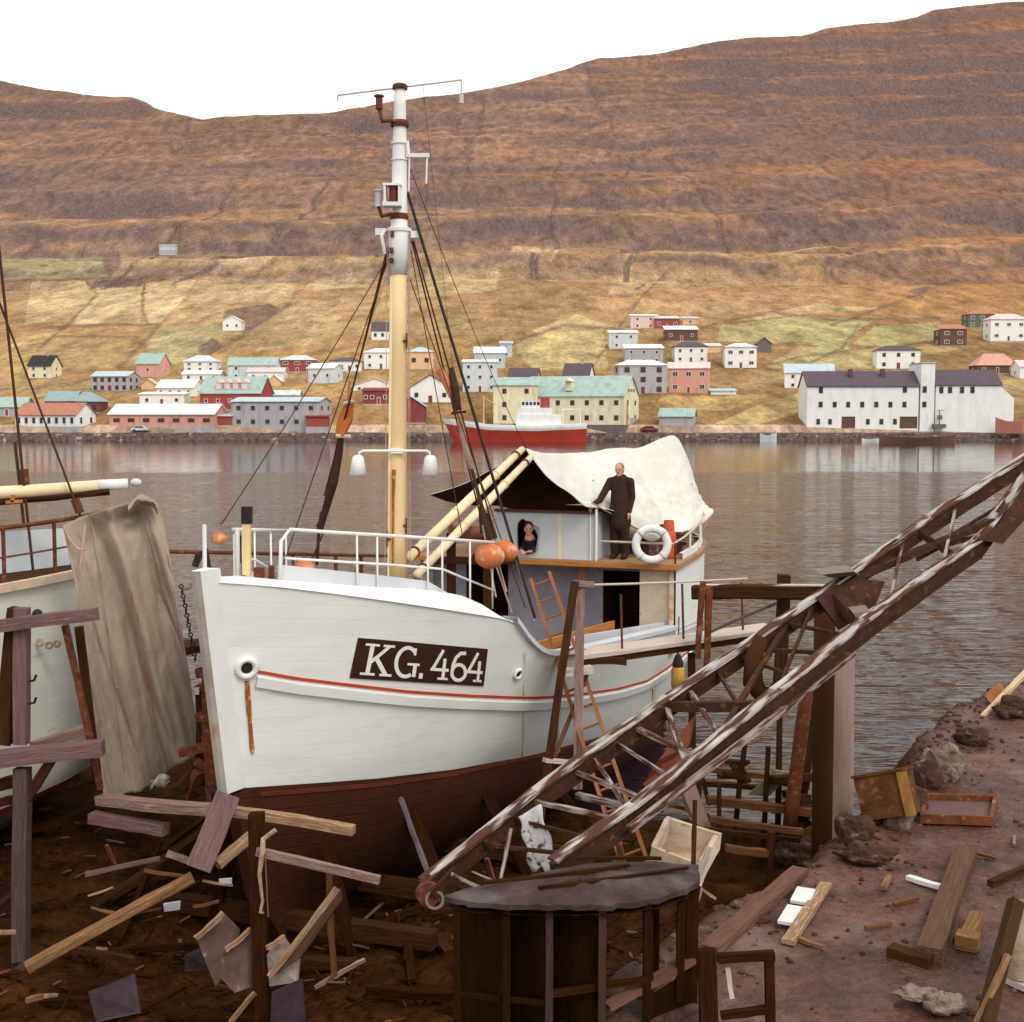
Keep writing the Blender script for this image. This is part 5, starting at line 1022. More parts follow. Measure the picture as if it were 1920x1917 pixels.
# dark cloth hanging across the front of the tent
mb = MB(); g = [[Bp(10.62 + .02 * math.sin(i * 1.7), lerp(-1.95, 1.0, i / 18), lerp(max(lerp(4.52, 4.62, i / 18), 4.52) if i > 3 else 4.74 - .06 * i, itp(lerp(-1.95, 1.0, i / 18), [-2.0, 0, 1.05], [4.83, 5.52, 4.70]), j / 6)) for j in range(7)] for i in range(19)]
mb.grid(g); cu = build('awning_curtain', mb, CANB, aw, smooth=True) if False else None

# ================= people =================
SKIN = mat('skin', (.62, .33, .22), (.54, .27, .18), rough=.55, vs=8)
COAT = mat('dark_brown_overalls', (.045, .022, .018), (.030, .015, .012), rough=.9, vs=6, bump=.9, bs=7)
NAVY = mat('dark_blue_jersey', (.035, .030, .055), (.024, .020, .036), rough=.9, vs=12)
HAIRB = mat('fair_hair', (.34, .22, .12), (.24, .14, .07), rough=.7, vs=20); HAIRD = mat('dark_hair', (.05, .022, .014), (.03, .014, .01), rough=.6, vs=20)
BOOT = mat('black_boots', (.03, .02, .016), rough=.6)
EYE = mat('eye_dark', (.03, .02, .018), rough=.2); LIP = mat('lip_red', (.42, .15, .11), rough=.5)
def remesh(o, vx, sm=4):
    a = o.modifiers.new('r', 'REMESH'); a.mode = 'VOXEL'; a.voxel_size = vx; a.use_smooth_shade = True
    c = o.modifiers.new('s', 'SMOOTH'); c.iterations = sm; c.factor = .5; return bake(o)
class Fig(MB):
    def limb(s, pts, rs):
        s.tube(pts, rs, 12)
        for p, r in zip(pts, rs): s.ball(p, r * 1.0, 12, 8)
        return s
def head(f, c, fw, k=1.0):
    """skull, jaw, nose, brow, ears and neck; fw is the facing direction, c the middle of the head"""
    fw = fw.normalized(); rt = fw.cross(Vector((0, 0, 1))).normalized(); up = rt.cross(fw); M = Matrix((rt, fw, up)).transposed()
    f.ball(c + up * .02 * k, (.074 * k, .092 * k, .105 * k), 16, 12, M=M); f.ball(c - up * .05 * k + fw * .02 * k, (.058 * k, .068 * k, .066 * k), 14, 10, M=M)
    f.ball(c + fw * .098 * k - up * .012 * k, (.014 * k, .020 * k, .026 * k), 10, 8, M=M); f.ball(c + fw * .078 * k - up * .095 * k, (.026 * k, .022 * k, .02 * k), 10, 8, M=M)
    f.ball(c + fw * .082 * k + up * .03 * k, (.05 * k, .014 * k, .012 * k), 10, 8, M=M)
    for sg in (-1, 1): f.ball(c + rt * sg * .076 * k - up * .01 * k, (.012 * k, .022 * k, .034 * k), 8, 8, M=M)
    return rt, up, M
def face(parent, c, fw, rt, up):
    for sg in (-1, 1):
        mb = MB(); mb.ball(c + fw * .086 + rt * sg * .031 + up * .008, (.013, .008, .008), 10, 8); build('eye', mb, EYE, parent, smooth=True)
    mb = MB(); mb.ball(c + fw * .090 - up * .056, (.024, .007, .007), 10, 8, M=Matrix((rt, fw, up)).transposed()); build('mouth', mb, LIP, parent, smooth=True)
def hand(f, wrist, d, down, side):
    """palm, four unequal curled fingers and a thumb set off the side"""
    d = d.normalized(); pl = wrist + d * .05; sd = d.cross(down).normalized() * side
    f.ball(pl, (.045, .045, .028), 10, 8, M=Matrix((d, sd, d.cross(sd))).transposed())
    for i, (o_, L_) in enumerate(((-.034, .060), (-.011, .074), (.012, .078), (.034, .068))):
        a = pl + sd * o_ + d * .035; b_ = a + d * L_ * .55 + down * .008; c = b_ + d * L_ * .25 + down * L_ * .35; f.tube([a, b_, c], [.0105, .010, .0085], 8)
    a = pl - sd * .036 - d * .015; f.tube([a, a - sd * .026 + d * .028, a - sd * .022 + d * .058 + down * .012], [.0125, .0115, .0095], 8)
# --- standing on the boat deck
base = Bp(11.25, 1.28, ZT + .052); fw = (Vector((0, 0, 0)) - base); fw.z = 0; fw = (fw.normalized() + Vector((-.35, 0, 0))).normalized(); rt = fw.cross(Vector((0, 0, 1))); Zv = Vector((0, 0, 1))
pt = lambda x, y, z: base + rt * x + fw * y + Zv * z
hc = pt(0, .05, 1.615)
# his right hand (towards picture left) rests on the wheelhouse rail
rail = Bp(wf - .02, .86, 4.585); sh_r, sh_l = pt(.19 * -1, 0, 1.40), pt(.19, 0, 1.40)
shp = sh_r if (sh_r - rail).length < (sh_l - rail).length else sh_l; oth = sh_l if shp is sh_r else sh_r
elb = shp.lerp(rail, .5) + Vector((-.01, .03, -.09)); wr = rail + (shp - rail).normalized() * .10 + Vector((0, 0, .01))
elo = pt(.225 if oth is sh_l else -.225, -.02, 1.12); wro = pt(.20 if oth is sh_l else -.20, .08, .86)
f = Fig(); r_, u_, M_ = head(f, hc, fw + Vector((0, 0, -.12)))
f.limb([hc - Zv * .06, pt(0, .0, 1.42)], [.055, .058]); f.limb([pt(0, 0, 1.38), pt(0, .01, 1.2), pt(0, 0, .98)], [.135, .15, .14])
f.limb([shp, elb, wr], [.058, .044, .03]); f.limb([oth, elo, wro], [.058, .044, .03]); hand(f, wr, (rail - wr) + Vector((0, 0, .0)), Vector((0, 0, -1)), 1); hand(f, wro, Vector((0, 0, -1)) + fw * .25, -rt if oth is sh_l else rt, 1)
for sg in (-1, 1): f.limb([pt(sg * .09, 0, .92), pt(sg * .10, .02, .50), pt(sg * .10, -.01, .09)], [.085, .062, .045]); f.ball(pt(sg * .105, .06, .045), (.045, .12, .045), 12, 8, M=M_)
T = thing('person', 'person in dark overalls standing on the boat deck with one hand on the wheelhouse rail', 'person', tuple(base))
bd = remesh(build('body', f, SKIN, T), .011)
c_ = Fig(); c_.limb([pt(0, -.01, 1.40), pt(0, 0, 1.2), pt(0, 0, .98), pt(0, 0, .66)], [.150, .172, .182, .205]); c_.limb([shp, elb, wr - (rail - wr).normalized() * .02], [.076, .060, .046]); c_.limb([oth, elo, wro], [.076, .060, .046]); c_.limb([shp, pt(0, 0, 1.43), oth], [.075, .085, .075])
jk = remesh(build('jacket', c_, COAT, T), .013)
c_ = Fig()
for sg in (-1, 1): c_.limb([pt(sg * .09, 0, .90), pt(sg * .10, .02, .50), pt(sg * .10, -.01, .10)], [.115, .088, .078])
remesh(build('trousers', c_, COAT, T), .014)
for sg in (-1, 1): build('boot', MB().ball(pt(sg * .105, .05, .048), (.056, .145, .06), 14, 9, M=M_), BOOT, T, smooth=True)
c_ = Fig(); c_.ball(hc + u_ * .045 - fw * .02, (.083, .096, .088), 16, 10, M=M_); c_.ball(hc - fw * .05, (.078, .055, .09), 14, 10, M=M_); remesh(build('hair', c_, HAIRB, T), .011)
face(T, hc, fw, r_, u_)
# --- leaning out of the wheelhouse window
cW = Bp(wf, cv, cz); fo = -AX; hc = cW + fo * .03 + Zv * .145 + PT * .02; fw2 = (Vector((0, 0, CH)) - hc).normalized(); fw2.z = -.05
f = Fig(); r_, u_, M_ = head(f, hc, fw2, .98); f.limb([hc - Zv * .06, hc - fo * .03 - Zv * .16], [.052, .056])
ch = cW - fo * .20 - Zv * .18; f.limb([hc - fo * .05 - Zv * .17, ch, ch - Zv * .20], [.09, .12, .12])
wrv = cW + fo * .02 - PT * .13 - Zv * .25; elv = cW - fo * .16 - PT * .16 - Zv * .20; f.limb([ch - PT * .13 + Zv * .06, elv, wrv], [.05, .042, .03]); hand(f, wrv, fo * .6 + PT * .55 - Zv * .2, -Zv, 1)
elv2 = cW - fo * .12 + PT * .15 - Zv * .20; wr2 = cW + fo * .0 + PT * .08 - Zv * .27; f.limb([ch + PT * .13 + Zv * .06, elv2, wr2], [.05, .042, .03]); hand(f, wr2, fo * .5 - PT * .6, -Zv, -1)
T = thing('person', 'person with dark hair and a dark jersey looking out of the wheelhouse window', 'person', tuple(ch - Zv * .32)); remesh(build('body', f, SKIN, T), .010)
c_ = Fig(); c_.limb([hc - fo * .05 - Zv * .125, hc - fo * .06 - Zv * .19, ch, ch - Zv * .20], [.066, .09, .14, .14]); c_.limb([ch - PT * .13 + Zv * .05, elv, wrv - (wrv - elv).normalized() * .02], [.066, .055, .042]); c_.limb([ch + PT * .13 + Zv * .05, elv2, wr2 - (wr2 - elv2).normalized() * .02], [.066, .055, .042]); c_.limb([ch - PT * .13 + Zv * .05, hc - fo * .05 - Zv * .2, ch + PT * .13 + Zv * .05], [.066, .07, .066]); remesh(build('jersey', c_, NAVY, T), .011)
c_ = Fig(); c_.ball(hc + u_ * .05 - fw2 * .025, (.088, .098, .092), 16, 10, M=M_); c_.ball(hc - fw2 * .05 - u_ * .01, (.092, .06, .11), 14, 10, M=M_); remesh(build('hair', c_, HAIRD, T), .010)
face(T, hc, fw2, r_, u_)

# ================= gear hung on the boat =================
def lring():
    c = P(1222, 1021, 22.15); ax = (Vector((0, 0, CH)) - c).normalized(); ax = (ax + Vector((.1, 0, 0))).normalized(); Q = Vector((0, 0, 1)).rotation_difference(ax).to_matrix()
    T = thing('life_ring', 'white life ring lashed to the boat deck rail', 'life ring', tuple(c)); build('ring', MB().torus(c, .275, .072, 36, 12, M=Q), WHITE, T, smooth=True)
    for k in range(4):
        g = rad(45 + 90 * k); q = c + Q @ Vector((.275 * math.cos(g), .275 * math.sin(g), 0)); t_ = Q @ Vector((-math.sin(g), math.cos(g), 0)); build('lashing', MB().lathe([(.074, -.03), (.079, -.03), (.079, .03), (.074, .03)], q, 14, ax=t_), mat('pale_lashing', (.66, .62, .55), rough=.8), T, smooth=True)
lring()
o3 = P(1222, 1012, 22.4); mb = MB(); mb.ball(o3 + Vector((0, 0, .06)), (.16, .10, .09), 14, 8, jit=.08); single('canvas_bundle', mb, WHITE, 'white bundle behind the life ring on the boat deck', 'bundle', smooth=True)
q = Bp(11.6, 2.10, ZT + .052); T = thing('gas_bottle', 'orange red gas bottle standing behind the life ring', 'gas bottle', tuple(q)); RED_O = mat('orange_red_paint', (.62, .10, .03), (.48, .08, .03), rough=.5, vs=4)
build('bottle', MB().lathe([(0, 0), (.125, 0), (.135, .04), (.135, .40), (.11, .50), (.06, .56), (.05, .60), (0, .60)], q, 18), RED_O, T, smooth=True); build('valve', MB().lathe([(0, .60), (.035, .60), (.035, .67), (0, .67)], q, 10), BLACK, T); build('collar', MB().lathe([(.09, .53), (.11, .53), (.09, .69), (.078, .69)], q, 14), RED_O, T)
def buoy(px, py, Y, r, ax, label, m=ORANGE, rope=True):
    c = P(px, py, Y); T = thing('buoy', label, 'buoy', tuple(c), 0, 'orange buoys on the fishing boat'); ax = Vector(ax).normalized(); prof = [(r * math.sin(a), -r * 1.18 * math.cos(a)) for a in np.linspace(.03, math.pi - .03, 18)]
    build('float', MB().lathe(prof, c, 22, ax=ax), m, T, smooth=True); build('eye_lug', MB().lathe([(0, 0), (r * .22, 0), (r * .18, r * .22), (0, r * .26)], c + ax * r * 1.12, 12, ax=ax), BLACK if r > .1 else m, T)
    return T
buoy(918, 1043, 16.3, .165, (-.92, -.1, .05), 'large orange buoy hanging at the after end of the whaleback rail'); buoy(950, 1033, 16.5, .135, (.7, -.2, -.5), 'smaller orange buoy to the right of the large one at the rail end')
buoy(571, 1072, 15.5, .13, (0, 0, 1), 'pale orange buoy half hidden behind the whaleback edge'); buoy(411, 1010, 14.6, .075, (.9, -.2, .1), 'little orange float hung from the stay at the bow')
# yellow fender at the quarter
q = P(1271, 1262, 21.7); T = thing('fender', 'dirty yellow fender with a black top hanging at the port quarter', 'fender', tuple(q)); YEL = mat('dirty_yellow', (.62, .36, .06), (.30, .13, .03), rough=.7, vs=5)
build('fender_body', MB().lathe([(0, -.36), (.08, -.34), (.115, -.22), (.115, .06), (.09, .12), (0, .13)], q, 16), YEL, T, smooth=True); build('fender_top', MB().lathe([(.095, .10), (.10, .16), (.05, .30), (.02, .34), (0, .34)], q, 14), BLACK, T, smooth=True); build('lanyard', MB().tube([q + Vector((0, 0, .33)), Bp(10.9, 2.46, 2.72)], .012, 6), ROPE, T)
# long ladder from the slip up over the rail
def ladder(label, a, c, wd, n, m, dirx=(1, 0.3, 0), rail=.045):
    a, c = Vector(a), Vector(c); d = (c - a).normalized(); sd = Vector(dirx); sd = (sd - d * sd.dot(d)).normalized() * wd / 2; T = thing('ladder', label, 'ladder', tuple(a))
    for sg in (-1, 1): mb = MB(); mb.bar(a + sd * sg, c + sd * sg * .92, rail, rail * 1.5, up=sd.cross(d), seg=8, jit=.004); build('side_rail', mb, m, T)
    for i in range(n):
        t = (i + .6) / n; p = a.lerp(c, t); mb = MB(); mb.tube([p - sd * .98, p + sd * .98], .017, 6); build('rung', mb, m, T)
    return T
LADW = mat('worn_orange_wood', (.34, .135, .055), (.20, .075, .032), rough=.85, vs=3.0, stretch=(1.1, 13, 13), coord='grain', bump=.55, bs=4)
ladder('long worn wooden ladder leaning over the port rail of the fishing boat', P(1192, 1625, 14.6), P(1013, 1080, 17.6), .30, 15, LADW, (1, -.35, 0))
# gangway to the quay staging, with trestle
GRW = mat('weathered_grey_wood', (.30, .20, .17), (.17, .10, .085), rough=.9, vs=3.0, stretch=(1.1, 13, 13), coord='grain', bump=.55, bs=4, spots=(.42, .33, .28), spot_at=.66); PALEW = mat('bleached_plank', (.62, .55, .49), (.42, .34, .29), rough=.85, vs=3.0, stretch=(1.1, 13, 13), coord='grain', bump=.55, bs=4, spots=(.25, .13, .08), spot_at=.68)
g0, g1 = P(1092, 1226, 16.6), P(1438, 1178, 17.9); T = thing('gangway', 'bleached plank gangway with thin handrails from the port rail to the quay staging', 'gangway', tuple(g0)); sdv = Vector((.12, .5, 0)).normalized() * .26
for k in (-1, 0, 1): mb = MB(); mb.bar(g0 + sdv * k * .8, g1 + sdv * k * .8, .19, .05, seg=6, jit=.006); build('plank', mb, PALEW, T)
for k in (-1, 1): mb = MB(); mb.bar(g0 + sdv * k - Vector((0, 0, .075)), g1 + sdv * k - Vector((0, 0, .075)), .05, .09); build('side_beam', mb, DKWOOD, T)
hA, hB = P(1085, 1100, 16.5), P(1296, 1093, 17.2)
mb = MB(); mb.tube(sag(P(1108, 1097, 16.5), P(1400, 1085, 17.7), .01), .016, 6); build('handrail', mb, PALEW, T)
for px, y0, y1, Y in ((1167, 1240, 1115, 16.7), (1282, 1215, 1095, 17.2), (1393, 1185, 1092, 17.7)): mb = MB(); mb.tube([P(px, y0, Y), P(px - 3, y1, Y)], .017, 6); build('rail_post', mb, RUSTI, T)
mb = MB(); mb.bar(P(1092, 1240, 16.4), P(1173, 1241, 16.5), .10, .08, seg=3, jit=.008); build('landing_board', mb, DKWOOD, T)
T = thing('trestle', 'tall splayed trestle of weathered posts against the port side, carrying the gangway end', 'trestle', tuple(P(1050, 1445, 16)))
for a, c, wd, m in (((1078, 1090, 16.2), (1012, 1540, 15.6), .10, DKWOOD), ((1088, 1095, 16.3), (1083, 1480, 15.8), .11, GRW), ((1100, 1265, 16.3), (1040, 1420, 15.9), .05, BRWOOD)): mb = MB(); mb.bar(P(*a), P(*c), wd, wd * .8, up=(0, 1, 0), seg=6, jit=.007); build('post', mb, m, T)
mb = MB(); mb.bar(P(1072, 1094, 16.2), P(1112, 1096, 16.3), .08, .07); build('cap_piece', mb, GRW, T); mb = MB(); mb.bar(P(1050, 1262, 16.1), P(1110, 1255, 16.2), .14, .09, seg=2, jit=.01); build('cross_piece', mb, PALEW, T); mb = MB(); mb.bar(P(1020, 1425, 15.7), P(1075, 1430, 15.9), .09, .05, jit=.006); build('cross_piece', mb, PALEW, T)
# ================= neighbouring white boat at the left =================
LB = Vector((-6.0, 15.0, 0))
def Lp(t, v, z):                                    # t aft-to-end along its side, v outboard
    q = LB + AX * t + PT * v; return Vector((q.x, q.y, z))
T = thing('fishing_boat', 'second white fishing boat at the left edge, with a red boot line and cream boom', 'boat', tuple(Lp(-1, -1, 1)))
LW = mat('off_white_hull_paint', (.76, .75, .69), (.68, .67, .61), rough=.5, vs=1.2, stretch=(1, 1, 4), bump=.08, spots=(.42, .38, .30), spot_at=.72, spot_s=2.2)
def lv(t, z):
    end = max(0.0, (t - 1.3) / 3.1); body = -2.3 * min(1, end) ** 2.3
    low = -.95 * max(0, (1.5 - z) / 1.6) ** 1.5 - .10 * max(0, (4.2 - z)) - 1.1 * max(0, (1.6 - z)) * min(1, max(0, (t + 1.5) / 4))
    return body + low
ts = np.linspace(-7, 4.4, 46)
def lsheet(z0, z1, n, off=0.0): return [[Lp(t, lv(t, lerp(z0, z1, k / n)) + off, lerp(z0, z1, k / n) + .012 * t * abs(t)) for k in range(n + 1)] for t in ts]
mb = MB(); mb.grid(lsheet(1.48, 4.22, 12)); build('hull', mb, LW, T, smooth=True)
mb = MB(); mb.grid(lsheet(-.3, 1.36, 10)); build('hull_bottom', mb, mat('scabbed_grey_antifouling', (.34, .27, .25), (.20, .13, .11), rough=.9, vs=2.2, spots=(.075, .035, .022), spot_at=.56, spot_s=1.6), T, smooth=True)
mb = MB(); mb.grid(lsheet(1.36, 1.48, 1, .006)); build('red_line', mb, REDL, T)
mb = MB(); mb.grid([[Lp(t, lv(t, 4.22) + a, z + .012 * t * abs(t)) for a, z in ((-.02, 4.20), (.07, 4.20), (.07, 4.30), (-.02, 4.30))] for t in ts], close=True); build('rubbing_strake', mb, mat('worn_white_wood', (.66, .55, .42), (.48, .34, .22), rough=.8, vs=5), T)
mb = MB(); mb.grid([[Lp(t, lv(t, 4.2) - .02, 4.2 + .012 * t * abs(t)), Lp(t, -2.2, 4.2)] for t in ts]); build('deck', mb, DKWOOD, T)
mb = MB(); mb.tube([Lp(t, -.04 + lv(t, 4.3), 4.95 + .012 * t * abs(t)) for t in np.linspace(-5, 2.2, 16)], .028, 8); build('guard_rail', mb, RUSTI, T)
mb = MB(); mb.tube([Lp(t, -.04 + lv(t, 4.3), 4.60 + .012 * t * abs(t)) for t in np.linspace(-5, 2.2, 16)], .013, 6); build('guard_rail', mb, RUSTI, T)
for t in (-1.6, .06, .95, 1.75): mb = MB(); mb.tube([Lp(t, -.04 + lv(t, 4.3), 4.25), Lp(t, -.04 + lv(t, 4.3), 4.98)], .024, 6); build('stanchion', mb, RUSTI, T)
a, c = P(0, 1090, 16.0), P(128, 1078, 17.2); mb = MB(); mb.grid([[P(-200, 1095, 15.6), P(-200, 1008, 15.6)], [P(132, 1076, 17.4), P(132, 990, 17.4)]]); mb.grid([[P(132, 1076, 17.4), P(132, 990, 17.4)], [P(132, 1066, 19), P(132, 985, 19)]]); build('deckhouse_side', mb, mat('pale_blue_white_panel', (.66, .71, .74), (.60, .65, .68), rough=.5, vs=2), T)
mb = MB(); mb.tube([P(-160, 934, 16.0), P(60, 921, 16.3), P(185, 911, 16.5)], [.09, .085, .075], 14); bm_ = build('boom', mb, CREAML, T, smooth=True)
mb = MB(); mb.tube([P(184, 911, 16.5), P(240, 907, 16.6)], [.078, .066], 14); build('boom_end', mb, WHITE, bm_, smooth=True); mb = MB(); mb.ball(P(255, 905, 16.6), (.075, .06, .055), 12, 8); build('end_fitting', mb, GREYW, bm_, smooth=True)
mb = MB(); mb.tube(sag(P(-160, 950, 16.0), P(205, 921, 16.5), .02), .045, 8, jit=.01); build('furled_rope', mb, DKWOOD, bm_)
mb = MB(); mb.bar(P(12, 942, 16.1), P(42, 940, 16.1), .05, .04); mb.bar(P(24, 928, 16.1), P(24, 942, 16.1), .05, .04, up=(1, 0, 0)); build('cleat', mb, OCHRE, bm_)
for x0, y0, x1, y1, r in ((-3, 455, 62, 1070, .018), (-4, 560, 152, 970, .014), (28, 830, 45, 985, .02)): mb = MB(); mb.tube([P(x0, y0, 16.4), P(x1, y1, 16.2)], r, 6); build('stay', mb, ROPE, T)
for q in ([P(45, 880, 16.3), P(48, 915, 16.3)], [P(140, 935, 16.2), P(150, 962, 16.2)]): build('tackle_block', MB().tube(q, .055, 6), RUSTI, T)
for px, py in ((75, 1205), (92, 1210), (107, 1207)):
    q = P(px, py, 15.55); mb = MB(); mb.torus(q, .035, .018, 12, 6, M=Matrix.Rotation(rad(80), 3, 'X')); build('scupper', mb, mat('grimy_scupper', (.40, .34, .24), (.16, .1, .06), rough=.9, vs=9), T)
# grey canvas hung from its end
CV = mat('grey_brown_canvas', (.365, .295, .235), (.25, .195, .15), rough=.95, vs=1.5, stretch=(1, 1, .7), bump=.4, bs=26, spots=(.36, .17, .055), spot_at=.68, spot_s=1.3, spot_soft=.05)
rows = []; n1, n2 = 100, 76
topc = [(120, 985), (150, 970), (195, 955), (235, 944), (268, 938), (300, 958)]; botc = [(192, 1492), (225, 1494), (262, 1485), (300, 1462), (340, 1432), (374, 1412)]; lef = [(120, 985), (142, 1090), (160, 1220), (176, 1360), (192, 1492)]; rig = [(300, 958), (316, 1040), (332, 1140), (352, 1260), (374, 1412)]
def pl(P_, t):
    n = len(P_) - 1; i = min(int(t * n), n - 1); f_ = t * n - i; return lerp(P_[i][0], P_[i + 1][0], f_), lerp(P_[i][1], P_[i + 1][1], f_)
for i in range(n1 + 1):
    t = i / n1; row = []
    for k in range(n2 + 1):
        s_ = k / n2; a, b_, c, d = pl(topc, s_), pl(botc, s_), pl(lef, t), pl(rig, t)
        x = (1 - t) * a[0] + t * b_[0] + (1 - s_) * c[0] + s_ * d[0] - ((1 - t) * ((1 - s_) * topc[0][0] + s_ * topc[-1][0]) + t * ((1 - s_) * botc[0][0] + s_ * botc[-1][0]))
        y = (1 - t) * a[1] + t * b_[1] + (1 - s_) * c[1] + s_ * d[1] - ((1 - t) * ((1 - s_) * topc[0][1] + s_ * topc[-1][1]) + t * ((1 - s_) * botc[0][1] + s_ * botc[-1][1]))
        if t > .93: y += 16 * (float(fbm(np.array(s_ * 11.), np.array(0.), 3, 131)) - .5)
        Yd = 15.15 + .45 * s_
        fo_ = .16 * math.exp(-((s_ - (.30 + .34 * t)) / .085) ** 2) * (1 - .45 * t) - .10 * math.exp(-((s_ - (.42 + .36 * t)) / .06) ** 2) * (1 - t * .6) + .34 * (float(fbm(np.array(s_ * 6. - t * 2.2), np.array(t * 1.4), 2, 133)) - .5) + .035 * (float(fbm(np.array(s_ * 20. - t * 6), np.array(t * 2.), 2, 134)) - .5) + .12 * (float(fbm(np.array(s_ * 5.), np.array(t * 4.), 4, 132)) - .5)
        fo_ += .22 * math.exp(-((t - .07) / .05) ** 2) * math.exp(-((s_ - .62) / .22) ** 2)
        rg = abs(float(fbm(np.array(s_ * 5.5 - t * 3.0), np.array(t * 1.5 + s_), 2, 135)) - .5); fo_ += .03 * math.exp(-(rg / .07) ** 2)
        row.append(P(x, y, Yd + fo_ * 1.25))
    rows.append(row)
mb = MB(); mb.grid(rows); cvs = build('hanging_canvas', mb, CV, smooth=True); m_ = cvs.modifiers.new('s', 'SOLIDIFY'); m_.thickness = .010; bake(cvs); tag(cvs, 'grey brown canvas with rust stains hung over the end of the left boat', 'canvas')
rs_ = []
for i in range(31, 81):
    t = (i - 31) / 49; k0 = 38 + 9 * t + .8 * math.sin(i * .7); wd_ = 2.1 * math.sin(math.pi * min(1, t * .94 + .05)) * (.6 + .5 * math.sin(i * 1.9) ** 2) + .15; r = []
    for q in (-1, 0, 1):
        kk = k0 + q * wd_; ki = int(kk); v = rows[i][ki].lerp(rows[i][ki + 1], kk - ki); r.append(v - (v - Vector((0, 0, CH))).normalized() * .02)
    rs_.append(r)
build('rust_stain', MB().grid(rs_), mat('rust_stained_canvas', (.42, .19, .06), (.30, .16, .09), rough=.95, vs=7), cvs)
for kk in (0, n2):
    mb = MB(); mb.tube([r[kk] for r in rows[::2]], .016, 6); build('hem', mb, CV, cvs, smooth=True)
mb = MB(); mb.grid([[rows[i][k] - (rows[i][k] - Vector((0, 0, CH))).normalized() * .018 for k in (20, 21)] for i in range(0, n1 - 6)]); build('seam', mb, mat('canvas_seam', (.27, .215, .175), (.2, .155, .125), rough=.95, vs=9), cvs)
mb = MB(); rr = []
for i in range(15):
    t = i / 14; rr.append([P(lerp(240, 296, k / 6), 948 - 20 * math.sin(k / 6 * 3.1) + lerp(0, 16, t) + 4 * math.sin(k * 2 + i), 15.4 - .25 * math.sin(t * 3.1) + .02 * k) for k in range(7)])
mb.grid(rr); build('canvas_fold', mb, CV, cvs, smooth=True)
mb = MB(); mb.tube(sag(P(118, 985, 15.1), P(160, 1030, 15.05), .1), .016, 6); mb.tube(sag(P(160, 985, 15.0), P(150, 1065, 15.0), .02), .014, 6); build('lashing', mb, mat('pale_lanyard', (.5, .36, .26)), cvs)
mb = MB()
for i in range(16): 
    q = P(lerp(340, 366, i / 15), lerp(1100, 1236, i / 15), 14.6); mb.torus(q, .022, .009, 10, 5, M=Matrix.Rotation(rad(90 * (i % 2)), 3, 'Z') @ Matrix.Rotation(rad(90), 3, 'X'))
single('chain', mb, BLACK, 'thin dark chain hanging between the grey canvas and the white stem', 'chain')
# iron cradle arm between canvas and stem, built up of rusty plates
T = thing('cradle_arm', 'rusty iron cradle upright between the grey canvas and the white stem', 'cradle', tuple(P(392, 1500, 13.9)))
mb = MB(); mb.bar(P(402, 1500, 13.9), P(392, 1268, 13.9), .16, .14, up=(1, 0, 0), seg=8, jit=.012); build('upright', mb, RUSTI, T)
mb = MB(); mb.bar(P(376, 1490, 14.0), P(378, 1290, 14.0), .10, .12, up=(1, 0, 0), seg=6, jit=.014); build('upright', mb, DKWOOD, T)
for y in (1262, 1290, 1345): mb = MB(); mb.bar(P(371, y, 13.85), P(407, y - 4, 13.8), .12, .075 + .02 * (y % 3), jit=.01, seg=2); build('clamp_plate', mb, RUSTI, T)
mb = MB(); mb.box(P(370, 1296, 13.75), (.04, .05, .07)); build('pale_tag', mb, PALEW, T)
for i, (x, y, a_) in enumerate(((372, 1405, .34), (352, 1455, .3), (390, 1440, .34), (340, 1475, .3), (365, 1470, .4), (384, 1480, .35))):
    c = P(x, y, 13.9); d = Vector((math.cos(i * 1.1), .3 * math.sin(i * 2), .7 * math.sin(i * 1.1 + .3))) * a_ * .6; mb = MB(); mb.bar(c - d, c + d, .12, .09, seg=3, jit=.012); build('packing_block', mb, DKWOOD if i % 2 else RUSTI, T)
# pipe railing of the jetty between the boats
T = thing('jetty_railing', 'rusty pipe railing seen across the water between the two boats', 'railing', tuple(P(345, 1200, 16.6))); ra, rb_ = P(290, 1034, 16.2), P(905, 1046, 27.5)
mb = MB(); mb.tube([ra, rb_], .028, 8); build('handrail', mb, RUSTI, T)
for k in (.10, .30, .42, .50, .64, .8): q = ra.lerp(rb_, k); mb = MB(); mb.tube([q - Vector((0, 0, 1.25 if k < .2 else .95)), q], .02 if k < .4 else .035, 6); build('post', mb, RUSTI, T)
mb = MB(); mb.bar(ra - Vector((0, 0, 1.3)), rb_ - Vector((0, 0, 1.0)), .5, .1, seg=8, jit=.01); build('walkway', mb, DKWOOD, T)

# ================= fallen crane boom =================
PEEL = mat('peeling_white_paint_on_iron', (.52, .49, .47), (.27, .22, .21), rough=.75, vs=2.0, stretch=(1, 5, 5), coord='grain', bump=.5, bs=6, spots=(.075, .030, .016), spot_at=.485, spot_s=2.4, spot_soft=.05)
IRON = mat('dark_brown_iron', (.060, .025, .013), (.034, .015, .009), rough=.85, vs=6, bump=.5, bs=22, spots=(.15, .055, .025), spot_at=.66)
PEELD = mat('mostly_rusted_white_paint', (.40, .35, .34), (.22, .15, .13), rough=.85, vs=3, stretch=(1, 6, 6), coord='grain', bump=.5, bs=6, spots=(.075, .03, .017), spot_at=.50, spot_s=4, spot_soft=.06)
T = thing('crane_boom', 'long rusty lattice crane boom with peeling white paint, slanting up to the right edge', 'crane boom', tuple(P(800, 1690, 10.5))); O = ORG[T.name]
CA = [((795, 1668), 10.6), ((1000, 1503), 11.2), ((1250, 1325), 12.1), ((1560, 1112), 13.2), ((1740, 985), 13.9), ((1935, 862), 14.7), ((2080, 775), 15.2), ((2420, 560), 16.6)]
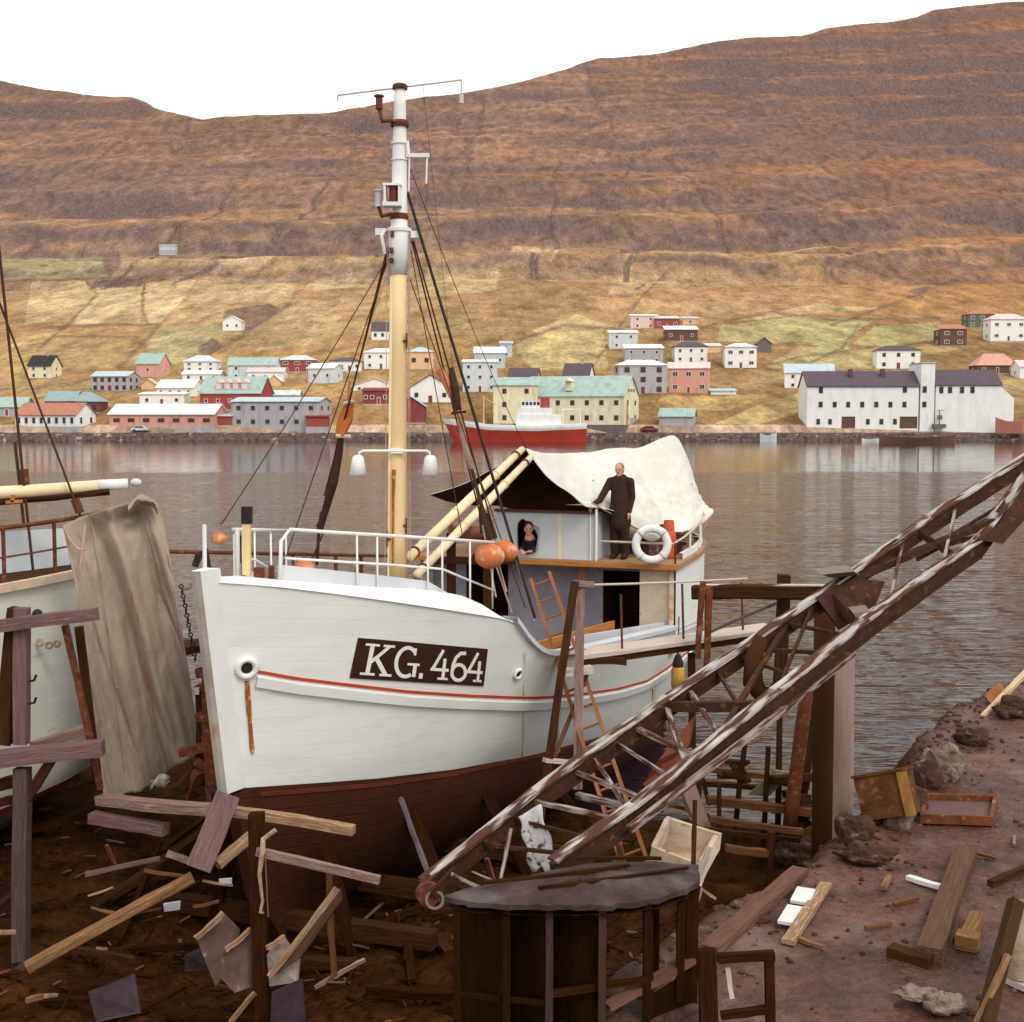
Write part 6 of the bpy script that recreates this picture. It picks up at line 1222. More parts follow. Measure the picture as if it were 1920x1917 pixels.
CB = [((1040, 1632), 10.1), ((1185, 1530), 10.6), ((1455, 1312), 11.6), ((1622, 1178), 12.4), ((1830, 1030), 13.7), ((1925, 902), 14.5), ((2080, 800), 15.1), ((2420, 600), 16.5)]
pA = [P(*a, d) for a, d in CA]; pB = [P(*a, d) for a, d in CB]
def on(pts, px):
    for a, c in zip(pts, pts[1:]):
        xa, xc = project(a)[0], project(c)[0]
        if xa <= px <= xc: return a.lerp(c, (px - xa) / (xc - xa))
    return pts[-1]
for pts, hh in ((pA, .14), (pB, .15)):
    ch = MB()
    for a, c in zip(pts, pts[1:]): d = (c - a).normalized() * .02; ch.bar(a - d, c + d, .055, hh, seg=6, jit=.006)
    co_ = build('chord', ch, IRON, T)
    for nm, z, wd, m in (('top_flange', hh / 2 + .014, .135, PEEL), ('bottom_flange', -hh / 2 - .014, .13, IRON)):
        fl = MB()
        for i, (a, c) in enumerate(zip(pts, pts[1:])): d = (c - a).normalized() * .018; up = Vector((0, 0, z + .0007 * i)); fl.bar(a - d + up, c + d + up, wd, .024, seg=8, jit=.007)
        build(nm, fl, m, co_)
def member(nm, a, c, wd, ht, m=IRON): build(nm, MB().bar(a, c, wd, ht, seg=3, jit=.006), m, T)
for xa, xb, wd, m in ((1000, 1170, .045, PEELD), (1250, 1440, .10, IRON), (1560, 1622, .12, IRON), (1720, 1800, .07, IRON)): member('cross_member', on(pA, xa), on(pB, xb), wd, wd * .9, m)
for xa, xb, wd in ((1290, 1350, .045), (1190, 1310, .05), (1075, 1215, .045), (1250, 1285, .05), (1470, 1330, .05), (1400, 1560, .05), (1640, 1850, .05), (1470, 1600, .045)): member('diagonal_brace', on(pA, xa), on(pB, xb), wd, wd * .8, PEELD if xa < 1300 else IRON)
for xa, xb in ((900, 1080), (960, 1120), (1110, 1185), (1150, 1260), (1340, 1400), (1380, 1500), (1520, 1450), (1690, 1660), (1790, 1760)): member('lattice_bar', on(pA, xa), on(pB, xb), .03, .03, PEELD if xa % 20 else IRON)
member('diagonal_brace', on(pA, 1575) + Vector((0, 0, .03)), on(pB, 1860) + Vector((0, 0, .06)), .10, .07)
member('cross_member', P(1082, 1491, 11.3), P(1182, 1515, 10.9), .06, .06, PEELD)
member('inner_tie', P(1180, 1555, 10.4), P(1470, 1330, 11.5), .05, .06, PEELD); member('inner_tie', P(1460, 1340, 11.5), P(1600, 1225, 12.3), .04, .05, PEELD)
for y0, y1 in ((1040, 918), (1050, 930)): member('stay_bar', P(1720, y0, 13.6), P(1925, y1, 14.6), .03, .035)
# gusset at the joint by the pile, with ragged plates
mb = MB(); mb.prism([P(1530, 1120, 13.0), P(1600, 1085, 13.2), P(1660, 1090, 13.2), P(1640, 1140, 13.0), P(1575, 1180, 12.8)], (0, .05, -.02)); build('gusset_plate', mb, IRON, T)
mb = MB(); mb.prism([P(1540, 1078, 13.0), P(1600, 1072, 13.0), P(1612, 1078, 13.2), P(1560, 1084, 13.1)], (0, .3, .03)); build('cover_plate', mb, PEEL, T)
mb = MB(); mb.prism([P(1600, 1150, 12.5), P(1632, 1146, 12.5), P(1645, 1165, 12.6), P(1612, 1172, 12.5)], (0, .2, .03)); build('cover_plate', mb, PEEL, T)
mb = MB(); mb.prism([P(1830, 1012, 13.6), P(1870, 985, 13.9), P(1935, 890, 14.4), P(1935, 960, 14.2), P(1880, 1020, 13.8)], (.03, .06, 0)); build('gusset_plate', mb, IRON, T)
# torn plate hanging from the upper chord
rows = []
for i in range(16):
    t = i / 15; rows.append([P(lerp(lerp(972, 996, t), lerp(1012, 1050, t), k / 8) + 3 * math.sin(i * .9 + k * 1.7) * (k in (0, 8)), lerp(1522, 1632, t) + lerp(10, -14, k / 8) * (1 - t) + (9 * math.sin(k * 1.7) if i == 15 else 0), 10.88 + .07 * math.sin(k / 8 * 3.1 + t * 2.5) - .05 * t) for k in range(9)])
mb = MB(); mb.grid(rows); PEELO = mat('flaking_white_plate', (.58, .56, .57), (.44, .41, .42), rough=.75, vs=6, bump=.5, bs=20, spots=(.085, .034, .018), spot_at=.60, spot_s=14, spot_soft=.05)
tp = build('torn_plate', mb, PEELO, T, smooth=True); m_ = tp.modifiers.new('s', 'SOLIDIFY'); m_.thickness = .012; bake(tp)
# heel of the boom: sheave and shackle
hc_ = P(803, 1676, 10.5); mb = MB(); mb.lathe([(0, -.05), (.10, -.05), (.105, -.03), (.085, 0), (.105, .03), (.10, .05), (0, .05)], hc_, 20, ax=(.3, -1, .15)); build('sheave', mb, RUSTI, T)
mb = MB(); mb.bar(hc_ + Vector((-.06, .06, .02)), P(850, 1628, 10.75), .05, .14, jit=.005); mb.bar(hc_ + Vector((.06, -.07, .0)), P(862, 1636, 10.5), .04, .14, jit=.005); build('cheek_plate', mb, IRON, T)
mb = MB(); mb.torus(hc_ + Vector((.06, -.09, -.02)), .07, .014, 18, 6, M=Matrix.Rotation(rad(75), 3, 'X')); build('shackle', mb, PEELD, T)
for a, c, wd in (((848, 1640), (905, 1667), .04), ((858, 1690), (962, 1655), .05), ((935, 1660), (957, 1553), .03), ((885, 1634), (935, 1656), .022)): member('heel_brace', P(*a, 10.3), P(*c, 10.5), wd, wd * .7, PEEL if wd > .03 else PEELD)
# rope loop hanging from the boom
mb = MB(); mb.tube([P(1428, 1195, 12.4), P(1412, 1235, 12.35), P(1412, 1280, 12.3), P(1428, 1302, 12.3), P(1450, 1300, 12.2), P(1462, 1280, 12.2)], [.07, .09, .10, .09, .07, .05], 10, jit=.006); single('hanging_fender', mb, DKWOOD, 'dark curved rubber fender hanging under the crane boom', 'fender', smooth=True)
# piles carrying it
GREYP = mat('grey_weathered_pile', (.38, .28, .225), (.24, .165, .125), rough=.95, vs=3, stretch=(1, 1, .25), bump=.5, bs=12)
def pile(label, x0, y0, x1, y1, Y, r, m, grp=None, nm='pile'):
    a, c = P(x0, y0, Y), P(x1, y1, Y); mb = MB(); mb.tube([a - (c - a) * .25, a, a.lerp(c, .5), c], [r * 1.05, r * 1.02, r, r * .96], 14, jit=.006); return single(nm, mb, m, label, 'pile', grp, smooth=True)
pile('pale grey timber pile under the crane boom, right of the dark one', 1579, 1580, 1586, 1120, 14.6, .115, GREYP); pile('broad dark brown pile just left of the pale grey pile', 1545, 1560, 1548, 1140, 15.2, .14, DKWOOD)
pile('dark slanting pile behind the scaffold, left of the broad dark pile', 1487, 1500, 1520, 1235, 16.2, .085, RUSTI)
# quay staging: beam with posts reaching out to the gangway
T = thing('mooring_beam', 'thick dark timber beam held level by posts, right of the gangway', 'timber', tuple(P(1420, 1260, 18))); bA, bB = P(1300, 1111, 17.0), P(1545, 1112, 16.2)
mb = MB(); mb.bar(bA, bB, .16, .19, seg=6, jit=.01, ch=.25); build('beam', mb, DKWOOD, T); mb = MB(); mb.bar(bA + Vector((.1, 0, .10)), bB + Vector((0, 0, .10)), .17, .012, jit=.003); build('pale_top', mb, PALEW, T)
for x0, y0, x1, y1, w_ in ((1458, 1330, 1470, 1078, .15), (1308, 1235, 1318, 1090, .07), (1325, 1260, 1330, 1100, .08)): mb = MB(); mb.bar(P(x0, y0, 16.7), P(x1, y1, 16.7), w_, w_, up=(1, 0, 0), seg=5, jit=.01); build('post', mb, DKWOOD if w_ > .1 else RUSTI, T)
mb = MB(); mb.bar(P(1298, 1400, 17.3), P(1296, 1225, 17.3), .09, .09, up=(1, 0, 0), seg=4, jit=.008); build('post', mb, DKWOOD, T)
T = thing('loose_plank', 'pale plank slanting up from the gangway end to the boom', 'plank', tuple(P(1340, 1180, 17))); build('plank', MB().bar(P(1330, 1186, 17.2), P(1455, 1132, 16.8), .16, .04, seg=3, jit=.005), GRW, T)
# scaffold standing in the water behind the boom
T = thing('scaffold', 'dark timber scaffold of rails and uprights standing in the shallow water behind the boom', 'scaffold', tuple(P(1420, 1560, 17))); 
for x0, y0, x1, y1, Y, wd, m in ((1312, 1440, 1480, 1460, 17.6, .09, BRWOOD), (1320, 1470, 1440, 1480, 17.3, .08, DKWOOD), (1325, 1500, 1552, 1527, 16.4, .12, BRWOOD), (1330, 1535, 1505, 1560, 15.9, .09, BRWOOD), (1360, 1590, 1440, 1600, 15.2, .10, BRWOOD), (1320, 1555, 1500, 1575, 15.7, .07, DKWOOD), (1255, 1510, 1330, 1530, 16.4, .05, RUSTI)):
    mb = MB(); mb.bar(P(x0, y0, Y), P(x1, y1, Y), wd, wd * .8, seg=6, jit=.008); build('rail', mb, m, T)
for x0, y0, x1, y1, Y, wd in ((1375, 1560, 1398, 1385, 16.6, .06), (1430, 1560, 1440, 1400, 16.8, .06), (1455, 1560, 1462, 1340, 17.0, .07), (1495, 1540, 1530, 1290, 16.9, .10), (1310, 1530, 1312, 1460, 16.6, .06), (1345, 1570, 1348, 1470, 16.2, .05), (1440, 1640, 1447, 1560, 15.2, .08), (1330, 1470, 1300, 1400, 17, .05)):
    mb = MB(); mb.bar(P(x0, y0 + 40, Y), P(x1, y1, Y), wd, wd, up=(1, 0, 0), seg=5, jit=.01); build('upright', mb, DKWOOD, T)
for i, (x, y, a_, b_) in enumerate(((1480, 1485, .55, .5), (1500, 1520, .4, .35), (1380, 1445, .4, .25))):
    for j in range(5):
        c = P(x, y, 16.7) + Vector((random.uniform(-.08, .08), random.uniform(-.2, .2), (j - 2) * b_ / 5)); d = Vector((math.cos(.9 * j + i), math.sin(.9 * j + i) * .7, random.uniform(-.1, .1))) * a_ * random.uniform(.4, .6); mb = MB(); mb.bar(c - d, c + d, .12, b_ / 5.2, seg=3, jit=.008); build('packing_block', mb, DKWOOD, T)
mb = MB(); mb.prism([P(1275, 1475, 16.3), P(1300, 1467, 16.3), P(1335, 1560, 16.0), P(1305, 1545, 16.0), P(1285, 1520, 16.2)], (.02, .05, 0)); single('broken_panel', mb, GRW, 'broken reddish grey panel leaning among the scaffold uprights', 'panel')
mb = MB(); mb.prism([P(1402, 1490, 16.9), P(1428, 1468, 16.9), P(1450, 1445, 16.9), P(1480, 1448, 16.9), P(1470, 1468, 16.9), P(1440, 1495, 16.9)], (.02, .06, 0)); single('net_bundle', mb, mat('pale_green_net', (.34, .30, .19), (.2, .16, .09), rough=.95, vs=12), 'pale greenish scrap of netting caught on the scaffold', 'net')
# red brown cradle shore of the hull by the boom
mb = MB(); mb.prism([P(1205, 1470, 16.5), P(1235, 1425, 16.5), P(1300, 1345, 17), P(1290, 1400, 16.8), P(1235, 1500, 16.3)], (.05, .12, 0)); single('rudder_plate', mb, mat('red_lead_plate', (.20, .055, .03), (.13, .035, .02), rough=.8, vs=4), 'dull red plate propped under the boom beside the water', 'plate')

# ================= derelict cabin in the foreground =================
T = thing('derelict_cabin', 'dark derelict boat cabin with a tarred curved roof, lower centre', 'cabin', tuple(P(1070, 1900, 9.3)))
ZC = 2.80
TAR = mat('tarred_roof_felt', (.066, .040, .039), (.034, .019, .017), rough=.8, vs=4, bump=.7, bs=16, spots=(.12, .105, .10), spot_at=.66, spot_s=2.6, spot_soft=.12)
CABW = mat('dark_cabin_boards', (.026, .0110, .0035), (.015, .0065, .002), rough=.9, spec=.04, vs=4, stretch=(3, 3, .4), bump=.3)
def cab(px, Y, z): q = P(px, 1650, Y); return Vector((q.x, Y, z))
rim = [(832, 9.12), (880, 9.02), (950, 8.94), (1020, 8.90), (1090, 8.90), (1160, 8.96), (1230, 9.08), (1290, 9.24), (1312, 9.40), (1308, 9.72), (1230, 9.86), (1110, 9.82), (1010, 9.56), (900, 9.28)]
rp = [cab(x, y, ZC) for x, y in rim]; ctr = sum(rp, Vector()) / len(rp)
nr_ = []
for i in range(len(rp)):
    for j in range(6): 
        q = rp[i].lerp(rp[(i + 1) % len(rp)], j / 6); w1 = math.sin(i * 2.3 + j * 1.1); q = q + (q - ctr).normalized() * (.012 * w1 + .012 * (random.random() - .5)); q.z += -.012 * (1 + math.sin(i * 1.3 + j * .4)) ; nr_.append(q)
rp = nr_
rows = [[q + Vector((0, 0, -.035 - .008 * random.random())) for q in rp], rp] + [[q.lerp(ctr, k) + Vector((0, 0, .045 * (1 - (1 - k) ** 2) + .012 * math.sin(i * .37 + k * 7) + .004 * random.random())) for i, q in enumerate(rp)] for k in (.12, .3, .5, .75, .97)]
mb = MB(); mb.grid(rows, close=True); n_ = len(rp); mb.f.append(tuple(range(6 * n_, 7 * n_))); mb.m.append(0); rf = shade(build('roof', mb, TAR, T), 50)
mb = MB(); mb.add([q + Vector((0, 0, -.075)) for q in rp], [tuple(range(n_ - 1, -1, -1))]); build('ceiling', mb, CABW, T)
for (x0, y0), (x1, y1) in (((905, 9.2), (1180, 9.55)), ((1010, 9.1), (1290, 9.5)), ((1080, 9.72), (1240, 9.7))): p, q = cab(x0, y0, ZC + .05), cab(x1, y1, ZC + .055); mb = MB(); mb.bar(p, q, .035, .02, seg=6, jit=.006); build('roof_batten', mb, BWOOD, rf)
fr = [(856, 9.14), (950, 9.02), (1030, 8.99), (1130, 9.02), (1215, 9.14)]
for (a, ya), (c, yc) in zip(fr[:-1], fr[1:-1]):
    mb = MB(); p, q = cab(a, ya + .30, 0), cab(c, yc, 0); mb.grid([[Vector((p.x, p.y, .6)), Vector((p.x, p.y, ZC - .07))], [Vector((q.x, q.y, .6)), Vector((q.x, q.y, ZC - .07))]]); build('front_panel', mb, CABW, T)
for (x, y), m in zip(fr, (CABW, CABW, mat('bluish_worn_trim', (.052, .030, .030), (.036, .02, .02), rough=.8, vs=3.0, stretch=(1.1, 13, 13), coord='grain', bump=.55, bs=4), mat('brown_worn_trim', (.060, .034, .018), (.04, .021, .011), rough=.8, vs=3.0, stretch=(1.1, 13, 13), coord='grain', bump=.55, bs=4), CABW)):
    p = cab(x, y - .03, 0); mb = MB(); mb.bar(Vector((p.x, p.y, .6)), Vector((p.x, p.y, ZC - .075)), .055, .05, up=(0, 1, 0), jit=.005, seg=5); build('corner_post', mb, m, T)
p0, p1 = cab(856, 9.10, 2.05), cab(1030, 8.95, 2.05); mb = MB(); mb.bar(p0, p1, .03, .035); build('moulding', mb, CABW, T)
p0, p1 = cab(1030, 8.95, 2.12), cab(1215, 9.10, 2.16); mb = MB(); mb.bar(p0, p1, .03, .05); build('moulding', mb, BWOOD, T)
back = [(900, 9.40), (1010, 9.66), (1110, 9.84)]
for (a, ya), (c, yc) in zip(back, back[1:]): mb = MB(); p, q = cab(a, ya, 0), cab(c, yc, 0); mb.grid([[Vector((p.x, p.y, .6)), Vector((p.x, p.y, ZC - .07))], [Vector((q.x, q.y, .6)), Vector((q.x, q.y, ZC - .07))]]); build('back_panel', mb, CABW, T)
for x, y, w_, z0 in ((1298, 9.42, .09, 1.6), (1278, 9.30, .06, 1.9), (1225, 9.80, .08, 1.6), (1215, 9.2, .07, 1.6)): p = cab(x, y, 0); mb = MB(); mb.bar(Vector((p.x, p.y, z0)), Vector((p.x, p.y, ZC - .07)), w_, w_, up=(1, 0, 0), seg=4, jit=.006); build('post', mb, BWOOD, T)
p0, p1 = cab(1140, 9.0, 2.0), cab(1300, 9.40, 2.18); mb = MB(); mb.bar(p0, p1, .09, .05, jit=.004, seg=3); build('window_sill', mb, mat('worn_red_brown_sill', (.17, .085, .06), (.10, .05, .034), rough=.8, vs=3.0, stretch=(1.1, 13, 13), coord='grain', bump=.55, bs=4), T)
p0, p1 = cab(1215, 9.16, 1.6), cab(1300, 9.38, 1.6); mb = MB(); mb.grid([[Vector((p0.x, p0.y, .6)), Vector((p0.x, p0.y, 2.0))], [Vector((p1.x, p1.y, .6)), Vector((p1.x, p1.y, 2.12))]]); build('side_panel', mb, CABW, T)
# empty wooden frame
T = thing('window_frame_on_ground', 'empty dark wooden frame standing upright beside the derelict cabin', 'wooden frame', tuple(P(1390, 1925, 8.9)))
for x0, y0, x1, y1, w_ in ((1345, 1797, 1452, 1791, .06), (1442, 1788, 1446, 1960, .065), (1325, 1780, 1330, 1960, .13), (1352, 1905, 1440, 1893, .05)): mb = MB(); mb.bar(P(x0, y0, 8.95), P(x1, y1, 8.95), w_, .06, up=(0, 1, 0), seg=4, jit=.005); build('frame_bar', mb, BWOOD, T)
mb = MB(); mb.bar(P(1364, 1815, 8.98), P(1372, 1872, 8.98), .035, .02, up=(0, 1, 0), jit=.006, seg=3); build('splintered_strip', mb, PALEW, T)

# ================= timbers, staging and litter round the slip =================
def timber(label, a, Ya, c, Yc, wd, ht, m, cat='timber', nm='timber', seg=7, jit=.008, grp=None, up=(0, 0, 1), ch=0):
    mb = MB(); mb.bar(P(*a, Ya), P(*c, Yc), wd, ht, up=up, seg=seg, jit=jit, ch=ch); return single(nm, mb, m, label, cat, grp)
LIGHTW = mat('light_sawn_wood', (.40, .25, .145), (.20, .108, .055), rough=.85, vs=3.0, stretch=(1.1, 13, 13), coord='grain', bump=.55, bs=4, spots=(.52, .40, .28), spot_at=.64); TANW = mat('tan_pole_wood', (.25, .128, .060), (.14, .066, .028), rough=.85, vs=3.0, stretch=(1.1, 13, 13), coord='grain', bump=.55, bs=4, spots=(.34, .20, .11), spot_at=.64); PURPW = mat('purple_grey_wood', (.19, .11, .11), (.12, .068, .065), rough=.9, vs=3.0, stretch=(1.1, 13, 13), coord='grain', bump=.55, bs=4, spots=(.40, .30, .26), spot_at=.72)
T = thing('staging', 'weathered timber staging with two posts and crossbars in front of the left boat', 'staging', tuple(P(45, 1800, 13.3)))
for nm, a, Ya, c, Yc, wd, ht, m, up in (
    ('post', (10, 1395), 13.5, (30, 1140), 13.5, .16, .14, DKWOOD, (1, 0, 0)), ('post', (41, 1395), 13.4, (42, 1140), 13.4, .13, .14, PURPW, (1, 0, 0)), ('post', (38, 1900), 13.0, (42, 1440), 13.2, .15, .15, mat('slate_grey_wood', (.10, .065, .062), (.06, .038, .034), rough=.9, vs=3.0, stretch=(1.1, 13, 13), coord='grain', bump=.55, bs=4), (1, 0, 0)),
    ('crossbar', (-60, 1182), 13.35, (182, 1152), 13.2, .10, .13, PURPW, (0, 0, 1)), ('crossbar', (-60, 1432), 13.1, (194, 1402), 13.3, .22, .15, PURPW, (0, 0, 1)), ('crossbar', (60, 1400), 14.6, (176, 1362), 15.2, .10, .10, GRW, (0, 0, 1)),
    ('brace', (122, 1172), 13.4, (188, 1480), 13.6, .06, .06, RUSTI, (0, 1, 0)), ('brace', (148, 1175), 13.6, (186, 1490), 13.7, .08, .07, DKWOOD, (0, 1, 0)), ('brace', (48, 1500), 13.2, (100, 1420), 13.2, .10, .08, DKWOOD, (0, 1, 0)), ('bracket', (-40, 1478), 13.4, (40, 1462), 13.4, .1, .12, DKWOOD, (0, 0, 1)), ('bracket', (-40, 1510), 13.5, (40, 1495), 13.5, .1, .08, DKWOOD, (0, 0, 1))):
    mb = MB(); mb.bar(P(*a, Ya), P(*c, Yc), wd, ht, up=up, seg=6, jit=.009); build(nm, mb, m, T)
mb = MB(); mb.ball(P(70, 1152, 13.3), .055, 12, 8); build('bolt_head', mb, BLACK, T, smooth=True)
for y in (1278, 1320): mb = MB(); mb.tube([P(54, y, 13.3), P(64, y - 2, 13.25), P(68, y - 12, 13.25)], .014, 6); build('hook', mb, BLACK, T)
timber('grey beam lying across below the hanging canvas', (188, 1499), 13.6, (395, 1518), 12.9, .16, .10, GRW)
timber('light sawn beam end crossing under the stem of the fishing boat', (425, 1520), 12.5, (664, 1557), 12.2, .10, .09, LIGHTW)
timber('short purple grey beam below the grey one, under the left boat', (172, 1532), 13.5, (312, 1556), 13.2, .14, .11, PURPW)
timber('broad purple grey plank leaning at the foot of the white stem', (428, 1490), 12.35, (372, 1630), 12.0, .24, .06, PURPW, 'plank', 'plank', up=(.2, -1, .25))
timber('long tan pole slanting across the pit at the lower left', (50, 1815), 11.5, (362, 1645), 12.1, .10, .11, TANW, 'pole', 'pole', ch=.4); timber('short light pole end rising to the right of the leaning plank', (408, 1622), 12.2, (474, 1566), 12.5, .11, .10, LIGHTW, 'pole', 'pole', ch=.4)
T = thing('handrail_post', 'tall dark foreground post with a weathered rail and frayed rope, lower left', 'post', tuple(P(490, 1930, 11.5)))
mb = MB(); mb.bar(P(497, 2000, 11.4), P(481, 1524, 11.6), .145, .13, up=(1, 0, 0), seg=9, jit=.007); build('post', mb, BWOOD, T)
mb = MB(); mb.bar(P(482, 1596, 11.5), P(712, 1650, 11.3), .055, .075, seg=6, jit=.006); build('rail', mb, GRW, T)
mb = MB(); mb.tube([P(516, 1556, 11.45), P(494, 1574, 11.45), P(492, 1600, 11.42), P(487, 1640, 11.42), P(492, 1690, 11.42), P(488, 1712, 11.4), P(494, 1712, 11.4)], [.02, .024, .028, .018, .014, .018, .012], 7, jit=.005); build('frayed_rope', mb, mat('pale_rope', (.46, .34, .26), (.28, .17, .11), rough=.95, vs=14), T); mb = MB(); mb.tube([P(497, 1600, 11.4), P(503, 1720, 11.4)], .006, 5); build('frayed_rope', mb, TANW, T)
timber('thin light batten edge standing diagonally right of the dark post', (505, 1832), 11.2, (632, 1666), 11.5, .03, .05, LIGHTW, 'batten', 'batten'); mb = MB(); mb.prism([P(512, 1832, 11.25), P(634, 1668, 11.5), P(638, 1690, 11.55), P(560, 1800, 11.35)], (.02, .05, 0)); single('leaning_board', mb, mat('dark_board', (.13, .068, .042), (.085, .045, .028), rough=.85, vs=4), 'dull brown board filling the underside of the diagonal batten', 'board')
timber('thin orange brown stake below the end of the weathered rail', (627, 1830), 11.6, (617, 1632), 11.6, .06, .05, mat('orange_brown_stake', (.15, .062, .02), (.10, .04, .014), rough=.85, vs=3.0, stretch=(1.1, 13, 13), coord='grain', bump=.55, bs=4), 'stake', 'stake', up=(1, 0, 0))
timber('pale curved stick lying on the mud right of the dark post', (590, 1852), 11.6, (684, 1800), 11.9, .03, .035, GRW, 'stick', 'stick'); timber('pale stick at the bottom edge left of the dark post', (428, 1925), 11.0, (478, 1862), 11.2, .03, .04, TANW, 'stick', 'stick')
timber('bluish strut leaning against the red brown hull bottom', (752, 1498), 13.4, (806, 1648), 12.0, .04, .04, mat('bluish_iron_strut', (.13, .095, .11), (.08, .055, .062), rough=.7, vs=6), 'strut', 'strut', up=(0, 1, 0))
SLAB = mat('grey_pink_slab', (.19, .125, .11), (.085, .05, .04), rough=.9, vs=3, bump=.3, spots=(.30, .24, .22), spot_at=.66)
def slab(label, pts, Y, m=SLAB, th=.05, cat='slab', nm='slab', edge=True):
    q = [P(x, y, Y + dy) for x, y, dy in pts]; mb = MB(); mb.prism(q, (.01, th, -.01)); T = single(nm, mb, m, label, cat)
    return T
slab('grey slab leaning behind, upper left of the three by the dark post', [(368, 1760, 0), (414, 1712, .2), (446, 1745, .3), (440, 1800, .2), (404, 1850, 0)], 11.7); slab('grey slab leaning closest to the dark post on its left', [(420, 1780, 0), (470, 1740, .2), (474, 1850, .1), (440, 1862, 0), (410, 1830, 0)], 11.4); slab('pale streaked slab leaning to the right of the dark post', [(500, 1790, 0), (528, 1756, .2), (560, 1800, .2), (556, 1842, 0), (505, 1850, 0)], 11.4, mat('pale_streaked_slab', (.34, .29, .25), (.17, .11, .09), rough=.9, vs=4))
timber('light edging strip on the upper leaning slab', (366, 1760), 11.6, (418, 1712), 11.75, .04, .04, LIGHTW, 'batten', 'batten'); timber('light edging strip on the slab nearest the dark post', (422, 1782), 11.3, (470, 1742), 11.5, .03, .04, LIGHTW, 'batten', 'batten'); timber('light curved batten right of the dark post above the pale slab', (500, 1778), 11.3, (533, 1756), 11.45, .03, .04, LIGHTW, 'batten', 'batten')
SLATE = mat('blue_grey_sheet', (.070, .048, .060), (.040, .024, .026), rough=.6, vs=4)
slab('square blue grey sheet lying left of the leaning slabs', [(348, 1790, 0), (388, 1770, .3), (390, 1818, .2), (346, 1822, 0)], 11.9, SLATE, .02, 'sheet', 'sheet'); slab('broad dull blue sheet at the bottom edge of the pit', [(165, 1860, 0), (250, 1826, .5), (262, 1900, .3), (180, 1917, 0)], 11.6, SLATE, .02, 'sheet', 'sheet'); slab('dull purple sheet standing right of the dark post at the bottom edge', [(510, 1860, 0), (565, 1835, .2), (572, 1930, .2), (505, 1940, 0)], 11.0, SLATE, .02, 'sheet', 'sheet')
mb = MB(); mb.prism([P(306, 1696, 12.3), P(338, 1691, 12.3), P(337, 1706, 12.3), P(308, 1710, 12.3)], (0, .02, .004)); single('scrap', mb, mat('bluish_white_scrap', (.62, .62, .70), (.40, .38, .44), rough=.6, vs=8), 'bluish white scrap lying under the long tan pole', 'scrap'); mb = MB(); mb.prism([P(410, 1650, 12.2), P(434, 1648, 12.2), P(434, 1658, 12.2), P(412, 1656, 12.2)], (0, .02, .004)); single('scrap', mb, mat('bluish_white_scrap', (.62, .62, .70)), 'small bluish white scrap by the foot of the leaning plank', 'scrap')
for (x0, y0, x1, y1, Y, w_, m, lb) in ((0, 1748, 26, 1748, 11.8, .05, LIGHTW, 'bright wood end at the left edge of the pit'), (183, 1778, 200, 1779, 11.9, .03, LIGHTW, 'tiny bright chip in the dark pit below the tan pole'), (50, 1877, 82, 1868, 11.4, .05, TANW, 'tan stick end near the bottom left corner'), (86, 1868, 106, 1866, 11.4, .04, LIGHTW, 'bright stub beside the tan stick end near the bottom left corner'), (165, 1680, 212, 1664, 12.8, .02, LIGHTW, 'thin bright lath under the purple grey beam'), (172, 1702, 215, 1712, 12.5, .03, TANW, 'short tan stick crossing under the long tan pole'), (200, 1585, 218, 1625, 13.0, .03, BRWOOD, 'short brown stick upright in the pit below the canvas'), (270, 1632, 360, 1645, 12.6, .035, BRWOOD, 'brown lath just above the long tan pole'), (160, 1640, 300, 1610, 13.0, .05, PURPW, 'dull purple plank lying deep in the pit under the canvas'), (318, 1602, 348, 1612, 12.9, .09, GRW, 'grey block of wood deep in the pit left of the leaning plank'), (380, 1652, 436, 1660, 12.1, .025, LIGHTW, 'light lath at the foot of the leaning plank'), (362, 1700, 410, 1690, 12.1, .03, BRWOOD, 'brown stick on the mud right of the bluish scrap'), (1160, 1580, 1172, 1640, 12.5, .06, LADW, 'short orange brown stub beside the foot of the long ladder'), (912, 1610, 925, 1650, 11.0, .035, LADW, 'small orange brown peg in the heel of the crane boom')):
    timber(lb, (x0, y0), Y, (x1, y1), Y + .15, w_, w_ * .8, m, 'stick', 'stick', seg=3, jit=.005)
# splinters and shavings: nobody could count them
mb = MB()
for i in range(1900):
    x = random.uniform(-6.5, 2.4); y = random.uniform(9.8, 17.2); d = x - itp(y, EDY, EDX)
    if d > -.9: continue
    u_h = (x - B0.x) * AX.x + (y - B0.y) * AX.y; v_h = (x - B0.x) * PT.x + (y - B0.y) * PT.y
    if abs(v_h) < .35 and u_h > 0: continue
    L_ = random.uniform(.05, .42) * random.uniform(.3, 1.1); a = random.uniform(0, 6.28); e = random.uniform(-.15, .35); z = gd(x, y) + .02 + random.uniform(0, .06); dv = Vector((math.cos(a) * L_ / 2, math.sin(a) * L_ / 2, abs(e) * L_ / 2)); c = Vector((x, y, z + abs(dv.z)))
    mb.bar(c - dv, c + dv, random.uniform(.008, .035), random.uniform(.006, .02), mi=random.choice((0,) * 22 + (1, 1, 3, 3, 2)))
o = build('wood_splinters', mb, [BWOOD, DKWOOD, BRWOOD, PURPW], origin=(0, 0, 0)); tag(o, 'litter of wood splinters and offcuts covering the floor of the slip', 'wood litter', kind='stuff')
mb = MB()
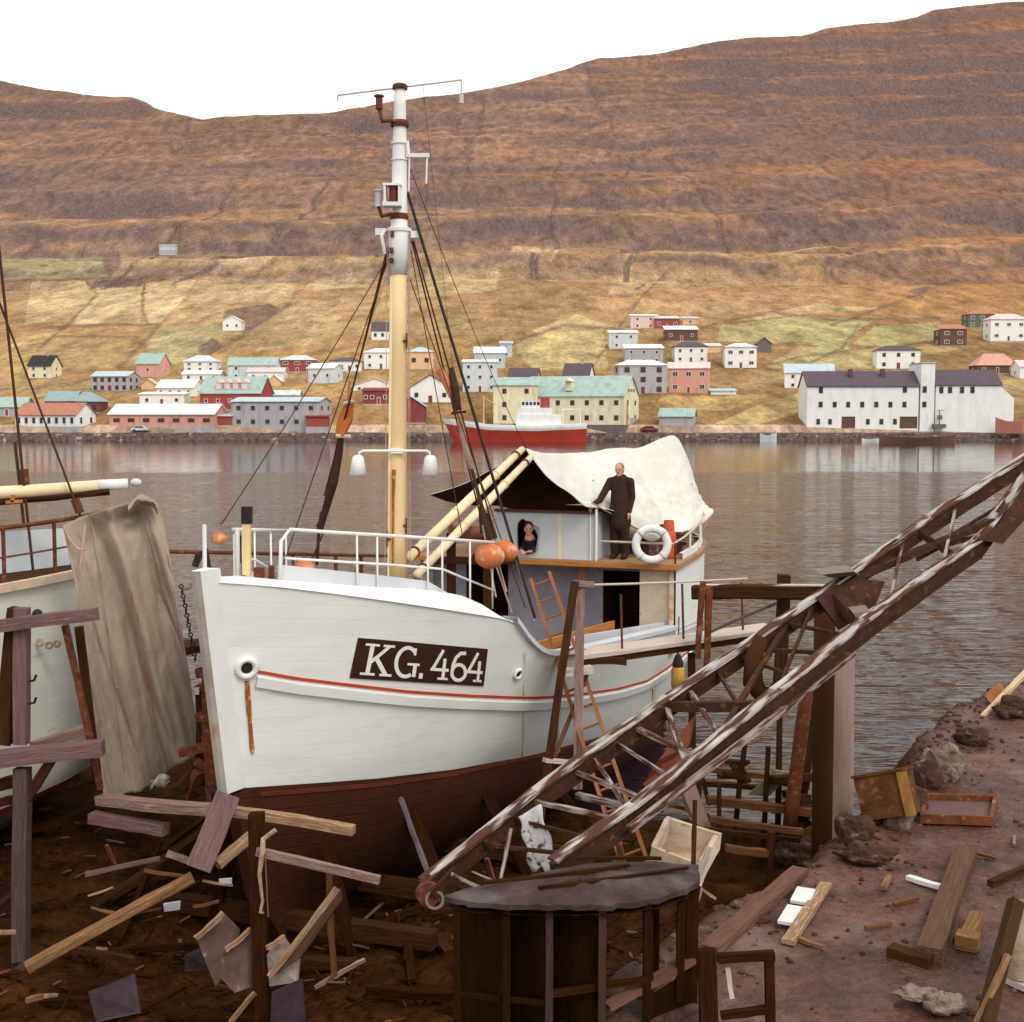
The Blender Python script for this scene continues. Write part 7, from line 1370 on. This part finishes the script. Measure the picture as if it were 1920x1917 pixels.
for i in range(1700):
    y = random.uniform(8.5, 24); d = random.gauss(.0, .55) if random.random() < .55 else random.uniform(.2, 6); x = itp(y, EDY, EDX) + d; r = random.uniform(.008, .032) * (1.9 if abs(d) < .5 and random.random() < .35 else 1); z = gd(x, y)
    if d < -1.4: continue
    mb.ball((x, y, z + r * .25), (r * random.uniform(.8, 1.5), r, r * .7), 6, 4, jit=.18, mi=random.choice((0, 0, 1)))
o = build('rubble', mb, [mat('brown_stone', (.085, .043, .030), (.045, .022, .015), rough=.95, vs=6), mat('pinkish_stone', (.17, .105, .09), (.10, .058, .048), rough=.95, vs=6)], origin=(0, 0, 0)); tag(o, 'small stones and rubble strewn along the quay edge and mud', 'rubble', kind='stuff')
# ---- on the muddy quay
def flat(label, p, q, wd, th, m, cat='plank', nm='plank', lift=.02, seg=5, jit=.004):
    a, c = GP(*p), GP(*q); mb = MB(); n = seg
    mb.bar(a + Vector((0, 0, lift + th / 2)), c + Vector((0, 0, lift + th / 2)), wd, th, seg=n, jit=jit); return single(nm, mb, m, label, cat)
flat('tan plank lying next to the two white boards on the muddy quay', (1477, 1778), (1549, 1667), .11, .04, LIGHTW); flat('white board, nearer of the two beside the tan plank', (1479, 1748), (1497, 1716), .20, .03, WHITE, 'board', 'board', .05); flat('white board, farther of the two beside the tan plank', (1499, 1708), (1512, 1682), .17, .03, WHITE, 'board', 'board', .05)
flat('small tan stick at the near end of the tan plank', (1498, 1768), (1546, 1786), .04, .03, TANW, 'stick', 'stick'); flat('narrow bright white stick on the muddy quay', (1702, 1655), (1772, 1675), .07, .04, WHITE, 'stick', 'stick', .03); flat('long brown beam lying along the muddy quay', (1742, 1810), (1812, 1612), .20, .14, mat('wet_brown_beam', (.13, .064, .038), (.065, .032, .018), rough=.7, vs=3.0, stretch=(1.1, 13, 13), coord='grain', bump=.55, bs=4), 'beam', 'beam', .0, 8, .008)
flat('dark curved timber half sunk beside the near end of the brown beam', (1668, 1792), (1745, 1815), .14, .09, DKWOOD, 'timber', 'timber', 0, 4, .012); flat('dark thin pole lying at the right edge of the quay', (1856, 1668), (1950, 1628), .06, .06, DKWOOD, 'pole', 'pole'); flat('brown lath behind the far end of the brown beam', (1805, 1600), (1868, 1618), .05, .03, BRWOOD, 'lath', 'lath'); flat('short tan stub on the mud left of the bright white stick', (1656, 1675), (1668, 1652), .06, .04, TANW, 'stick', 'stick'); flat('reddish curved stick on the mud below the bright white stick', (1675, 1706), (1722, 1692), .03, .03, BRWOOD, 'stick', 'stick'); flat('thin dark stick in the middle of the muddy quay', (1622, 1748), (1670, 1738), .03, .03, BRWOOD, 'stick', 'stick'); flat('short pinkish stick upright at the far right of the mud', (1901, 1592), (1902, 1576), .03, .03, GRW, 'stick', 'stick')
flat('reddish beam edging the quay from the cabin to the heap of scrap', (1330, 1790), (1500, 1640), .16, .08, mat('reddish_edge_beam', (.17, .085, .062), (.10, .05, .036), rough=.85, vs=3.0, stretch=(1.1, 13, 13), coord='grain', bump=.55, bs=4), 'beam', 'beam', -.01, 8, .012)
a, c, e = GP(1793, 1775), GP(1831, 1784), GP(1842, 1735); mb = MB(); OW = mat('ochre_block_wood', (.24, .12, .042), (.13, .06, .022), rough=.85, vs=3.0, stretch=(1.1, 13, 13), coord='grain', bump=.55, bs=4); mb.bar(a + Vector((0, 0, .07)), c + Vector((.02, 0, .07)), .16, .12, jit=.004, seg=2); mb.bar(c + Vector((-.05, .09, .066)), e + Vector((-.05, 0, .066)), .11, .11, jit=.004, seg=3); single('wood_knee', mb, OW, 'L shaped block of ochre wood lying right of the brown beam', 'wood block')
# flat orange crate
def crate(label, c4, h, m, cat='crate', nm='crate', lean=None, inner=None, wd=.04):
    T = thing(nm, label, cat, tuple(sum(c4, Vector()) / 4)); n = 4; up = lean or Vector((0, 0, 1))
    for i in range(4):
        a, c = c4[i], c4[(i + 1) % 4]; mb = MB(); d = (c - a).normalized() * wd * .5; k = d if i % 2 else -d; mb.bar(a + up * h / 2 + k, c + up * h / 2 - k, wd, h, up=up, jit=.003, seg=3); build('side_board', mb, m, T)
    mb = MB(); mb.add([p + up * .012 for p in c4] + [p + up * .03 for p in c4], [(0, 1, 2, 3), (4, 5, 6, 7), (0, 1, 5, 4), (1, 2, 6, 5), (2, 3, 7, 6), (3, 0, 4, 7)]); build('bottom_board', mb, inner or m, T); return T
def gq(*pp): return [GP(*p) + Vector((0, 0, .02)) for p in pp]
crate('flat rusty orange tray lying on the quay, right of the rusty box', gq((1728, 1548), (1858, 1552), (1866, 1512), (1738, 1508)), .10, mat('rusty_orange_tray', (.22, .065, .026), (.085, .034, .018), rough=.85, vs=6, spots=(.38, .20, .09), spot_at=.66), inner=mat('mud_in_tray', (.15, .085, .08), rough=.9))
b0 = GP(1655, 1560); RB = mat('rusty_box_sheet', (.125, .050, .015), (.055, .022, .008), rough=.9, vs=5, bump=.5, spots=(.21, .09, .03), spot_at=.64)
M_ = Matrix.Rotation(rad(-24), 3, 'Z') @ Matrix.Rotation(rad(-16), 3, 'Y') @ Matrix.Rotation(rad(-12), 3, 'X'); c = b0 + Vector((.12, .25, .32)); T = thing('rusty_box', 'tilted rusty brown box with an ochre edge lying on the quay edge', 'box', tuple(b0)); mb = MB(); mb.box(c, (.56, .45, .46), M=M_); build('box_body', mb, RB, T)
mb = MB(); mb.box(c + M_ @ Vector((.24, -.235, -.01)), (.11, .03, .47), M=M_); build('corner_strip', mb, mat('ochre_strip', (.33, .17, .045), (.16, .07, .02), rough=.7, vs=6), T); mb = MB(); mb.box(c + M_ @ Vector((0, 0, .245)), (.60, .49, .03), M=M_); build('lid', mb, RB, T)
def rock(label, px, py, r, m, seed, sc_=(1, .8, 1)):
    random.seed(seed); q = GP(px, py); mb = MB(); rows = []
    for i in range(25):
        t = math.pi * (.02 + .96 * i / 24); row = []
        for k in range(40):
            g = 2 * math.pi * k / 40; n = Vector((math.sin(t) * math.cos(g), math.sin(t) * math.sin(g), math.cos(t))); j = .62 + .76 * float(fbm(np.array(n.x * 1.9 + seed + n.z * .7), np.array(n.y * 1.9 + n.z * 1.7), 5, 140)); row.append(q + Vector((n.x * sc_[0], n.y * sc_[1], n.z * sc_[2] + .5)) * r * j)
        rows.append(row)
    mb.grid(rows, close=True); return single('boulder', mb, m, label, 'boulder', 'boulders along the quay edge')
PALER = mat('pale_streaked_rock', (.30, .25, .21), (.13, .078, .058), rough=.9, vs=3.4, bump=.5, spots=(.07, .04, .03), spot_at=.60); DKR = mat('dark_brown_rock', (.085, .045, .030), (.045, .024, .017), rough=.95, vs=4, bump=.5, spots=(.20, .13, .11), spot_at=.66)
rock('big pale streaked boulder on the quay edge by the water', 1768, 1456, .25, PALER, 3); rock('dark boulder just left of the pale streaked one', 1738, 1472, .18, DKR, 5); rock('dark stone between the rusty box and the orange tray', 1715, 1520, .17, DKR, 7); rock('pale pinkish stone in front of the rusty box', 1682, 1552, .15, PALER, 9); rock('dark stone below the pale grey pile', 1600, 1580, .2, DKR, 11); rock('low dark mound on the mud right of the pile', 1625, 1622, .22, DKR, 13, (1.3, .8, .45)); rock('dark brown stone at the quay corner under the scaffold', 1500, 1622, .28, DKR, 15, (1.4, .9, .8)); rock('dark brown stone beside the far end of the quay heap', 1822, 1395, .18, DKR, 17, (1.2, 1, .8)); rock('dark brown stone at the right edge of the quay heap', 1900, 1345, .22, DKR, 19, (1.3, 1, .8))
random.seed(21)
timber('bright bleached pole slanting over the heap at the right edge', (1836, 1352), 18.8, (1935, 1250), 19.6, .09, .09, mat('bright_bleached_pole', (.72, .56, .38), (.46, .28, .15), rough=.8, vs=3.0, stretch=(1.1, 13, 13), coord='grain', bump=.55, bs=4), 'pole', 'pole', ch=.4)
mb = MB(); mb.prism([P(1850, 1310, 19.4), P(1876, 1290, 19.5), P(1884, 1300, 19.4), P(1866, 1330, 19.3)], (.1, .3, .02)); single('scrap', mb, mat('orange_scrap', (.40, .17, .04), (.26, .10, .03), rough=.8, vs=6), 'rusty orange scrap poking out of the heap at the right edge', 'scrap')
# torn white crate under the boom
cc = [P(1225, 1618, 11.9), P(1312, 1652, 11.7), P(1345, 1592, 12.2), P(1252, 1562, 12.5)]; crate('broken cream white fish box lying open under the crane boom', cc, .16, mat('dirty_cream_box', (.66, .56, .44), (.44, .32, .21), rough=.8, vs=4, spots=(.20, .10, .05), spot_at=.64), 'fish box', 'fish_box', inner=mat('stained_box_inside', (.46, .36, .25), (.24, .13, .07), rough=.85, vs=3), wd=.05)
timber('pale splintered board propped at the right of the broken fish box', (1308, 1660), 11.5, (1330, 1588), 11.6, .07, .03, PALEW, 'board', 'board', seg=3)
for x0, y0, x1, y1, lb in ((1308, 1690, 1316, 1665, 'short pale splinter standing below the broken fish box'), (1318, 1668, 1342, 1686, 'pale splinter lying right of the short standing splinter'), (1378, 1692, 1392, 1700, 'pale chip on the slope right of the broken fish box')): timber(lb, (x0, y0), 11.3, (x1, y1), 11.3, .025, .02, LIGHTW, 'splinter', 'splinter', seg=2)
timber('thin dark rod standing in front of the broken fish box', (1300, 1660), 11.4, (1303, 1500), 11.6, .04, .04, DKWOOD, 'rod', 'rod', up=(1, 0, 0))
# white post and poles at the lower right edge
timber('dark brown pole rising at the lower right corner', (1845, 1930), 8.9, (1905, 1690), 9.6, .10, .09, mat('dark_corner_pole', (.060, .028, .009), (.035, .016, .006), rough=.85, vs=3.0, stretch=(1.1, 13, 13), coord='grain', bump=.55, bs=4), 'pole', 'pole', up=(0, 1, 0)); timber('thinner brown pole leaning beside the dark corner pole', (1800, 1990), 8.8, (1890, 1790), 9.2, .04, .04, TANW, 'pole', 'pole', up=(0, 1, 0))
mb = MB(); rows = []
for i in range(12):
    t = i / 11; r = .10 + .05 * math.sin(t * 3.1); c = P(lerp(1912, 1922, t), lerp(1830, 1695, t), 9.7); rows.append([c + Vector((math.cos(k * .52) * r * (1 + .12 * math.sin(k * 2.3 + i)), math.sin(k * .52) * r, 0)) for k in range(12)])
mb.grid(rows, close=True); single('canvas_sack', mb, mat('dirty_pale_sack', (.58, .50, .40), (.36, .26, .17), rough=.95, vs=5, bump=.4), 'dirty pale sack hanging at the lower right edge', 'sack', smooth=True)
flat('pale plank end below the dirty sack at the right edge', (1890, 1848), (1935, 1868), .09, .05, PALEW)
rock('low pale stone in the mud near the bottom right corner', 1770, 1900, .13, PALER, 23, (1.3, .9, .6)); rock('small pale stone left of the low pale stone near the bottom', 1720, 1880, .12, PALER, 25, (1.4, .9, .4))

# ---- tangle of dark timbers on the floor of the slip and the cradle round the bow
random.seed(33)
for i in range(30):
    for _ in range(40):
        x, y = random.uniform(-6.2, 1.2), random.uniform(11.6, 16.6); u_h = (x - B0.x) * AX.x + (y - B0.y) * AX.y; v_h = (x - B0.x) * PT.x + (y - B0.y) * PT.y
        if x - itp(y, EDY, EDX) < -1.6 and not (u_h > -.3 and abs(v_h) < .5 + .25 * max(u_h, 0)): break
    L_ = random.uniform(.5, 2.0); a = random.uniform(-.7, .9) + (1.57 if random.random() < .25 else 0); d = Vector((math.cos(a), math.sin(a), random.uniform(.02, .38))) * L_ / 2; c = Vector((x, y, gd(x, y) + abs(d.z) + .04))
    mb = MB(); wd = random.uniform(.05, .15); mb.bar(c - d, c + d, wd, wd * random.uniform(.4, .9), seg=5, jit=.012); single('timber', mb, random.choice((BWOOD, BWOOD, BWOOD, DKWOOD)), 'dark broken timber lying in the tangle on the floor of the slip', 'timber', 'dark timbers tangled on the slip floor')
T = thing('slip_cradle', 'dark timber cradle with uprights shoring the red brown bow of the fishing boat', 'cradle', tuple(Bp(1.6, 0, .2)))
for u, v, zt in ((1.3, .62, 1.5), (1.3, -.62, 1.7), (2.6, 1.05, 1.55), (2.6, -1.05, 1.6), (4.2, 1.35, 1.4), (6.0, 1.6, 1.2)):
    a, c = Bp(u, v * 1.55, gd(*Bp(u, v * 1.55, 0).xy) - .2), Bp(u, v, zt); mb = MB(); mb.bar(a, c, .13, .12, up=(1, 0, 0), seg=5, jit=.01); build('upright', mb, BWOOD, T)
for u in (1.35, 2.65, 4.25): mb = MB(); mb.bar(Bp(u, -1.7, .55), Bp(u, 1.9, .55), .18, .18, seg=5, jit=.012); build('bearer', mb, DKWOOD, T)

q = P(2300, 640, 16.1); mb = MB(); mb.tube([Vector((q.x, q.y, gd(q.x, q.y) - .3)), q - Vector((0, 0, .15))], .14, 12, jit=.006); single('pile', mb, GREYP, 'timber pile holding up the far end of the crane boom', 'pile', smooth=True)
mb = MB(); mb.grid([[P(282 + 9 * k, 1462 - 3 * k + 7 * i + 5 * math.sin(k * 2 + i), 14.9 + .05 * math.sin(k + i * 2)) for k in range(5)] for i in range(4)]); o = single('rag', mb, mat('pale_rag', (.62, .56, .50), (.40, .33, .28), rough=.95, vs=8), 'crumpled pale rag caught below the lower right corner of the canvas', 'rag', smooth=True); m_ = o.modifiers.new('s', 'SOLIDIFY'); m_.thickness = .01; bake(o)
